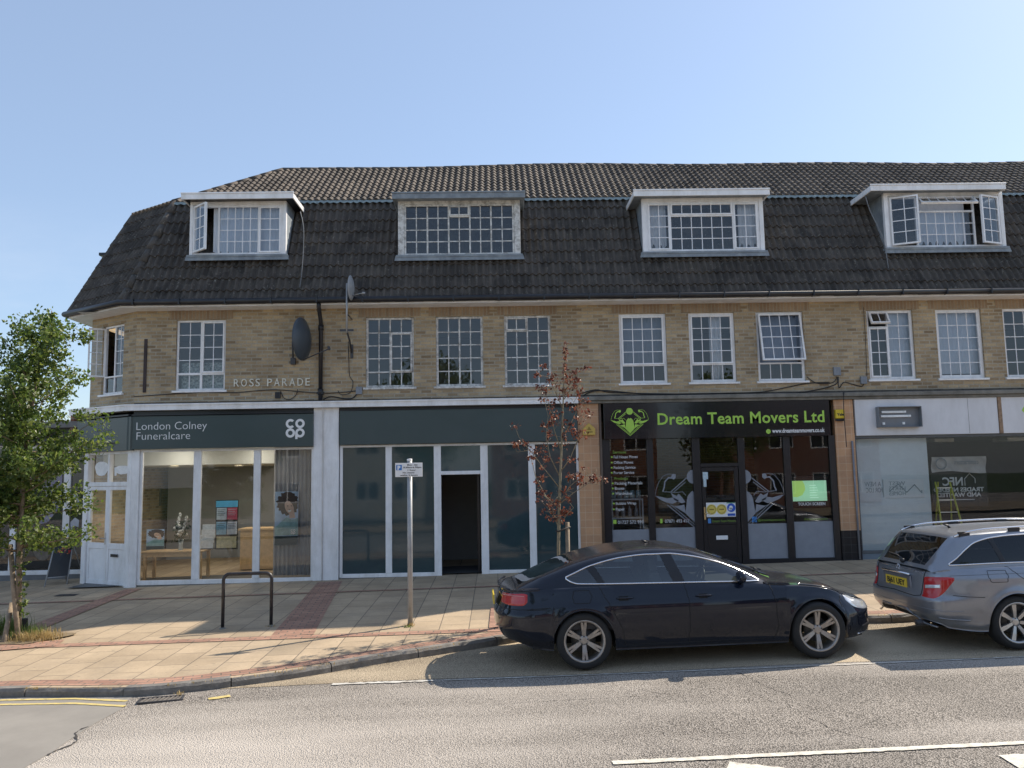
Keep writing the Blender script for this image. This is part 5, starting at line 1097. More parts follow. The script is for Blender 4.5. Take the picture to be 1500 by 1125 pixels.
# kerb stones with dark joints
kb = MB(); i = 0; L = 0
while i < len(KR)-2:
    p = KR[i]
    if abs(p.x) > 15:
        j = i+1
    else:
        j = i+1; l_ = 0; tgt = random.choice([.915, .915, .9, .5]) if -3.8 < p.x < 0 else .915
        while j < len(KR)-1 and l_ < tgt: l_ += (KR[j]-KR[j-1]).length; j += 1
    jz = random.uniform(-.008, .006); jo = random.uniform(-.008, .008)
    idx = list(range(i, j+1)); vs = []
    for n_, a in enumerate(idx):
        q_ = KR[a].copy(); nn = knorm(a); tt_ = (KR[min(a+1, len(KR)-1)]-KR[max(a-1, 0)]).normalized()
        if n_ == 0: q_ = q_+tt_*.006
        if n_ == len(idx)-1: q_ = q_-tt_*.006
        ch = random.uniform(-.007, .004)
        f0 = q_+nn*jo; f1 = q_+nn*(jo+.025+ch); bk = q_+nn*.135; zt__ = zpav(q_.x, q_.y)+jz+.003
        vs += [(f0.x-nn.x*.012, f0.y-nn.y*.012, -.3), (f0.x, f0.y, zt__-.03+ch), (f1.x, f1.y, zt__), (bk.x, bk.y, zt__+.001), (bk.x, bk.y, -.3)]
    n_ = len(idx); fs = []
    for k in range(n_-1):
        for c in range(4): fs.append((5*k+c, 5*k+5+c, 5*k+6+c, 5*k+1+c))
    fs += [(0, 1, 2, 3, 4), tuple(5*(n_-1)+c for c in (4, 3, 2, 1, 0))]
    kb.add(vs, fs); i = j
struct(kb.build('kerb', M_kerb))
# brick bands crossing the slabs
def band(name, a, b, w0, w1=None, vertical=False):
    a, b = Vector(a), Vector(b); d = (b-a); L = d.length; d.normalize(); nn = Vector((-d.y, d.x)); w1 = w1 or w0; N_ = max(1, int(L/.5)); vs, uv, fs = [], [], []
    for k in range(N_+1):
        p = a+d*L*k/N_; w_ = (w0+(w1-w0)*k/N_)/2
        for s_ in (-1, 1): q_ = p+nn*s_*w_; vs.append((q_.x, q_.y, zpav(q_.x, q_.y)+band.dz)); uv.append((L*k/N_, s_*w_) if not vertical else (s_*w_, L*k/N_))
        if k: fs.append((2*k-2, 2*k, 2*k+1, 2*k-1))
    ob = MB().add(vs, fs).build(name, M_band); set_uv(ob, uv); band.dz += .0022; return struct(ob)
band.dz = .005
band('brick_paving_band', (-3.42, -.3), (-2.92, -5.45), .50, .60, True); band('brick_paving_band', (-6.4, -5.50), (.1, -5.62), .22, .22)
band('brick_paving_band', (-20, -1.45), (9, -1.85), .11); band('brick_paving_band', (-7.38, -.3), (-7.22, -5.0), .32, .36, True); band('brick_paving_band', (-9.5, -6.15), (-6.2, -5.35), .42, .40)
band('brick_paving_band', (-.02, -3.9), (-.04, -5.5), .2, .2, True)
# other surfaces and markings
vs = []; fs = []; n_ = 0
for i, p in enumerate(KR):
    if p.x < -3.2 or p.x > 30: continue
    yb = -7.72-.03*math.sin(p.x*1.3); q_ = p-knorm(i)*.004
    if q_.y-yb < .02: continue
    vs += [(q_.x, yb, zroad(q_.x, yb)+.004), (q_.x, q_.y+.02, zroad(q_.x, q_.y)+.004)]; n_ += 1
    if n_ > 1: k = 2*n_; fs.append((k-4, k-2, k-1, k-3))
struct(MB().add(vs, fs).build('parking_bay', M_bay))
vs = []; fs = []; ys__ = np.linspace(-7.6, -40, 80)
for k, y in enumerate(ys__):
    xe = -4.02+.05*math.sin(y*5.1)+.04*math.sin(y*11.3+1)-.012*(y+8)**2*.0; vs += [(-60, y, zroad(-60, y)+.004), (-20, y, zroad(-20, y)+.004), (xe, y, zroad(xe, y)+.004)]
    if k: fs += [(3*k-3, 3*k, 3*k+1, 3*k-2), (3*k-2, 3*k+1, 3*k+2, 3*k-1)]
struct(MB().add(vs, [f[::-1] for f in fs] if False else fs).build('side_road', M_side))
M_line = mat('worn_white_road_paint', (.70, .66, .56), .8, var=.12, vs=10, dirt=(.34, .30, .26), dscale=16, damt=.85, bump=.5, bs=60)
M_line2 = mat('faded_white_road_paint', (.60, .58, .53), .8, var=.2, vs=10, dirt=(.33, .28, .22), dscale=3.2, damt=1, bump=.3, bs=60)
M_yell = mat('yellow_road_paint', (.60, .47, .17), .8, var=.15, vs=10, dirt=(.40, .34, .20), dscale=14, damt=.7, bump=.3, bs=60)
M_crack = mat('dark_crack', (.05, .045, .042), .95)
def rline(name, P, w_, m_, dz=.009, rag=0.0, step=.04):
    P = [Vector(p[:2]) for p in P]; Q_ = []
    for i in range(len(P)-1):
        n_ = max(1, int((P[i+1]-P[i]).length/step)); Q_ += [P[i].lerp(P[i+1], k/n_) for k in range(n_)]
    Q_.append(P[-1]); vs = []; fs = []
    for i, p in enumerate(Q_):
        d = (Q_[min(i+1, len(Q_)-1)]-Q_[max(i-1, 0)]).normalized(); nn = Vector((-d.y, d.x))
        for s_ in (-1, 1): q_ = p+nn*s_*(w_/2+random.uniform(-rag, rag)); vs.append((q_.x, q_.y, zroad(q_.x, q_.y)+dz))
        if i: fs.append((2*i-2, 2*i, 2*i+1, 2*i-1))
    return struct(MB().add(vs, fs).build(name, m_))
rline('road_marking', [(.9, -10.52), (4.3, -10.47), (9, -10.4), (16, -10.3)], .075, M_line, rag=.006)
rline('road_marking', [(-1.9, -7.75), (-1.3, -7.76), (-.75, -7.775)], .065, M_line2, rag=.016); rline('road_marking', [(-.62, -7.78), (1.3, -7.80), (4.1, -7.81), (12, -7.7), (20, -7.6)], .028, M_line2, rag=.010)
rline('road_marking', [(-40, -7.87), (-5.5, -7.86), (-4.7, -7.92), (-4.05, -8.10)], .055, M_yell, rag=.004); rline('road_marking', [(-40, -8.05), (-5.4, -8.04), (-4.6, -8.11), (-3.98, -8.30)], .055, M_yell, rag=.004)
rline('road_marking', [(-3.15, -8.16), (-2.95, -8.06)], .08, M_yell, rag=.012)
a = atR(1062, 1124)[:2]; rline('road_marking', [a+np.array([0, -.05]), a+np.array([.45, -.25])], .3, M_line, rag=.01)
a = atR(1468, 1108)[:2]; rline('road_marking', [a+np.array([-.03, -.12]), a+np.array([.55, -.14])], .28, M_line, rag=.012)
for P in ([(1080, 985), (1110, 1000), (1140, 1012), (1160, 1020)], [(1180, 1050), (1215, 1065), (1250, 1078), (1300, 1090)], [(930, 1010), (1010, 1022)], [(720, 1032), (860, 1024), (960, 1018)]):
    Q_ = []
    for i in range(len(P)-1):
        for t_ in np.linspace(0, 1, 8)[:-1]: p = atR(P[i][0]+(P[i+1][0]-P[i][0])*t_, P[i][1]+(P[i+1][1]-P[i][1])*t_)[:2]; Q_.append((p[0]+random.uniform(-.02, .02), p[1]+random.uniform(-.02, .02)))
    rline('road_crack', Q_, .0045, M_crack, .004, .004, .05)
Q_ = [(-4.02+.05*math.sin(y*5.1)+.04*math.sin(y*11.3+1)+.01, y) for y in np.linspace(-8.95, -9.75, 26)]; rline('road_joint', Q_, .022, M_crack, .006, .014)
# drain
dr = empty('drain_grate', (-3.68, -8.10, zroad(-3.68, -8.1)), 'dark iron slotted drain grate at the kerb by the end of the yellow lines', 'drain', rz=R(14))
f = MB(); f.box(-.23, .23, -.10, -.085, .002, .018); f.box(-.23, .23, .085, .10, .002, .018); f.box(-.23, -.21, -.085, .085, .002, .018); f.box(.21, .23, -.085, .085, .002, .018); f.build('grate_frame', M_dk, dr, local=True)
f = MB()
for k in range(9): x = -.185+k*.046; f.add([(x-.03, -.085, .014), (x-.008, -.085, .014), (x+.035, .085, .014), (x+.013, .085, .014), (x-.03, -.085, .003), (x-.008, -.085, .003), (x+.035, .085, .003), (x+.013, .085, .003)], [(0, 1, 2, 3), (0, 4, 5, 1), (1, 5, 6, 2), (2, 6, 7, 3), (3, 7, 4, 0)])
f.build('grate_bars', mat('worn_grate_iron', (.20, .18, .16), .6, metal=.3, var=.3, vs=30), dr, local=True); MB().box(-.21, .21, -.085, .085, .0045, .0055).build('drain_pit', M_crack, dr, local=True)
o = MB().box(-7.2, -6.95, -1.45, -1.25, 0, .001); o = MB()
cx_, cy_ = atP(98, 872)[:2]; struct(MB().quad(*[(cx_+a, cy_+b, zpav(cx_, cy_)+.007) for a, b in ((-.2, -.12), (.2, -.12), (.2, .12), (-.2, .12))]).build('pavement_cover', M_crack))

# ================================================================ street furniture
bp = atP(601, 916); x_, y_, z_ = map(float, bp)
ps = empty('parking_sign', (x_, y_, z_), 'grey pole carrying a small white parking time plate, standing on the sunlit paving', 'parking sign')
ztop = AZ(600, 673, y_); xt_ = AX(598, 680, y_)
MB().tube([(x_, y_, z_-.05), (xt_+.02, y_, ztop)], .038, 16).build('pole', M_galv, ps)
MB().lathe([(0, .012), (.038, .008), (.0395, 0), (.0395, -.02)], 16, M=Matrix.Translation((xt_+.02, y_, ztop))).build('pole_cap', M_letw, ps)
zc_, zd_ = AZ(598, 678, y_-.06), AZ(598, 698.5, y_-.06); xa, xb = AX(578.8, 688, y_-.06), AX(618.8, 688, y_-.06)
MB().box(xa, xb, y_-.052, y_-.046, zd_, zc_).build('sign_plate', mat('sign_white', (.78, .78, .78), .4, var=.03), ps, bevel=.002)
MB().box(x_-.06, x_+.06, y_-.046, y_-.03, zd_+.05, zd_+.07).box(x_-.06, x_+.06, y_-.046, y_-.03, zc_-.07, zc_-.05).build('sign_clip', M_galv, ps)
W, H = xb-xa, zc_-zd_; yy = y_-.053
MB().box(xa+W*.035, xa+W*.245, yy-.001, yy+.0005, zd_+H*.48, zd_+H*.86).build('blue_square', mat('sign_blue', (.04, .20, .55), .4, var=.03), ps)
t = MB(); text_mb(t, 'P', xa+W*.085, zd_+H*.52, yy-.002, H*.40, width=W*.11, depth=.001, bold=.004); t.build('letter_p', M_letw, ps)
t = MB(); kk = H*.145
for s_, a, b, zz in (('Mon - Sat', .44, .82, .80), ('8.30am-6.30pm', .30, .96, .625), ('1 hour', .46, .76, .43), ('No return', .28, .70, .25), ('within 2 hours', .18, .82, .07)): text_mb(t, s_, xa+W*a, zd_+H*zz, yy-.001, kk, width=W*(b-a), depth=.001, bold=.0006)
t.build('lettering', mat('black_ink', (.01, .01, .012), .5), ps)
# cycle stand
a = atP(326, 921); b = atP(397, 917); a, b = Vector(a), Vector(b); zt__ = a.z+.80
cs_ = []
c0 = .09; d = (b-a); d.z = 0; d.normalize()
pts = [Vector((a.x, a.y, a.z-.03)), Vector((a.x, a.y, zt__-c0))]
for k in range(1, 6): t_ = math.pi/2*k/5; pts.append(Vector((a.x, a.y, zt__-c0))+d*c0*(1-math.cos(t_))+Vector((0, 0, c0*math.sin(t_))))
e_ = Vector((b.x, b.y, zt__-c0))
for k in range(0, 6): t_ = math.pi/2*(1-k/5); pts.append(e_-d*c0*(1-math.cos(t_))+Vector((0, 0, c0*math.sin(t_))))
pts.append(Vector((b.x, b.y, b.z-.03)))
st_ = empty('cycle_stand', tuple(a), 'black tubular hoop cycle stand on the paving in front of the funeral parlour', 'cycle stand')
MB().tube(pts, .0255, 14).build('hoop', mat('black_painted_steel', (.018, .018, .022), .35, var=.2, dirt=(.12, .10, .09), dscale=14, damt=.5), st_)
for p in (a, b): MB().lathe([(.0255, .02), (.05, .008), (.055, .0), (.055, -.01)], 16, M=Matrix.Translation(p)).build('foot_collar', M_conc, st_)
# A board
ab = empty('pavement_board', (-9.4, .7, .2), 'metal framed folding pavement board with red and orange flowers, left of the corner doors', 'pavement board')
p0, p1 = Vector(atP(65, 860)), Vector(atP(89, 858.5)); p1.y += .25; p1.x += -.09*0
tp = Vector((AX(80.5, 796.5, 1.0), 1.0, AZ(80.5, 796.5, 1.0))); tq = Vector((AX(107, 796, 1.22), 1.22, AZ(107, 796, 1.22)))
MB().tube([p0, tp, tq, p1], .016, 6).tube([p0.lerp(tp, .2), p1.lerp(tq, .2)], .014, 6).build('metal_frame', M_galv, ab)
q0, q1 = p0.lerp(tp, .21), p1.lerp(tq, .21); nn_ = (q1-q0).cross(tp-q0).normalized()
f = MB(); f.add([q0, q1, tq, tp, q0-nn_*.01, q1-nn_*.01, tq-nn_*.01, tp-nn_*.01], [(0, 1, 2, 3), (7, 6, 5, 4)]); f.build('poster_panel', mat('board_black_poster', (.02, .022, .024), .35), ab)
f = MB()
for k in range(26):
    u, v_ = random.gauss(.62, .13), random.gauss(.72, .09); c = q0.lerp(q1, u).lerp(tp.lerp(tq, u), v_)+nn_*(.004 if nn_.y < 0 else -.004)
    r_ = random.uniform(.025, .05); e1 = (q1-q0).normalized(); e2 = (tp-q0).normalized(); an = random.uniform(0, 3)
    f.add([c+e1*r_*math.cos(an+2*math.pi*j/6)*(1 if j % 2 else .5)+e2*r_*math.sin(an+2*math.pi*j/6)*(1 if j % 2 else .5) for j in range(6)], [(0, 1, 2, 3, 4, 5)], k % 3)
f.build('flower_print', [mat('print_red', (.45, .04, .03), .5), mat('print_orange', (.60, .20, .05), .5), mat('print_pink', (.55, .20, .20), .5)], ab)
dd_ = Vector((.20, .45, 0)); MB().tube([tp, Vector((tp.x+.12, tp.y+.35, p0.z))], .014, 6).tube([tq, Vector((tq.x+.12, tq.y+.35, p0.z))], .014, 6).build('rear_legs', M_galv, ab)

# ================================================================ neighbouring single storey florist
YL = 1.75; FL_ = empty('florist_shop', (-13, 2, .1), 'single storey shop with white framed windows and flower decals left of the corner', 'shop')
zL0, zL1 = AZ(60, 842, YL), AZ(60, 652, YL); xm = [(AX(13, 800, YL), AX(22, 800, YL)), (AX(91.5, 760, YL), AX(101.5, 760, YL))]; xw0, xw1 = -24, -9.05
f = front('shop_window', FL_, xw0, xw1, zL0, zL1, [(-17.2, -17.05), (-14.6, -14.45), *xm], y=YL, bot=.10, top=.08)
MB().box(xw0, xw1, YL+.0, YL+.07, -.1, zL0-.001).build('stall_riser', mat('grey_plinth', (.16, .165, .17), .7, var=.1), FL_)
MB().quad((xw0, YL+.035, zL0), (xw1, YL+.035, zL0), (xw1, YL+.035, zL1), (xw0, YL+.035, zL1)).build('pane', G_shop, f)
MB().box(xw0, xw1, YL-.12, YL+.3, zL1+.001, AZ(60, 628, YL)).build('fascia', mat('dark_grey_fascia', (.035, .04, .045), .5), FL_)
MB().box(xw0, xw1+.02, YL-.30, YL+6, AZ(60, 628, YL)+.001, AZ(60, 619, YL)).build('flat_roof', mat('grey_felt_roof', (.20, .20, .20), .9, var=.2), FL_)
MB().box(xw0, xw1, 6, 6.1, -.1, 3.4).box(xw0, xw0+.1, YL+.07, 6, -.1, 3.4).build('shop_wall', M_redbrick, FL_)
MB().quad((xw0, YL+.1, .13), (xw1, YL+.1, .13), (xw1, 6, .13), (xw0, 6, .13)).build('shop_floor', M_intdark, FL_)
MB().box(xw0, xw1, 4.0, 4.05, .1, 3.3).build('inner_wall', M_intdark, FL_)
MB().box(AX(103, 620, 1.5), AX(108.5, 620, 1.5), 1.5, 2.4, 3.3, AZ(105, 608, 1.5)).build('parapet', M_redbrick, FL_)
yd_ = YL+.028; dec = MB(); dd2 = MB(); dd3 = MB()
def pet(mb, P, n_=1): mb.prism([(AX(a, b, yd_), AZ(a, b, yd_)) for a, b in P], yd_-.003, yd_)
pet(dec, [(52, 770), (70, 765), (86, 745), (91, 728), (91, 715), (82, 728), (68, 745), (56, 752)]); pet(dec, [(66, 712), (84, 700), (91, 690), (91, 708), (78, 722), (68, 728)]); pet(dec, [(40, 705), (60, 690), (80, 680), (90, 660), (74, 668), (52, 682)])
pet(dd3, [(102, 725), (107, 718), (113, 720), (116, 735), (113, 745), (106, 742), (102, 748)]); pet(dd3, [(103, 765), (110, 758), (116, 762), (115, 772), (108, 770), (104, 780)])
P = [(62+13*math.cos(a), 805+16*math.sin(a)) for a in [2*math.pi*k/20 for k in range(20)]]; pet(dd2, P); pet(dd2, [(2, 790), (10, 786), (12, 812), (4, 820)])
dec.build('lilac_petal_decal', mat('lilac_decal', (.26, .24, .32), .5, var=.2), f); dd2.build('stone_pot_decal', mat('pebble_decal', (.17, .14, .11), .6, var=.3, vs=14), f); dd3.build('white_petal_decal', mat('white_decal', (.50, .52, .58), .5, var=.1), f)
# decals on the corner doors' fanlights
dc = MB(); du, dl_, dm = d0, d1, mid
def lp(cx, cz, rx, rz, n_, wob, seed):
    rr = random.Random(seed); return [(cx+rx*(1+wob*math.sin(3*a)+rr.uniform(-wob, wob)*.4)*math.cos(a), cz+rz*(1+wob*math.cos(2*a)+rr.uniform(-wob, wob)*.4)*math.sin(a)) for a in [2*math.pi*k/n_ for k in range(n_)]]
dc.prism(lp((du+dm)/2+.02, 2.66, .24, .17, 24, .08, 1), .030, .034); dc.xf(MCH); dc.build('white_cloud_decal', mat('soft_white_decal', (.85, .85, .84), .6), df); dc = MB(); dc.prism(lp((dm+dl_)/2+.06, 2.62, .26, .10, 22, .1, 2), .030, .034); dc.prism([(dm+.15, 2.5), (dm+.22, 2.5), (dm+.2, 2.68), (dm+.13, 2.68)], .029, .034)
dc.xf(MCH); dc.build('white_cloud_decal', MATS['soft_white_decal'], df)

# ================================================================ houses across the road (they show in the shop glass)
def house(x, y, w_, label, wallm):
    e = empty('brick_house', (x, y, 0), label, 'house', 'houses across the road'); zg = -.1
    hs = [(x-w_/2+a, x-w_/2+a+1.5, z0_, z0_+1.2) for a in (.8, 3.0, 5.5, 7.7) if a+1.6 < w_ for z0_ in (.95, 3.6)]
    f = MB(); wallgrid(f, -(x+w_/2), -(x-w_/2), zg, 5.4, [(-b, -a, c, d_) for a, b, c, d_ in hs]); f.xf(Matrix.Translation((0, y, 0)) @ Matrix.Rotation(math.pi, 4, 'Z'))
    f.box(x-w_/2, x+w_/2, y-7.0, y-6.9, zg, 5.4).box(x-w_/2, x-w_/2+.1, y-6.9, y-.1, zg, 5.4).box(x+w_/2-.1, x+w_/2, y-6.9, y-.1, zg, 5.4); f.build('wall', wallm, e)
    r_ = MB(); r_.add([(x-w_/2-.3, y+.4, 5.3), (x+w_/2+.3, y+.4, 5.3), (x+w_/2+.3, y-3.5, 8.0), (x-w_/2-.3, y-3.5, 8.0), (x-w_/2-.3, y-7.4, 5.3), (x+w_/2+.3, y-7.4, 5.3)], [(0, 3, 2, 1), (3, 4, 5, 2), (0, 4, 3), (1, 2, 5)]); r_.build('roof', M_ridge, e)
    for a, b, c, d_ in hs:
        g_ = MB(); frame_rect(g_, a, b, c, d_, y-.08, y-.02, .08); g_.box((a+b)/2-.04, (a+b)/2+.04, y-.08, y-.02, c+.08, d_-.08); k = g_.build('window', M_white, e)
        MB().quad((a+.08, y-.05, c+.08), (a+.08, y-.05, d_-.08), (b-.08, y-.05, d_-.08), (b-.08, y-.05, c+.08)).build('pane', M_blackpl, k)
house(-9, -31, 9.6, 'pale rendered house across the road seen only in the funeral parlour glass', mat('cream_render', (.45, .42, .36), .8, var=.08))
house(4.5, -30, 9.6, 'red brick house across the road mirrored in the black shop front', M_redbrick)
house(18, -31, 9.6, 'red brick house across the road mirrored in the empty shop window at the right', M_redbrick)
# ================================================================ cars
M_tyre = mat('tyre_rubber', (.018, .018, .018), .8, var=.2, bump=.2, bs=80)
M_alloy = mat('silver_alloy', (.48, .47, .46), .32, metal=.85, var=.08)
M_alloyd = mat('grimy_alloy', (.40, .37, .34), .42, metal=.7, var=.15, dirt=(.14, .12, .10), dscale=10, damt=.5)
M_chrome = mat('chrome_trim', (.80, .80, .82), .16, metal=1, var=.02)
M_under = mat('black_underbody', (.01, .01, .01), .8)
M_seat = mat('grey_seat_cloth', (.17, .17, .18), .8, var=.1)
M_cabin = mat('dark_cabin', (.05, .05, .055), .7)
M_cglass = mat_glass('car_glass', (.50, .55, .54), 1.3, wob=0)
M_cdark = mat_glass('car_privacy_glass', (.10, .11, .12), .6, wob=0)
M_red = mat('red_tail_lens', (.42, .012, .015), .12, var=.1, coat=.6); M_redl = mat('pale_red_lens', (.55, .20, .20), .15, coat=.5); M_clear = mat('clear_lens', (.62, .64, .66), .1, metal=.4, coat=1, var=.15, vs=30)
M_plate = mat('yellow_number_plate', (.72, .53, .04), .4, var=.03); M_ink = mat('black_ink', (.01, .01, .012), .5)
def mat_paint(name, c, c2, metal=.3, rough=.3, dirt=None, dust=None):
    if name in MATS: return MATS[name]
    mt, t, b, o = _new(name); co = _coord(t)
    fl_ = _noise(t, co, 900, 2); col = _mix(t, _ramp(t, fl_, [(.45, 0), (.6, 1)]), c, c2)
    if dirt:
        sep = _n(t, 'SeparateXYZ'); t.links.new(co, sep.inputs[0]); n_ = _noise(t, co, 5, 6, .7)
        mr = _n(t, 'MapRange'); mr.inputs[1].default_value = .75; mr.inputs[2].default_value = .2; t.links.new(sep.outputs[2], mr.inputs[0])
        mu = _n(t, 'Math', operation='MULTIPLY'); t.links.new(mr.outputs[0], mu.inputs[0]); t.links.new(n_, mu.inputs[1]); col = _mix(t, mu.outputs[0], col, dirt)
    if dust:      # road dust lying on the upward faces
        ge = t.nodes.new('ShaderNodeNewGeometry'); sn = _n(t, 'SeparateXYZ'); t.links.new(ge.outputs['Normal'], sn.inputs[0])
        mr = _n(t, 'MapRange'); mr.inputs[1].default_value = .72; mr.inputs[2].default_value = .99; mr.inputs[4].default_value = .5; t.links.new(sn.outputs[2], mr.inputs[0])
        mu = _n(t, 'Math', operation='MULTIPLY'); t.links.new(mr.outputs[0], mu.inputs[0]); t.links.new(_ramp(t, _noise(t, co, 7, 6, .7), [(.3, .55), (.7, 1)]), mu.inputs[1])
        col = _mix(t, mu.outputs[0], col, dust); rr_ = _n(t, 'MapRange'); rr_.inputs[3].default_value = .04; rr_.inputs[4].default_value = .42; t.links.new(mu.outputs[0], rr_.inputs[0]); t.links.new(rr_.outputs[0], b.inputs['Coat Roughness'])
    t.links.new(col, b.inputs['Base Color']); b.inputs['Metallic'].default_value = metal; b.inputs['Roughness'].default_value = rough
    b.inputs['Specular IOR Level'].default_value = .5 if metal > .1 else 0
    b.inputs['Coat Weight'].default_value = 1
    if not dust: b.inputs['Coat Roughness'].default_value = .04
    MATS[name] = mt; return mt
M_navy = mat_paint('midnight_blue_paint', (.0055, .008, .017), (.010, .015, .028), .0, .35, (.022, .021, .021), (.055, .047, .038))
M_silver = mat_paint('silver_blue_paint', (.225, .24, .275), (.30, .32, .355), .65, .34, (.18, .17, .16), (.30, .29, .27))
def interp(P, x):
    xs__ = [p[0] for p in P]
    if x <= xs__[0]: return P[0][1]
    if x >= xs__[-1]: return P[-1][1]
    for i in range(len(P)-1):
        if P[i][0] <= x <= P[i+1][0]:
            # monotone-ish cubic
            def sl(j):
                if j <= 0 or j >= len(P)-1: return 0 if False else ((P[min(j+1, len(P)-1)][1]-P[max(j-1, 0)][1])/(P[min(j+1, len(P)-1)][0]-P[max(j-1, 0)][0]))
                a = (P[j][1]-P[j-1][1])/(P[j][0]-P[j-1][0]); b = (P[j+1][1]-P[j][1])/(P[j+1][0]-P[j][0])
                return 0 if a*b <= 0 else 2*a*b/(a+b)
            h = P[i+1][0]-P[i][0]; t_ = (x-P[i][0])/h; m0, m1 = sl(i)*h, sl(i+1)*h
            return (2*t_**3-3*t_**2+1)*P[i][1]+(t_**3-2*t_**2+t_)*m0+(-2*t_**3+3*t_**2)*P[i+1][1]+(t_**3-t_**2)*m1
def wheel(parent, x, y, r, rr, wd, side, kind, mrim):
    """side: +1 outer face towards +y"""
    w_ = bpy.data.objects.new('wheel', None); COL.objects.link(w_); w_.parent = parent; w_.location = (x, y, r); w_.empty_display_size = .1
    Mx = Matrix.Rotation(-math.pi/2*side, 4, 'X')   # local z -> outwards
    h = wd/2
    MB().lathe([(rr-.012, -h*.8), (rr+.01, -h), (r-.03, -h), (r-.008, -h*.8), (r, -h*.5), (r, h*.5), (r-.008, h*.82), (r-.035, h), (rr+.012, h*.96), (rr-.008, h*.86), (rr-.012, h*.5)], 48, M=Mx).build('tyre', M_tyre, w_, local=True)
    m_ = MB(); m_.lathe([(rr-.012, -h*.8), (rr-.02, -h*.5), (rr-.03, .0), (rr-.022, h*.6), (rr-.022, h*.78), (rr-.012, h*.90), (rr+.008, h*.93), (rr+.010, h*.84), (rr-.010, h*.5)], 48, M=Mx)
    def spoke(a, w0, w1, r0, r1, z0_, z1_, t_=.022):
        c, s_ = math.cos(a), math.sin(a); vs = []
        for rad, hw, z in ((r0, w0, z0_), ((r0+r1)/2, (w0+w1)/2, (z0_+z1_)/2+.004), (r1, w1, z1_)):
            for o_, dz in ((-hw, -t_), (-hw*.8, 0), (hw*.8, 0), (hw, -t_)): vs.append(Mx @ Vector((rad*c-o_*s_, rad*s_+o_*c, z+dz)))
        m_.add(vs, [(4*i+j, 4*i+j+1, 4*i+5+j, 4*i+4+j) for i in range(2) for j in range(3)]+[(0, 1, 2, 3), (11, 10, 9, 8)])
    if kind == 'six':
        for k in range(6): a = math.pi/2+k*math.pi/3; [spoke(a+sg_*.10, .019, .017, .05, rr-.02, h*.42, h*.70) for sg_ in (-1, 1)]; spoke(a, .03, .02, .045, rr*.62, h*.36, h*.5)
    else:
        for k in range(7): a = math.pi/2+.12+k*2*math.pi/7; spoke(a, .020, .034, .05, rr-.018, h*.5, h*.76)
    m_.lathe([(0, h*.46), (.03, h*.46), (.055, h*.42), (.065, h*.30), (.065, h*.1)], 20, M=Mx)
    m_.build('rim', mrim, w_, local=True)
    d = MB(); d.lathe([(.0, -.01), (.145, -.01), (.145, -.03), (0, -.03)], 30, M=Mx); d.build('brake_disc', mat('brake_disc', (.10, .095, .09), .5, metal=.5), w_, local=True)
    d = MB()
    for k in range(5):
        a = math.pi/2+k*2*math.pi/5; d.lathe([(0, h*.475), (.009, h*.475), (.009, h*.3)], 8, M=Mx @ Matrix.Translation((.047*math.cos(a), .047*math.sin(a), 0)))
    d.build('wheel_nuts', M_dk, w_, local=True)
    return w_

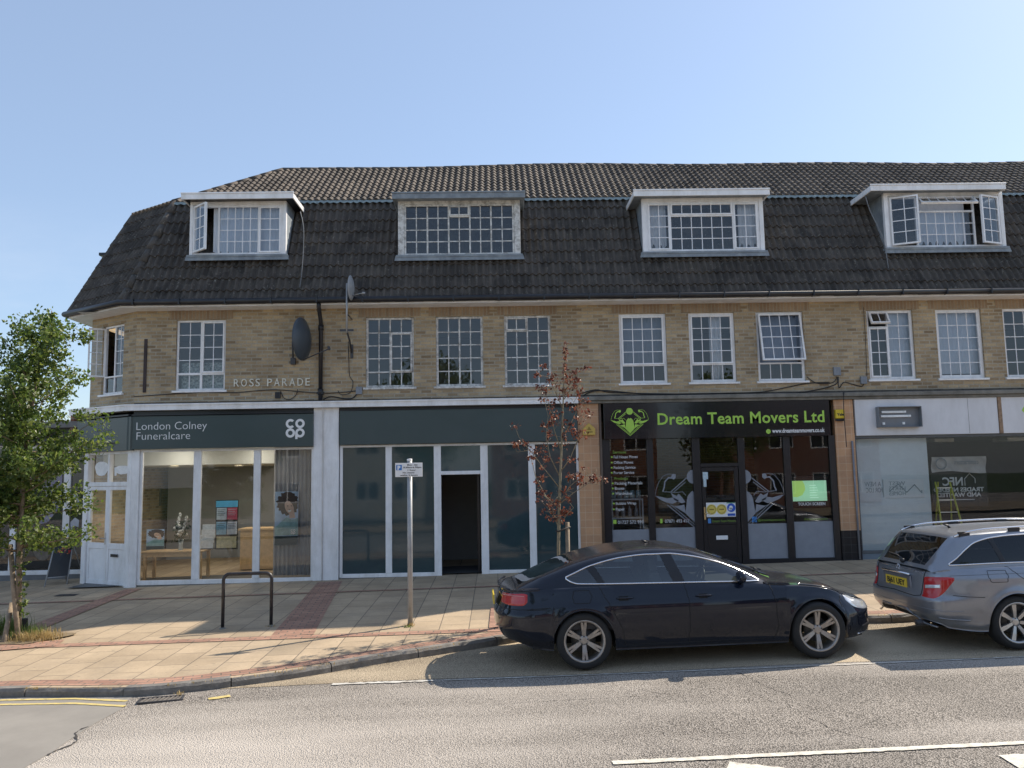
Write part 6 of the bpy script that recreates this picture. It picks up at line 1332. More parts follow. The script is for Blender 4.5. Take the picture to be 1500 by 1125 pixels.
def half_split(mb, name, m_, e):
    for s_ in (-1, 1):
        a = MB(); use = [k for k, f in enumerate(mb.f) if sum(mb.v[i][1] for i in f)*s_ > 0]
        ids = sorted({i for k in use for i in mb.f[k]}); mp = {v: j for j, v in enumerate(ids)}
        if ids: a.add([mb.v[i] for i in ids], [tuple(mp[i] for i in mb.f[k]) for k in use], 0, True).build(name, m_, e, local=True)
def car(name, label, C, loc, rz, pitch=0):
    e = empty(name, loc, label, 'car', 'cars parked along the kerb'); e.rotation_euler = (0, pitch, rz)
    L, W = C['L'], C['W']; paint = C['paint']; rw, fwx, ar, wr = C['rw'], C['fw'], C['arch'], C['wr']
    # ---- body side ring. c runs over x samples from nose centre round the near (right, -y) side to the tail centre
    def half(x):          # half width at reference height
        w0 = W/2*interp(C['plan'], x)
        return w0
    xs_f, xs_r = C['xf'], C['xr']
    N = 260
    prm = []
    # nose: superellipse from centre to xs_f, side straight, tail: from xs_r to centre
    for k in range(44):
        a = (math.pi/2)*k/43; prm.append((xs_f+(L-xs_f)*(math.cos(a))**(2/C['pf']), W/2*interp(C['plan'], xs_f)*(math.sin(a))**(2/C['qf'])))
    n_ = int((xs_f-xs_r)/.014)
    for k in range(1, n_): x = xs_f-(xs_f-xs_r)*k/n_; prm.append((x, half(x)))
    for k in range(44):
        a = (math.pi/2)*(1-k/43); prm.append((xs_r-xs_r*(math.cos(a))**(2/C['pr']), half(xs_r)*(math.sin(a))**(2/C['qr'])))
    P = [Vector(p) for p in prm]; nrm = []
    for i in range(len(P)):
        d = P[min(i+1, len(P)-1)]-P[max(i-1, 0)]
        if i == 0: d = Vector((0, 1))
        if i == len(P)-1: d = Vector((0, -1))
        d.normalize(); nrm.append(Vector((d.y, -d.x)) if True else None)   # outward in (x, y>0)
    for i, n__ in enumerate(nrm):
        if n__.dot(P[i]-Vector((L/2, 0))) < 0: nrm[i] = -n__
    def zlow(x, y):
        z = interp(C['sill'], x)
        for cx in (rw, fwx):
            if abs(x-cx) < ar and y > W*.36: z = max(z, wr+math.sqrt(ar*ar-(x-cx)**2)-.0)
        return z
    def inset(i, z):
        x = P[i][0]; a = interp(C['ins_side'], z)
        f = max(0, min(1, (x-(xs_f-.5))/.9)); g_ = max(0, min(1, ((xs_r+.3)-x)/.55))
        a = a*(1-f)*(1-g_)+f*interp(C['ins_front'], z)+g_*(1-f)*interp(C['ins_rear'], z)
        # flares over the arches
        for cx in (rw, fwx):
            d = math.hypot(x-cx, z-wr); a -= .016*math.exp(-((d-ar-.015)/.05)**2) if z > wr else 0
        return a
    NR = 30; rows = []
    sd_m = MB()
    for i in range(len(P)):
        x, y = P[i]; z0_, z1_ = zlow(x, y), interp(C['top'], x); col = []
        for j in range(NR+1):
            v = j/NR; z = z0_+(z1_-z0_)*v; q_ = P[i]-nrm[i]*inset(i, z)
            rnd = C['shoulder']*max(0, (v-.86)/.14)**2.4; q_ = q_-nrm[i]*rnd
            if i in (0, len(P)-1): q_.y = 0
            col.append(Vector((q_.x, -abs(q_.y), z-(.012*max(0, (v-.86)/.14)**2))))
        # lower lip turned in
        rows.append(col)
    n_ = len(rows)
    vs = [p for col in rows for p in col]; M_ = NR+1
    body = MB()
    f1 = [(i*M_+j, i*M_+j+1, (i+1)*M_+j+1, (i+1)*M_+j) for i in range(n_-1) for j in range(NR)]
    body.add(vs, f1, 0, True); body.add([Vector((p.x, -p.y, p.z)) for p in vs], [f[::-1] for f in f1], 0, True)
    # arch lips
    for sgn in (-1, 1):
        v2 = []
        for col in rows: p = col[0]; v2 += [Vector((p.x, sgn*abs(p.y), p.z)), Vector((p.x, sgn*(abs(p.y)-.05 if abs(p.y) > .06 else 0), p.z+.004))]
        f2 = [(2*i, 2*i+1, 2*i+3, 2*i+2) for i in range(n_-1)]; body.add(v2, f2 if sgn < 0 else [f[::-1] for f in f2], 0, True)
    # ---- bonnet and tail deck: spans between the two top edges
    def deck(i0, i1, crown, nspan=14):
        v3 = []; 
        for i in range(i0, i1+1):
            p = rows[i][-1]
            for k in range(nspan+1):
                s_ = -1+2*k/nspan; cz = crown(p.x)*(1-abs(s_)**2.2); v3.append(Vector((p.x, p.y*-s_*-1, p.z+cz)))
        m2 = nspan+1
        body.add(v3, [((i-i0)*m2+k, (i-i0)*m2+k+1, (i+1-i0)*m2+k+1, (i+1-i0)*m2+k) for i in range(i0, i1) for k in range(nspan)], 0, True)
    ic = next(i for i in range(n_) if P[i][0] < C['cowl'])+1; ir = next(i for i in range(n_) if P[i][0] < C['deckx'])-1
    deck(0, ic, lambda x: C['crown_f']*max(0, min(1, (L+.0-x)/.5))**.6); deck(ir, n_-1, lambda x: C['crown_r']*max(0, min(1, x/.25))**.6)
    # ---- greenhouse
    sec = C['sec']; gx = []
    x = C['gr0']
    while x < C['gf1']-1e-6:
        gx.append(x); x += .012 if (x < C['gr0']+.7 or x > 3.0) else .03
    gx.append(C['gf1'])
    def sh(x):
        t_ = max(0, min(1, (x-C['bow'][0])/(C['bow'][1]-C['bow'][0]))); return C['bow'][2]*t_*t_*(3-2*t_)
    def yb(x): return interp(C['belty'], x-sh(x)*.9)
    def zb_(x): return interp(C['top'], x-sh(x)*.9)-.022
    def zc(x): return interp(C['roof'], x)
    secl = [0]; 
    for a, b in zip(sec[:-1], sec[1:]): secl.append(secl[-1]+math.hypot(b[0]-a[0], b[1]-a[1])*1.0)
    tot = secl[-1]; sy = [(l/tot, p[0]) for l, p in zip(secl, sec)]; sz = [(l/tot, p[1]) for l, p in zip(secl, sec)]
    def G(x, t_, off=0):
        h = max(.001, zc(x)-zb_(x)); y = yb(x)*interp(sy, t_); z = zb_(x)+h*interp(sz, t_)
        if off:
            y += off*(1-t_); z += off*t_
        return Vector((x-sh(x)*interp(sy, t_)**2, -y, z))
    tr = C['trail']
    def t_of_z(x, z):
        h = zc(x)-zb_(x); f = (z-zb_(x))/max(h, .001)
        lo, hi = 0, tr
        if f <= 0: return 0
        for _ in range(18):
            m_ = (lo+hi)/2
            if interp(sz, m_) < f: lo = m_
            else: hi = m_
        return lo
    def dlo(x):
        x = x-sh(x)*.86; a, b = C['dlo'][0][0], C['dlo'][-1][0]
        if x <= a or x >= b: return None
        z0_ = interp(C['dlob'], x); z1_ = interp(C['dlo'], x)
        return (z0_, z1_) if z1_ > z0_+.004 else None
    shell = MB(); sg_ = MB(); pil = MB(); wsh = MB(); rwd = MB()
    n1, n2, n3, n4 = 3, 8, 5, 12
    def colpts(x):
        dl = dlo(x); tt = []
        if dl: t0, t1 = t_of_z(x, dl[0]), t_of_z(x, dl[1])
        else:
            zz = interp(C['dlob'], x-sh(x)*.86); t0 = t1 = min(tr*.9, t_of_z(x, zz))
        t1 = max(t1, t0); t1 = min(t1, tr-.02)
        t0 = min(t0, t1)
        return [t0*k/n1 for k in range(n1)]+[t0+(t1-t0)*k/n2 for k in range(n2)]+[t1+(tr-t1)*k/n3 for k in range(n3)]+[tr+(1-tr)*k/n4 for k in range(n4+1)], dl is not None
    cols = [colpts(x) for x in gx]; m2 = n1+n2+n3+n4+1
    pts = [[G(x, t_) for t_ in c[0]] for x, c in zip(gx, cols)]
    # close the side foot
    for s_ in (-1, 1):
        flat = [Vector((p.x, p.y*-s_, p.z)) if s_ > 0 else p for c in pts for p in c]
        S, GL, PI_, WS, RW = [], [], [], [], []
        for i in range(len(gx)-1):
            xm_ = (gx[i]+gx[i+1])/2
            for j in range(m2-1):
                f = (i*m2+j, (i+1)*m2+j, (i+1)*m2+j+1, i*m2+j+1); f = f if s_ < 0 else f[::-1]
                if n1 <= j < n1+n2 and cols[i][1] and cols[i+1][1]:
                    xx = xm_-sh(xm_)*.86+(j-n1)/n2*C['pskew']
                    GL.append(f)
                elif j >= n1+n2+n3 and xm_ > C['ws'][0] and xm_ < C['ws'][1]: WS.append(f)
                elif j >= n1+n2+n3 and C['rg'][0] < xm_ < C['rg'][1]: RW.append(f)
                else: S.append(f)
        for mb_, F_ in ((shell, S), (sg_, GL), (pil, PI_), (wsh, WS), (rwd, RW)):
            if F_:
                used = sorted({v for f in F_ for v in f}); mp_ = {v: k for k, v in enumerate(used)}
                mb_.add([flat[v] for v in used], [tuple(mp_[v] for v in f) for f in F_], 0, True)
    body.v += []; o_ = len(body.v); body.v += shell.v; body.f += [tuple(i+o_ for i in f) for f in shell.f]; body.m += shell.m; body.sm += shell.sm
    bo = body.build('body', paint, e, local=True)
    md = bo.modifiers.new('weld', 'WELD'); md.merge_threshold = .0008
    half_split(sg_, 'side_glass', C.get('sglass', M_cglass), e); 
    def xa_grid(xa):
        lo, hi = xa, xa+.4
        for _ in range(24):
            m_ = (lo+hi)/2
            if m_-sh(m_)*.86 < xa: lo = m_
            else: hi = m_
        return lo
    for a, b in C['pillars']:
        for s_ in (-1, 1):
            vs = []
            for j in range(13):
                for xe in (a, b):
                    k_ = j/12; x_b = xe-C['pskew']*k_; gx_ = xa_grid(x_b); dl = dlo(gx_)
                    if not dl: continue
                    t_ = t_of_z(gx_, dl[0]+(dl[1]-dl[0])*k_); p = G(gx_, t_, .004); vs.append(Vector((p.x, p.y*-s_, p.z)))
            if len(vs) == 26: MB().add(vs, [(2*i, 2*i+1, 2*i+3, 2*i+2) for i in range(12)], 0, True).build('window_pillar', M_blackpl, e, local=True)
    wsh.build('windscreen', M_cglass, e, local=True); rwd.build('rear_window', C['rglass'], e, local=True)
    # chrome round the side glass
    xs__ = [x for x in gx if dlo(x)]
    top = [G(x, t_of_z(x, dlo(x)[1]), .006) for x in xs__]; bot = [G(x, t_of_z(x, dlo(x)[0]), .006) for x in xs__][::-1]
    ch = MB()
    for s_ in (1, -1):
        T = [Vector((p.x, p.y*s_, p.z)) for p in top+bot+top[:2]]; MB().tube(T, .0095, 6).build('chrome_window_trim', M_chrome, e, local=True)
    # ---- floor, wheel wells, cabin
    un = MB(); un.box(.42, rw-ar-.02, -W/2+.14, W/2-.14, .24, .52); un.box(rw+ar+.02, fwx-ar-.02, -W/2+.09, W/2-.09, .20, .42); un.box(fwx+ar+.02, L-.3, -W/2+.2, W/2-.2, .22, .5)
    un.box(.42, L-.5, -W/2+.30, W/2-.30, .26, .50)
    for cx in (rw, fwx):
        for s_ in (-1, 1):
            vs = []; ns = 24; ra = ar+.03
            for k in range(ns+1):
                a = math.pi*k/ns; vs += [(cx+ra*math.cos(a), s_*(W/2-.045), wr-.02+ra*math.sin(a)), (cx+ra*math.cos(a), s_*(W/2-.36), wr-.02+ra*math.sin(a))]
            un.add(vs, [(2*k, 2*k+1, 2*k+3, 2*k+2) for k in range(ns)], 0, True)
            un.add([(cx+ra*math.cos(math.pi*k/ns), s_*(W/2-.36), wr-.02+ra*math.sin(math.pi*k/ns)) for k in range(ns+1)], [tuple(range(ns+1))])
    un.build('underbody', M_under, e, local=True)
    cb_ = MB(); zbt = interp(C['top'], 2.3)-.06
    cb_.box(C['tray'], C['dash'], -W/2+.14, W/2-.14, .42, .46); cb_.box(C['dash']-.25, C['dash']+.25, -W/2+.16, W/2-.16, .5, zbt-.01)
    cb_.box(C['tray']-.05, C['tray']+.55, -W/2+.18, W/2-.18, .5, zbt-.03)
    for s_ in (-1, 1): cb_.box(C['tray'], C['dash'], s_*(W/2-.15), s_*(W/2-.11), .45, zbt-.005)
    cb_.build('cabin_trim', M_cabin, e, local=True)
    for (x, y) in ((C['seat'], -.38), (C['seat'], .38), (C['seat']-.85, -.38), (C['seat']-.85, .38)):
        s_ = MB(); st0 = 0
        s_.box(-.05, .48, -.24, .24, .46, .62); k0 = len(s_.v); s_.box(-.07, .06, -.24, .24, 0, .62); s_.xf(Matrix.Translation((-.03, 0, .56)) @ Matrix.Rotation(R(-18), 4, 'Y'), k0)
        k0 = len(s_.v); s_.box(-.05, .05, -.13, .13, .66, .84); s_.box(-.012, .012, -.06, -.04, .6, .67); s_.box(-.012, .012, .04, .06, .6, .67); s_.xf(Matrix.Translation((-.03, 0, .52)) @ Matrix.Rotation(R(-14), 4, 'Y'), k0)
        if x < C['seat']-.1: x = x+.12
        s_.xf(Matrix.Translation((x, y, 0)) @ Matrix.Diagonal((1, 1, .84 if x < C['seat']-.1 else .90, 1))); s_.build('seat', M_seat, e, bevel=.03, local=True)
    sw = MB(); Mx = Matrix.Translation((C['dash']-.42, -.37, zbt+.0)) @ Matrix.Rotation(R(-68), 4, 'Y'); n3_ = 28
    sw.tube([Mx @ Vector((.185*math.cos(2*math.pi*k/n3_), .185*math.sin(2*math.pi*k/n3_), 0)) for k in range(n3_+1)], .015, 8); sw.tube([Mx @ Vector((-.18, 0, 0)), Mx @ Vector((.18, 0, 0))], .022, 6); sw.tube([Mx @ Vector((0, 0, 0)), Mx @ Vector((0, 0, -.25))], .03, 8)
    sw.build('steering_wheel', M_blackpl, e, local=True)
    # ---- wheels
    for x in (rw, fwx):
        wheel(e, x, -(W/2-C['wd']/2-.012), wr, C['rr'], C['wd'], -1, C['rim'], C['rimm']); wheel(e, x, (W/2-C['wd']/2-.012), wr, C['rr'], C['wd'], 1, C['rim'], C['rimm'])
    # ---- surface helper for shut lines, lamps, handles
    def side(x, z, off=.002, s_=-1):
        # nearest column on the flank
        best = min(range(n_), key=lambda i: abs(P[i][0]-x) if P[i][1] > .3 else 9)
        col = rows[best]; zz = [p.z for p in col]
        for j in range(NR):
            if zz[j] <= z <= zz[j+1] or j == NR-1:
                t_ = min(1, max(0, (z-zz[j])/max(1e-6, zz[j+1]-zz[j]))); p = col[j].lerp(col[j+1], t_); nn = nrm[best]; return Vector((p.x+nn.x*off, s_*(abs(p.y)+nn.y*off), p.z))
    cum = [0]
    for i in range(n_-1, 0, -1): cum.append(cum[-1]+(P[i]-P[i-1]).length)
    cumf = [0]
    for i in range(0, n_-1): cumf.append(cumf[-1]+(P[i+1]-P[i]).length)
    def ring(sg, s_, z, off=.004, front=False):     # sg: -1 near flank, +1 far flank; s_ arc length from the centre line
        cu = cumf if front else cum; k = 0
        while k < n_-2 and cu[k+1] < s_: k += 1
        f = min(1, max(0, (s_-cu[k])/max(1e-6, cu[k+1]-cu[k]))); ia, ib = (k, k+1) if front else (n_-1-k, n_-2-k)
        def at(i):
            col = rows[i]
            for j in range(NR):
                if z <= col[j+1].z or j == NR-1:
                    t_ = min(1, max(0, (z-col[j].z)/max(1e-6, col[j+1].z-col[j].z))); return col[j].lerp(col[j+1], t_)
        p = at(ia).lerp(at(ib), f); nn = nrm[ia].lerp(nrm[ib], f)
        return Vector((p.x+nn.x*off, sg*(abs(p.y)+nn.y*off), z))
    return e, side, ring, G, t_of_z, zb_, zc, dlo

def shut(e, side, lines, name='panel_gap', r_=.0035, m_=None, s_=(-1,)):
    g_ = MB()
    for L_ in lines:
        for sgn in s_:
            pts = []
            for i in range(len(L_)-1):
                for k in range(8): t_ = k/8; pts.append(side(L_[i][0]+(L_[i+1][0]-L_[i][0])*t_, L_[i][1]+(L_[i+1][1]-L_[i][1])*t_, .0005, sgn))
            pts.append(side(L_[-1][0], L_[-1][1], .0005, sgn)); g_.tube(pts, r_, 4, caps=False)
    return g_.build(name, m_ or M_under, e, local=True)
def patch(pts_fn, nu, nv, mi=0):      # grid patch from function (u,v) -> point
    vs = [pts_fn(i/nu, j/nv) for i in range(nu+1) for j in range(nv+1)]
    return vs, [(i*(nv+1)+j, (i+1)*(nv+1)+j, (i+1)*(nv+1)+j+1, i*(nv+1)+j+1) for i in range(nu) for j in range(nv)]

def lamp(e, ring, s0, s1, lo, hi, m_, name, sgs=(-1, 1), off=.006, front=False, nu=24, nv=8):
    for sg in sgs:
        def f(u, v): s_ = s0+(s1-s0)*u; a, b = interp(lo, s_), interp(hi, s_); o_ = off*(1 if 0 < v < 1 and 0 < u < 1 else -.3); return ring(sg, s_, a+(b-a)*v, o_, front)
        vs, fs = patch(f, nu, nv); MB().add(vs, fs, 0, True).build(name, m_, e, local=True)
def ringline(e, ring, pts, name, m_, r_=.004, sgs=(-1, 1), off=.001, front=False):
    g_ = MB()
    for sg in sgs:
        P_ = []
        for i in range(len(pts)-1):
            for k in range(8): t_ = k/8; P_.append(ring(sg, pts[i][0]+(pts[i+1][0]-pts[i][0])*t_, pts[i][1]+(pts[i+1][1]-pts[i][1])*t_, off, front))
        P_.append(ring(sg, *pts[-1], off, front)); g_.tube(P_, r_, 5)
    return g_.build(name, m_, e, local=True)
def mirror(e, x, y, z, paint, s_=-1):
    m_ = MB(); m_.ell((x, s_*(y+.11), z+.05), .065, .11, .075, 14); 
    for i, v in enumerate(m_.v): 
        if v[0] < x-.035: m_.v[i] = (x-.035, v[1], v[2])
    o = m_.build('door_mirror', paint, e, local=True); MB().tube([(x+.01, s_*(y-.02), z-.03), (x+.0, s_*(y+.07), z+.01)], [.03, .022], 8).build('mirror_foot', M_blackpl, o, local=True)
def handle(e, side, x, z, L_=.19):
    g_ = MB(); P_ = []
    for k in range(9):
        t_ = k/8; P_.append(side(x+L_*t_, z+.004*math.sin(math.pi*t_), .012+.022*math.sin(math.pi*t_)))
    g_.tube(P_, [.008]+[.013]*7+[.010], 8, flat=.8); o = g_.build('door_handle', CUR, e, local=True)
    vs, fs = patch(lambda u, v: side(x+.03+L_*.55*u, z-.03+.05*v, .0012), 6, 3); MB().add(vs, fs, 0, True).build('handle_recess', M_under, o, local=True)

# ---------------------------------------------------------------- dark blue fastback
c_r, c_f = atR(860, 977.5), atR(1198, 961); dv = (c_f-c_r)[:2]; th = math.atan2(dv[1], dv[0]); hv = np.array([math.cos(th), math.sin(th)]); nv_ = np.array([-hv[1], hv[0]])
CA = dict(L=4.70, W=1.854, paint=M_navy, rw=1.02, fw=3.81, arch=.358, wr=.326, rr=.238, wd=.235, rim='six', rimm=M_alloyd, xf=3.95, xr=.52, pf=2.1, qf=2.3, pr=2.7, qr=2.6,
    plan=[(0, .93), (.52, .965), (1.2, 1), (3.3, 1), (3.95, .975)],
    sill=[(0, .34), (.12, .33), (.4, .25), (.8, .21), (3.9, .20), (4.4, .20), (4.7, .21)],
    top=[(0, .90), (.12, .912), (.45, .932), (1.0, .948), (2, .935), (3.1, .90), (3.5, .875), (3.86, .83), (4.1, .775), (4.3, .712), (4.5, .645), (4.7, .59)],
    ins_side=[(.19, .075), (.26, .045), (.36, .022), (.5, .006), (.66, 0), (.72, .006), (.76, .020), (.92, .070)],
    ins_front=[(.19, .09), (.24, .03), (.34, .0), (.48, .0), (.58, .04), (.68, .11), (.9, .2)], ins_rear=[(.25, .16), (.38, .05), (.5, .0), (.62, .0), (.70, .03), (.80, .06), (.87, .07), (.93, .05)],
    shoulder=.028, crown_f=.055, crown_r=.02, cowl=3.25, deckx=.50, gr0=.26, gf1=3.52, bow=(2.2, 3.3, .25),
    belty=[(.26, .62), (.6, .74), (1.0, .80), (1.8, .825), (2.8, .825), (3.1, .805), (3.35, .77)],
    roof=[(.26, .93), (.45, 1.01), (.7, 1.11), (.95, 1.20), (1.27, 1.282), (1.6, 1.33), (1.95, 1.35), (2.33, 1.322), (2.6, 1.258), (2.85, 1.175), (3.15, 1.055), (3.4, .945), (3.52, .90)],
    sec=[(1, 0), (.955, .3), (.875, .68), (.815, .86), (.74, .945), (.62, .98), (.4, .993), (0, 1)], trail=.62,
    dlo=[(.84, 1.04), (.95, 1.085), (1.15, 1.162), (1.54, 1.245), (1.84, 1.268), (2.08, 1.268), (2.34, 1.235), (2.64, 1.155), (2.93, 1.03), (3.17, .915)],
    dlob=[(.84, 1.03), (.90, .992), (.98, .968), (1.2, .96), (1.8, .948), (2.6, .93), (3.2, .91)], pillars=[(1.22, 1.31), (2.12, 2.26)], pskew=.13,
    ws=(2.62, 9), rg=(.30, .98), rglass=M_cdark, tray=.75, dash=2.95, seat=2.15)
oa = c_r[:2]-hv*(CA['rw']+.04)+nv_*.70; xm = oa+hv*2.4
e, side, ring, G, toz, zb_, zc_f, dlo = car('hatchback_car', 'dark navy blue fastback car with grimy six spoke wheels, beside the black shop', CA, (float(oa[0]), float(oa[1]), zroad(*(oa+hv*1.0))-.016), th, pitch=-math.atan((.0167*hv[0]+.015*hv[1])))
CUR = M_navy
shut(e, side, [[(2.24, .915), (2.27, .75), (2.27, .45), (2.25, .27)], [(1.22, .945), (1.27, .84), (1.36, .68), (1.47, .45), (1.50, .27)], [(3.26, .885), (3.30, .70), (3.32, .4), (3.28, .27)], [(1.50, .27), (2.25, .265), (3.28, .265)], [(.92, .90), (1.10, .90), (1.13, .83), (1.10, .76), (.92, .76), (.90, .83), (.92, .90)], [(.36, .70), (.6, .70)], [(4.15, .70), (4.12, .58)]], s_=(-1, 1))
lamp(e, ring, .42, 1.03, [(.42, .75), (.8, .74), (.96, .745), (1.03, .78)], [(.42, .868), (.8, .88), (.96, .888), (1.03, .875)], M_red, 'tail_lamp')
ringline(e, ring, [(.42, .845), (.8, .855), (.98, .855)], 'lamp_stripe', M_redl, .006, off=.007)
lamp(e, ring, .48, 1.04, [(.48, .49), (.75, .515), (.95, .565), (1.04, .64)], [(.48, .592), (.75, .64), (.95, .695), (1.04, .705)], M_clear, 'headlight', front=True)
lamp(e, ring, .02, .36, [(.02, .28), (.36, .32)], [(.02, .60), (.36, .58)], M_blackpl, 'front_grille', front=True)
lamp(e, ring, .5, .85, [(.5, .24), (.85, .27)], [(.5, .36), (.85, .34)], M_blackpl, 'bumper_intake', front=True)
ringline(e, ring, [(.45, .255), (.7, .25), (.92, .245)], 'bumper_lip', M_chrome, .010, off=.004, front=True)
ringline(e, ring, [(.0, .705), (.5, .70), (1.0, .705), (1.3, .72)], 'bumper_gap', M_under, .004)
mirror(e, 2.92, .75, .925, M_navy); mirror(e, 2.92, .75, .925, M_navy, 1)
handle(e, side, 1.42, .80); handle(e, side, 2.36, .79)
sp = MB(); sp.tube([Vector((.075+.10*(abs(y)/.62)**2.5, y, .918)) for y in np.linspace(-.62, .62, 21)], .018, 8, flat=.6); sp.build('tail_spoiler', M_navy, e, local=True)
MB().box(-.012, .004, -.26, .26, .70, .81).build('number_plate', M_plate, e, local=True)
MB().tube([(2.0, 0, 1.345), (1.93, 0, 1.385)], [.02, .008], 8).build('roof_aerial', M_blackpl, e, local=True)
MB().tube([G(3.42, .97)+Vector((0, 0, .02)), G(3.30, .70)+Vector((0, 0, .03))], .012, 5).tube([Vector((3.42, .25, .955)), Vector((3.36, -.3, .985))], .010, 5).build('wiper', M_blackpl, e, local=True)

# ---------------------------------------------------------------- silver blue estate
c_r = atR(1488, 949); th = R(1.6); hv = np.array([math.cos(th), math.sin(th)]); nv_ = np.array([-hv[1], hv[0]])
CM = dict(L=4.60, W=1.78, paint=M_silver, rw=1.05, fw=3.81, arch=.350, wr=.316, rr=.236, wd=.23, rim='seven', rimm=M_alloy, xf=3.85, xr=.30, pf=2.1, qf=2.4, pr=3.0, qr=3.0,
    plan=[(0, .93), (.30, .95), (1.0, 1), (3.2, 1), (3.85, .97)],
    sill=[(0, .36), (.10, .32), (.3, .26), (.6, .225), (3.9, .20), (4.6, .21)],
    top=[(0, .93), (.1, .945), (.3, .965), (.7, .98), (1.3, .99), (2.6, .965), (3.2, .94), (3.6, .90), (4.0, .84), (4.35, .76), (4.6, .66)],
    ins_side=[(.19, .06), (.27, .03), (.30, .012), (.34, .02), (.5, .004), (.66, 0), (.84, .006), (.87, .016), (.99, .055)],
    ins_front=[(.19, .09), (.34, .0), (.48, .0), (.68, .08), (.9, .2)], ins_rear=[(.25, .15), (.36, .05), (.44, .0), (.60, .0), (.65, .035), (.8, .065), (.97, .085)],
    shoulder=.018, crown_f=.055, crown_r=.015, cowl=3.25, deckx=.32, gr0=.13, gf1=3.55, bow=(2.3, 3.3, .24),
    belty=[(.13, .70), (.35, .77), (1.0, .805), (1.8, .81), (2.8, .81), (3.1, .79), (3.35, .75)],
    roof=[(.13, .95), (.19, 1.02), (.30, 1.155), (.42, 1.285), (.50, 1.35), (.60, 1.37), (1.0, 1.397), (1.8, 1.412), (2.4, 1.388), (2.75, 1.31), (3.1, 1.165), (3.4, 1.02), (3.55, .95)],
    sec=[(1, 0), (.965, .3), (.905, .68), (.86, .86), (.80, .935), (.70, .97), (.4, .993), (0, 1)], trail=.60,
    dlo=[(.33, 1.02), (.42, 1.075), (.55, 1.175), (.70, 1.262), (.92, 1.31), (1.2, 1.33), (1.8, 1.34), (2.2, 1.315), (2.6, 1.22), (2.9, 1.10), (3.1, 1.0)],
    dlob=[(.33, 1.005), (1.0, 1.015), (1.8, 1.005), (3.2, .965)], pillars=[(.96, 1.02), (2.0, 2.12)], pskew=.10,
    ws=(2.7, 9), rg=(.165, .455), rglass=M_cdark, sglass=M_cdark, tray=.5, dash=2.9, seat=2.05)
oa = c_r[:2]-hv*(CM['rw']+.05)+nv_*.69
e, side, ring, G, toz, zb_, zc_f, dlo = car('estate_car', 'silver blue estate car with roof rails and yellow rear number plate', CM, (float(oa[0]), float(oa[1]), zroad(*(oa+hv*1.0))-.016), th, pitch=-math.atan((.0167*hv[0]+.015*hv[1])))
CUR = M_silver
shut(e, side, [[(.98, .985), (1.12, .86), (1.33, .70), (1.47, .45), (1.47, .27)], [(2.1, .965), (2.12, .5), (2.1, .27)], [(3.2, .93), (3.25, .5), (3.22, .27)], [(.74, .935), (.95, .935), (.975, .87), (.95, .80), (.76, .80), (.735, .87), (.74, .935)], [(.30, .66), (.48, .64), (.66, .63)]], s_=(-1, 1))
shut(e, side, [[(.30, .885), (.8, .895), (2, .89), (3.2, .865)]], name='side_crease', r_=.003, m_=mat('crease_line', (.10, .11, .13), .4), s_=(-1, 1))
lamp(e, ring, .58, 1.05, [(.58, .625), (.74, .615), (.84, .65), (.94, .725), (1.05, .84)], [(.58, .865), (.74, .878), (.86, .88), (.96, .878), (1.05, .865)], M_red, 'tail_lamp')
lamp(e, ring, .61, .86, [(.61, .725), (.86, .745)], [(.61, .77), (.86, .79)], M_clear, 'reversing_lamp', off=.012)
ringline(e, ring, [(.0, .635), (.45, .62), (.555, .635), (.575, .80), (.60, .93)], 'tailgate_gap', M_under, .005)
ringline(e, ring, [(0, .50), (.4, .50), (.75, .49), (1.1, .47)], 'bumper_crease', M_silver, .004)
ringline(e, ring, [(.10, .44), (.30, .44), (.42, .36), (.55, .30), (.75, .275)], 'diffuser_edge', M_silver, .012, off=.002)
lamp(e, ring, .0, .42, [(0, .36), (.42, .36)], [(0, .435), (.42, .40)], M_under, 'bumper_diffuser', off=.004)
ringline(e, ring, [(.80, .40), (1.0, .375), (1.18, .36)], 'lower_trim', M_silver, .010, sgs=(-1, 1), off=.002)
ex = MB(); ex.tube([(.16, -.48, .30), (.01, -.48, .30)], .05, 14, flat=.7); ex.build('exhaust_tip', M_dk, e, local=True)
# number plate, recess, strip, star
pc = ring(-1, .02, .755, 0); px_ = pc.x; P_ = lambda y, z, o_: Vector((px_-o_, y, z))
MB().box(px_-.006, px_+.02, -.34, .34, .66, .845).build('plate_recess', mat_paint('shaded_silver_paint', (.12, .14, .19), (.15, .17, .22), .6, .4), e, local=True, bevel=.01)
npl = MB().box(px_-.014, px_-.007, -.26, .26, .69, .80).build('number_plate', M_plate, e, local=True)
t = MB(); text_mb(t, 'BJ61 UEY', 0, 0, 0, .095, width=.44, depth=.002, bold=.003)
t.xf(Matrix.Translation((px_-.0155, .22, .712)) @ Matrix.Rotation(-math.pi/2, 4, 'Z')); t.build('registration_characters', M_ink, npl, local=True)
MB().tube([(px_-.012, -.34, .862), (px_-.022, 0, .866), (px_-.012, .34, .862)], .012, 8).build('tailgate_strip', M_chrome, e, local=True)
star = MB(); sc = ring(-1, .02, .915, .0); Ms = Matrix.Translation((sc.x-.004, 0, .915)) @ Matrix.Rotation(-math.pi/2, 4, 'Y')
star.tube([Ms @ Vector((.042*math.cos(2*math.pi*k/24), .042*math.sin(2*math.pi*k/24), .004)) for k in range(25)], .0045, 6)
for k in range(3):
    a = 2*math.pi*k/3; star.tube([Ms @ Vector((0, 0, .006)), Ms @ Vector((.04*math.cos(a), .04*math.sin(a), .006))], [.008, .003], 6)
star.build('round_star_emblem', M_chrome, e, local=True)
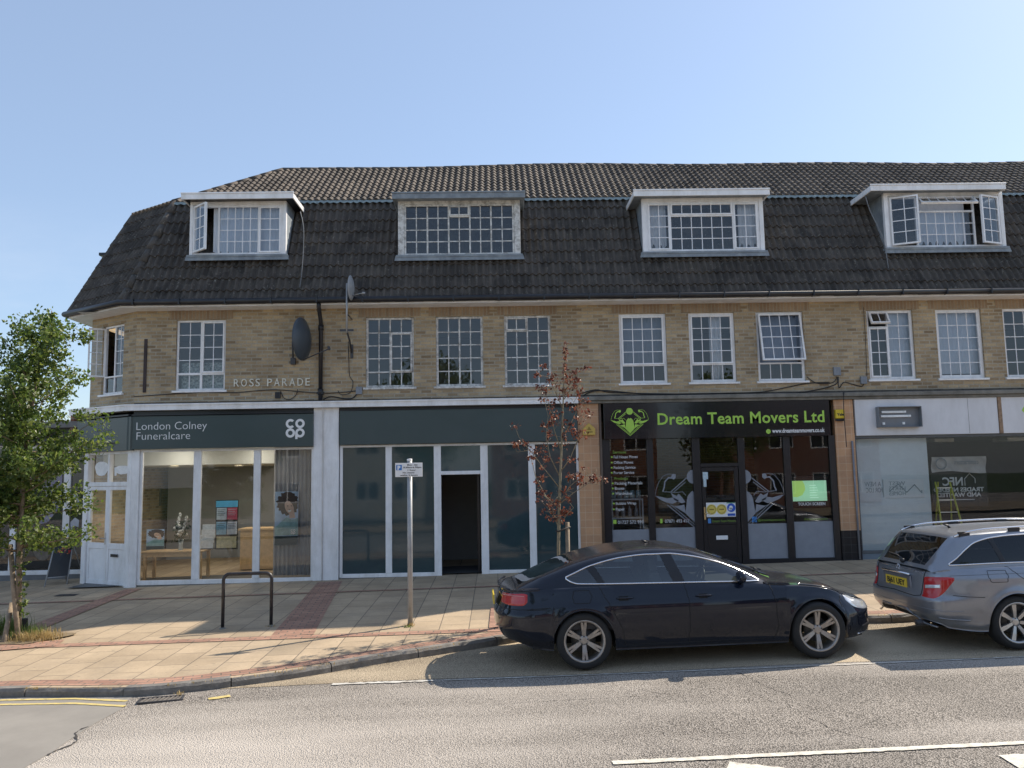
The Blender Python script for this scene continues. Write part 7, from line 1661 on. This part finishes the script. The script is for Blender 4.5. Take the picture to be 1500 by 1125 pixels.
t = MB(); text_mb(t, 'C 220 CDI', 0, 0, 0, .04, width=.17, depth=.003, bold=.001); sb = ring(-1, .42, .90, .004); t.xf(Matrix.Translation((sb.x-.004, -.36, .885)) @ Matrix.Rotation(-math.pi/2+.12, 4, 'Z')); t.build('badge_lettering', M_chrome, e, local=True)
# roof rails
for s_ in (-1, 1):
    P_ = []; xs_r = np.linspace(.50, 2.75, 24)
    for x in xs_r: g_ = G(x, .545); k = min(1, (x-.5)/.35, (2.75-x)/.35); P_.append(Vector((g_.x, g_.y*-s_ if s_ > 0 else g_.y, g_.z+.004+.042*max(0, k)**.5)))
    rl = MB().tube(P_, .013, 8).build('roof_rail', M_chrome, e, local=True); f = MB()
    for x in (.62, 1.25, 1.95, 2.6): g_ = G(x, .545); f.box(g_.x-.07, g_.x+.07, abs(g_.y)*s_-.012, abs(g_.y)*s_+.012, g_.z-.01, g_.z+.042)
    f.build('rail_foot', M_blackpl, rl, local=True)
MB().tube([(.83, .0, 1.375), (.80, 0, 1.415), (.74, 0, 1.435)], [.02, .014, .006], 8).build('roof_aerial', M_blackpl, e, local=True)
MB().tube([Vector((.175, .0, 1.0)), Vector((.185, .18, 1.045)), Vector((.20, .42, 1.06))], .010, 6).ell((.155, 0, .995), .03, .05, .03, 10).build('rear_wiper', M_blackpl, e, local=True)
mirror(e, 2.9, .83, .98, M_silver); handle(e, side, 1.25, .86); handle(e, side, 2.2, .86)
vs, fs = patch(lambda u, v: (lambda g_: Vector((g_.x-.012, g_.y, g_.z+.012)))(G(.455+.012*math.sin(v*3.14), .60+.40*u)), 12, 2)
# ================================================================ trees
M_bark = mat('grey_brown_bark', (.17, .13, .09), .85, var=.3, vs=20, bump=.6, bs=50)
M_stake = mat('weathered_timber_stake', (.26, .20, .14), .8, var=.25, vs=16, bump=.3)
M_twig = mat('pale_twig_bark', (.24, .20, .13), .8, var=.3, vs=20)
M_rubber = mat('black_tree_tie', (.02, .02, .02), .7)
def mat_leaf(name, c, tr):
    mt, t, b, o = _new(name); co = _coord(t); n1 = _noise(t, co, 9, 3)
    col = _mix(t, _ramp(t, n1, [(.35, 0), (.65, 1)]), tuple(x*.7 for x in c), tuple(x*1.3 for x in c)); t.links.new(col, b.inputs['Base Color']); b.inputs['Roughness'].default_value = .45
    tl = t.nodes.new('ShaderNodeBsdfTranslucent'); tl.inputs[0].default_value = (*tr, 1); mx = t.nodes.new('ShaderNodeMixShader'); mx.inputs[0].default_value = .42
    t.links.new(b.outputs[0], mx.inputs[1]); t.links.new(tl.outputs[0], mx.inputs[2]); t.links.new(mx.outputs[0], o.inputs[0]); MATS[name] = mt; return mt
LG = [mat_leaf('green_leaf_dark', (.05, .085, .022), (.11, .18, .03)), mat_leaf('green_leaf', (.08, .125, .03), (.18, .27, .045)), mat_leaf('green_leaf_light', (.13, .17, .045), (.30, .36, .08))]
LR = [mat_leaf('russet_leaf_dark', (.075, .030, .022), (.11, .035, .02)), mat_leaf('russet_leaf', (.15, .05, .034), (.22, .06, .035)), mat_leaf('russet_leaf_pale', (.22, .10, .06), (.3, .12, .07))]
def leaves(mb, C_, N_, spread, size, seed, droop=.3, flat=False):
    """C_: list of (centre, radius, count); small folded leaves"""
    g = np.random.default_rng(seed)
    for (c, rad, cnt) in C_:
        p = g.normal(0, 1, (cnt, 3)); p /= np.linalg.norm(p, axis=1)[:, None]+1e-9; p *= (g.random((cnt, 1))**.45)*rad; p[:, 2] *= .8; p += np.array(c)
        a = g.normal(0, 1, (cnt, 3)); a[:, 2] -= droop; a /= np.linalg.norm(a, axis=1)[:, None]; b = np.cross(a, g.normal(0, 1, (cnt, 3))); b /= np.linalg.norm(b, axis=1)[:, None]+1e-9; n_ = np.cross(a, b)
        s = size*g.uniform(.6, 1.25, (cnt, 1)); mi = g.integers(0, 3, cnt)
        for k in range(cnt):
            q_ = p[k]; A_, B_, N2 = a[k]*s[k], b[k]*s[k]*.36, n_[k]*s[k]*.12
            mb.add([q_, q_+A_*.35+B_+N2, q_+A_, q_+A_*.35-B_+N2, q_+A_*.45], [(0, 1, 2, 4), (0, 4, 2, 3)], int(mi[k]))
def limb(mb, p0, p1, r0, r1, n=6, wob=.04, seed=0):
    rr = random.Random(seed); P_ = []
    for k in range(n+1):
        t_ = k/n; p = Vector(p0).lerp(Vector(p1), t_); w_ = wob*math.sin(math.pi*t_)*(p1-p0).length if False else wob*math.sin(math.pi*t_)
        P_.append(p+Vector((rr.uniform(-w_, w_), rr.uniform(-w_, w_), rr.uniform(-w_, w_)*.5)))
    mb.tube(P_, [r0+(r1-r0)*k/n for k in range(n+1)], 7); return P_
tb_ = Vector(atP(22, 937)); YT = tb_.y
def TP(px, py, dy=0): v = atY(px, py, YT+dy); return Vector((v[0], v[1], v[2]))
te_ = empty('street_tree', tuple(tb_), 'leafy green young tree tied to timber stakes at the left edge of the paving', 'tree')
mb = MB(); tr_pts = [tb_+Vector((.03, .03, -.05)), TP(27, 880), TP(29, 800), TP(33, 720), TP(40, 640), TP(52, 560), TP(66, 500), TP(76, 455)]
rad_ = [.046, .042, .038, .034, .030, .026, .016, .006]; P_ = []; mb.tube(tr_pts, rad_, 10)
rr = random.Random(11); clumps = []
def trunk_at(t_): 
    f = t_*(len(tr_pts)-1); i = min(len(tr_pts)-2, int(f)); return tr_pts[i].lerp(tr_pts[i+1], f-i)
for k in range(56):
    t_ = rr.uniform(.34, .93); b0 = trunk_at(t_); a = rr.uniform(0, 6.283); reach = (1.12 if t_ < .62 else 1.12-(t_-.62)*2.1)*rr.uniform(.45, 1.02)*(1.05 if t_ > .42 else .9)
    up = rr.uniform(.15, .7)*reach; tip = b0+Vector((math.cos(a)*reach, math.sin(a)*reach*.9, up)); pp_ = limb(mb, b0, tip, .016*(1.2-t_), .004, 5, .05, k)
    for q_ in (.45, .72, 1.0):
        c = b0.lerp(tip, q_)+Vector((rr.uniform(-.07, .07), rr.uniform(-.07, .07), rr.uniform(-.05, .09))); clumps.append((c, rr.uniform(.14, .26), int(rr.uniform(52, 95))))
for k in range(46):
    t_ = rr.uniform(.27, .60); b0 = trunk_at(t_); a = rr.uniform(0, 6.283); reach = rr.uniform(.35, 1.08); tip = b0+Vector((math.cos(a)*reach, math.sin(a)*reach*.85, rr.uniform(.02, .42)*reach)); limb(mb, b0, tip, .012, .003, 5, .05, 200+k)
    for q_ in (.35, .7, 1.0): clumps.append((b0.lerp(tip, q_)+Vector((rr.uniform(-.07, .07), rr.uniform(-.07, .07), rr.uniform(-.05, .09))), rr.uniform(.13, .22), int(rr.uniform(45, 80))))
for k in range(10): t_ = .82+.018*k; clumps.append((trunk_at(min(1, t_)), .13-.008*k, 38-2*k))
mb.build('trunk', M_bark, te_)
cr_ = MB(); leaves(cr_, clumps, 0, 0, .066, 5); cr_.build('crown', LG, te_)
iv = MB(); leaves(iv, [(TP(33, y), .09, 26) for y in range(812, 905, 14)], 0, 0, .06, 8); iv.build('trunk_shoots', LG, te_)
for k, (pa, pb, lab) in enumerate(((TP(15, 798, .12), Vector(atP(28, 940)), 'upright timber stake tied to the green tree, the taller one nearest the paving'), (TP(17, 884, .1), Vector(atP(4, 944)), 'short timber stake leaning to the left behind the tree trunk'))):
    s_ = empty('tree_stake', tuple(pb), lab, 'tree stake', 'timber stakes of the green tree'); pb2 = Vector((pb.x, pb.y, pb.z-.08)); MB().tube([pb2, pa], .036, 10).build('stake_post', M_stake, s_)
ti = MB(); c = TP(21, 806, .05)
ti.tube([c+Vector((.09*math.cos(a)*1.1, .075*math.sin(a), .01*math.sin(a*2))) for a in np.linspace(0, 6.283, 19)], .014, 6); o = ti.build('tree_tie', M_rubber); tag(o, 'black rubber tie round the green tree and its tall stake', 'tree tie')
pk = MB(); pc_ = atP(33, 930); pk.box(pc_[0]-.06, pc_[0]+.05, pc_[1]-.05, pc_[1]+.05, pc_[2]-.05, pc_[2]+.24); o = pk.build('post_stump', mat('dark_burnt_timber', (.02, .018, .017), .8), None, bevel=.01); tag(o, 'short dark square post stump beside the green tree', 'post')
# tree pit: soil and dry grass
cx_, cy_ = tb_.x-.0, tb_.y; vs = [(cx_+.75*math.cos(a)*(1+.15*math.sin(3*a)), cy_+.45*math.sin(a)*(1+.15*math.sin(5*a)), zpav(cx_+.75*math.cos(a), cy_+.45*math.sin(a))+.022) for a in np.linspace(0, 6.283, 40)[:-1]]
struct(MB().add(vs, [tuple(range(len(vs)))]).build('tree_pit_soil', mat('dry_soil', (.20, .15, .09), .95, var=.3, vs=12, bump=.8, bs=30)))
gr_ = MB(); g = np.random.default_rng(4)
def tuft(mb, cx, cy, sx, sy, n__, h, mi):
    for k in range(n__):
        x, y = cx+g.normal(0, sx), cy+g.normal(0, sy); z = zpav(x, y); a = g.uniform(0, 6.28); hh = h*g.uniform(.4, 1.15); l_ = g.uniform(.1, .7)*hh; dx, dy = math.cos(a), math.sin(a); w_ = .0045
        p0 = (x-dy*w_, y+dx*w_, z); p1 = (x+dy*w_, y-dx*w_, z); m_ = (x+dx*l_*.35, y+dy*l_*.35, z+hh*.65); t_ = (x+dx*l_, y+dy*l_, z+hh)
        mb.add([p0, p1, (m_[0]+dy*w_*.8, m_[1]-dx*w_*.8, m_[2]), (m_[0]-dy*w_*.8, m_[1]+dx*w_*.8, m_[2]), t_], [(0, 1, 2, 3), (3, 2, 4)], mi)
c1 = atP(52, 938); tuft(gr_, c1[0], c1[1], .16, .11, 700, .15, 1); tuft(gr_, c1[0]-.15, c1[1]+.1, .12, .08, 250, .22, 0); c2 = atP(8, 930); tuft(gr_, c2[0], c2[1], .18, .1, 450, .30, 0); tuft(gr_, c2[0]+.1, c2[1]-.1, .3, .1, 250, .10, 1)
o = gr_.build('grass', [mat_leaf('green_grass_blade', (.10, .15, .035), (.2, .28, .06)), mat_leaf('dry_grass_blade', (.42, .31, .14), (.5, .36, .15))]); tag(o, 'dry yellow and green grass round the foot of the tree', 'grass', kind='stuff')
gr_ = MB()
for (a, b, n__, h, mi) in ((601, 917, 40, .05, 1), (596, 919, 30, .04, 0), (262, 1018, 14, .05, 1), (395, 918, 20, .03, 1), (545, 846, 12, .05, 0)):
    c_ = atP(a, b); tuft(gr_, c_[0], c_[1], .05, .02, n__, h, mi)
for k in range(70):
    i = rr.randrange(60, 175); i = min(i, len(KR)-1); p = KR[i]-knorm(i)*rr.uniform(.0, .03)
    for q_ in range(rr.randrange(2, 8)): tuft(gr_, p.x+rr.uniform(-.05, .05), p.y, .01, .006, 1, .03, 1)
o = gr_.build('weeds', ['x' and MATS['green_grass_blade'], MATS['dry_grass_blade']]); tag(o, 'small dry weeds along the kerb and at the foot of the posts', 'weeds', kind='stuff')

# ---------------------------------------------------------------- the sparse russet tree behind the dark car
YR = -4.95
def RP(px, py, dy=0): v = atY(px, py, YR+dy); return Vector(v)
xb_t = float(RP(817, 820)[0]); tb2 = Vector((xb_t, YR, zpav(xb_t, YR)))
re_ = empty('street_tree', tuple(tb2), 'sparse young tree with russet brown leaves behind the rear of the dark blue car', 'tree')
mb = MB(); tk = [tb2+Vector((0, 0, -.05)), RP(818, 800), RP(819, 745), RP(821, 690), RP(823, 640), RP(825, 590), RP(826, 545), RP(828, 500)]; mb.tube(tk, [.028, .024, .022, .019, .015, .011, .007, .003], 8)
br = [((819, 745), [(800, 728), (785, 700), (775, 660), (757, 662)], .14), ((820, 725), [(806, 740), (800, 728)], -.1), ((820, 715), [(800, 690), (783, 668), (760, 640)], -.18), ((821, 700), [(806, 670), (800, 640), (803, 610), (795, 575)], .12), ((822, 690), [(835, 672), (848, 640), (850, 618), (858, 600)], -.12), ((820, 735), [(835, 712), (850, 700), (868, 694), (886, 706)], .1), ((820, 738), [(840, 722), (862, 708), (880, 710)], -.1), ((822, 660), [(812, 630), (806, 600), (800, 575)], -.15), ((823, 640), [(836, 620), (846, 600), (838, 585)], .18), ((819, 765), [(808, 750), (800, 742)], .1), ((819, 770), [(832, 752), (840, 744)], -.1), ((825, 600), [(812, 570), (803, 552), (790, 550)], .06), ((826, 575), [(840, 556), (848, 540)], -.06), ((826, 585), [(836, 570), (852, 566)], .1), ((819, 775), [(810, 752), (812, 758)], .05)]
cl = []; k = 0; rr = random.Random(5)
for st_p, ch_, dy in br:
    pr_ = [RP(*st_p)]+[RP(a, b, dy*(i+1)/len(ch_)) for i, (a, b) in enumerate(ch_)]; mb.tube(pr_, [.009-.0065*i/len(ch_) for i in range(len(pr_))], 5)
    for i in range(len(pr_)-1):
        for t_ in (.35, .7, 1.0):
            if i == 0 and t_ < .7: continue
            c = pr_[i].lerp(pr_[i+1], t_); d = Vector((rr.uniform(-.12, .12), rr.uniform(-.12, .12), rr.uniform(-.02, .14))); mb.tube([c, c+d], [.003, .0015], 4); 
            if rr.random() < .86: cl.append((c+d, rr.uniform(.045, .10), rr.randrange(9, 22)))
for y in range(502, 546, 5): cl.append((RP(828+rr.uniform(-2, 2), y), .04, 9))
for y in range(548, 640, 11): cl.append((RP(825+rr.uniform(-7, 7), y), .05, 7))
for a, b in ((812, 553), (836, 548), (846, 556), (803, 560), (850, 570), (812, 610), (806, 622), (836, 630), (846, 646), (814, 655), (828, 652), (806, 636), (838, 600)): cl.append((RP(a, b, rr.uniform(-.15, .15)), .07, 11))
mb.build('trunk', M_twig, re_); cr_ = MB(); leaves(cr_, cl, 0, 0, .050, 9, droop=.6); cr_.build('crown', LR, re_)
sb = Vector(atP(836, 845)); xs_t = float(RP(831, 800, .12)[0]); sb = Vector((xs_t, YR+.12, zpav(xs_t, YR))); s_ = empty('tree_stake', tuple(sb), 'round timber stake with flat top beside the russet tree behind the car', 'tree stake'); MB().tube([sb+Vector((0, 0, -.05)), RP(831, 765, .12)], .032, 12).build('stake_post', M_stake, s_)
ti = MB(); a, b = RP(818, 778), RP(831, 772, .12); ti.tube([a+Vector((-.03, -.03, 0)), a+Vector((.0, -.06, .0)), b+Vector((.02, -.05, 0)), b+Vector((.045, 0, 0)), b+Vector((0, .045, 0)), a+Vector((0, .04, 0)), a+Vector((-.035, 0, 0)), a+Vector((-.03, -.03, 0))], .012, 6); o = ti.build('tree_tie', M_rubber); tag(o, 'black rubber tie joining the russet tree to its stake', 'tree tie')
# a tree across the road, mirrored in the glass
def far_tree(x, y, h, lab, seed):
    e = empty('street_tree', (x, y, -.1), lab, 'tree', 'trees across the road'); mb = MB(); mb.tube([(x, y, -.2), (x+.1, y, h*.4), (x, y+.1, h*.8)], [.22, .15, .05], 8); rr = random.Random(seed); cl = []
    for k in range(30):
        a = rr.uniform(0, 6.28); z = h*rr.uniform(.35, .97); r_ = h*.3*math.sin(math.pi*min(1, (z/h-.25)/.8))*rr.uniform(.4, 1); c = Vector((x+r_*math.cos(a), y+r_*math.sin(a), z)); mb.tube([(x, y, z*.8), c], [.05, .015], 5); cl.append((c, h*.12, 120))
    mb.build('trunk', M_bark, e); c_ = MB(); leaves(c_, cl, 0, 0, .22, seed); c_.build('crown', LG, e)
far_tree(-3.5, -25, 8.5, 'tall green tree across the road mirrored in the funeral parlour window', 3); far_tree(12, -25.5, 7.5, 'tall green tree across the road mirrored in the far right shop window', 6)
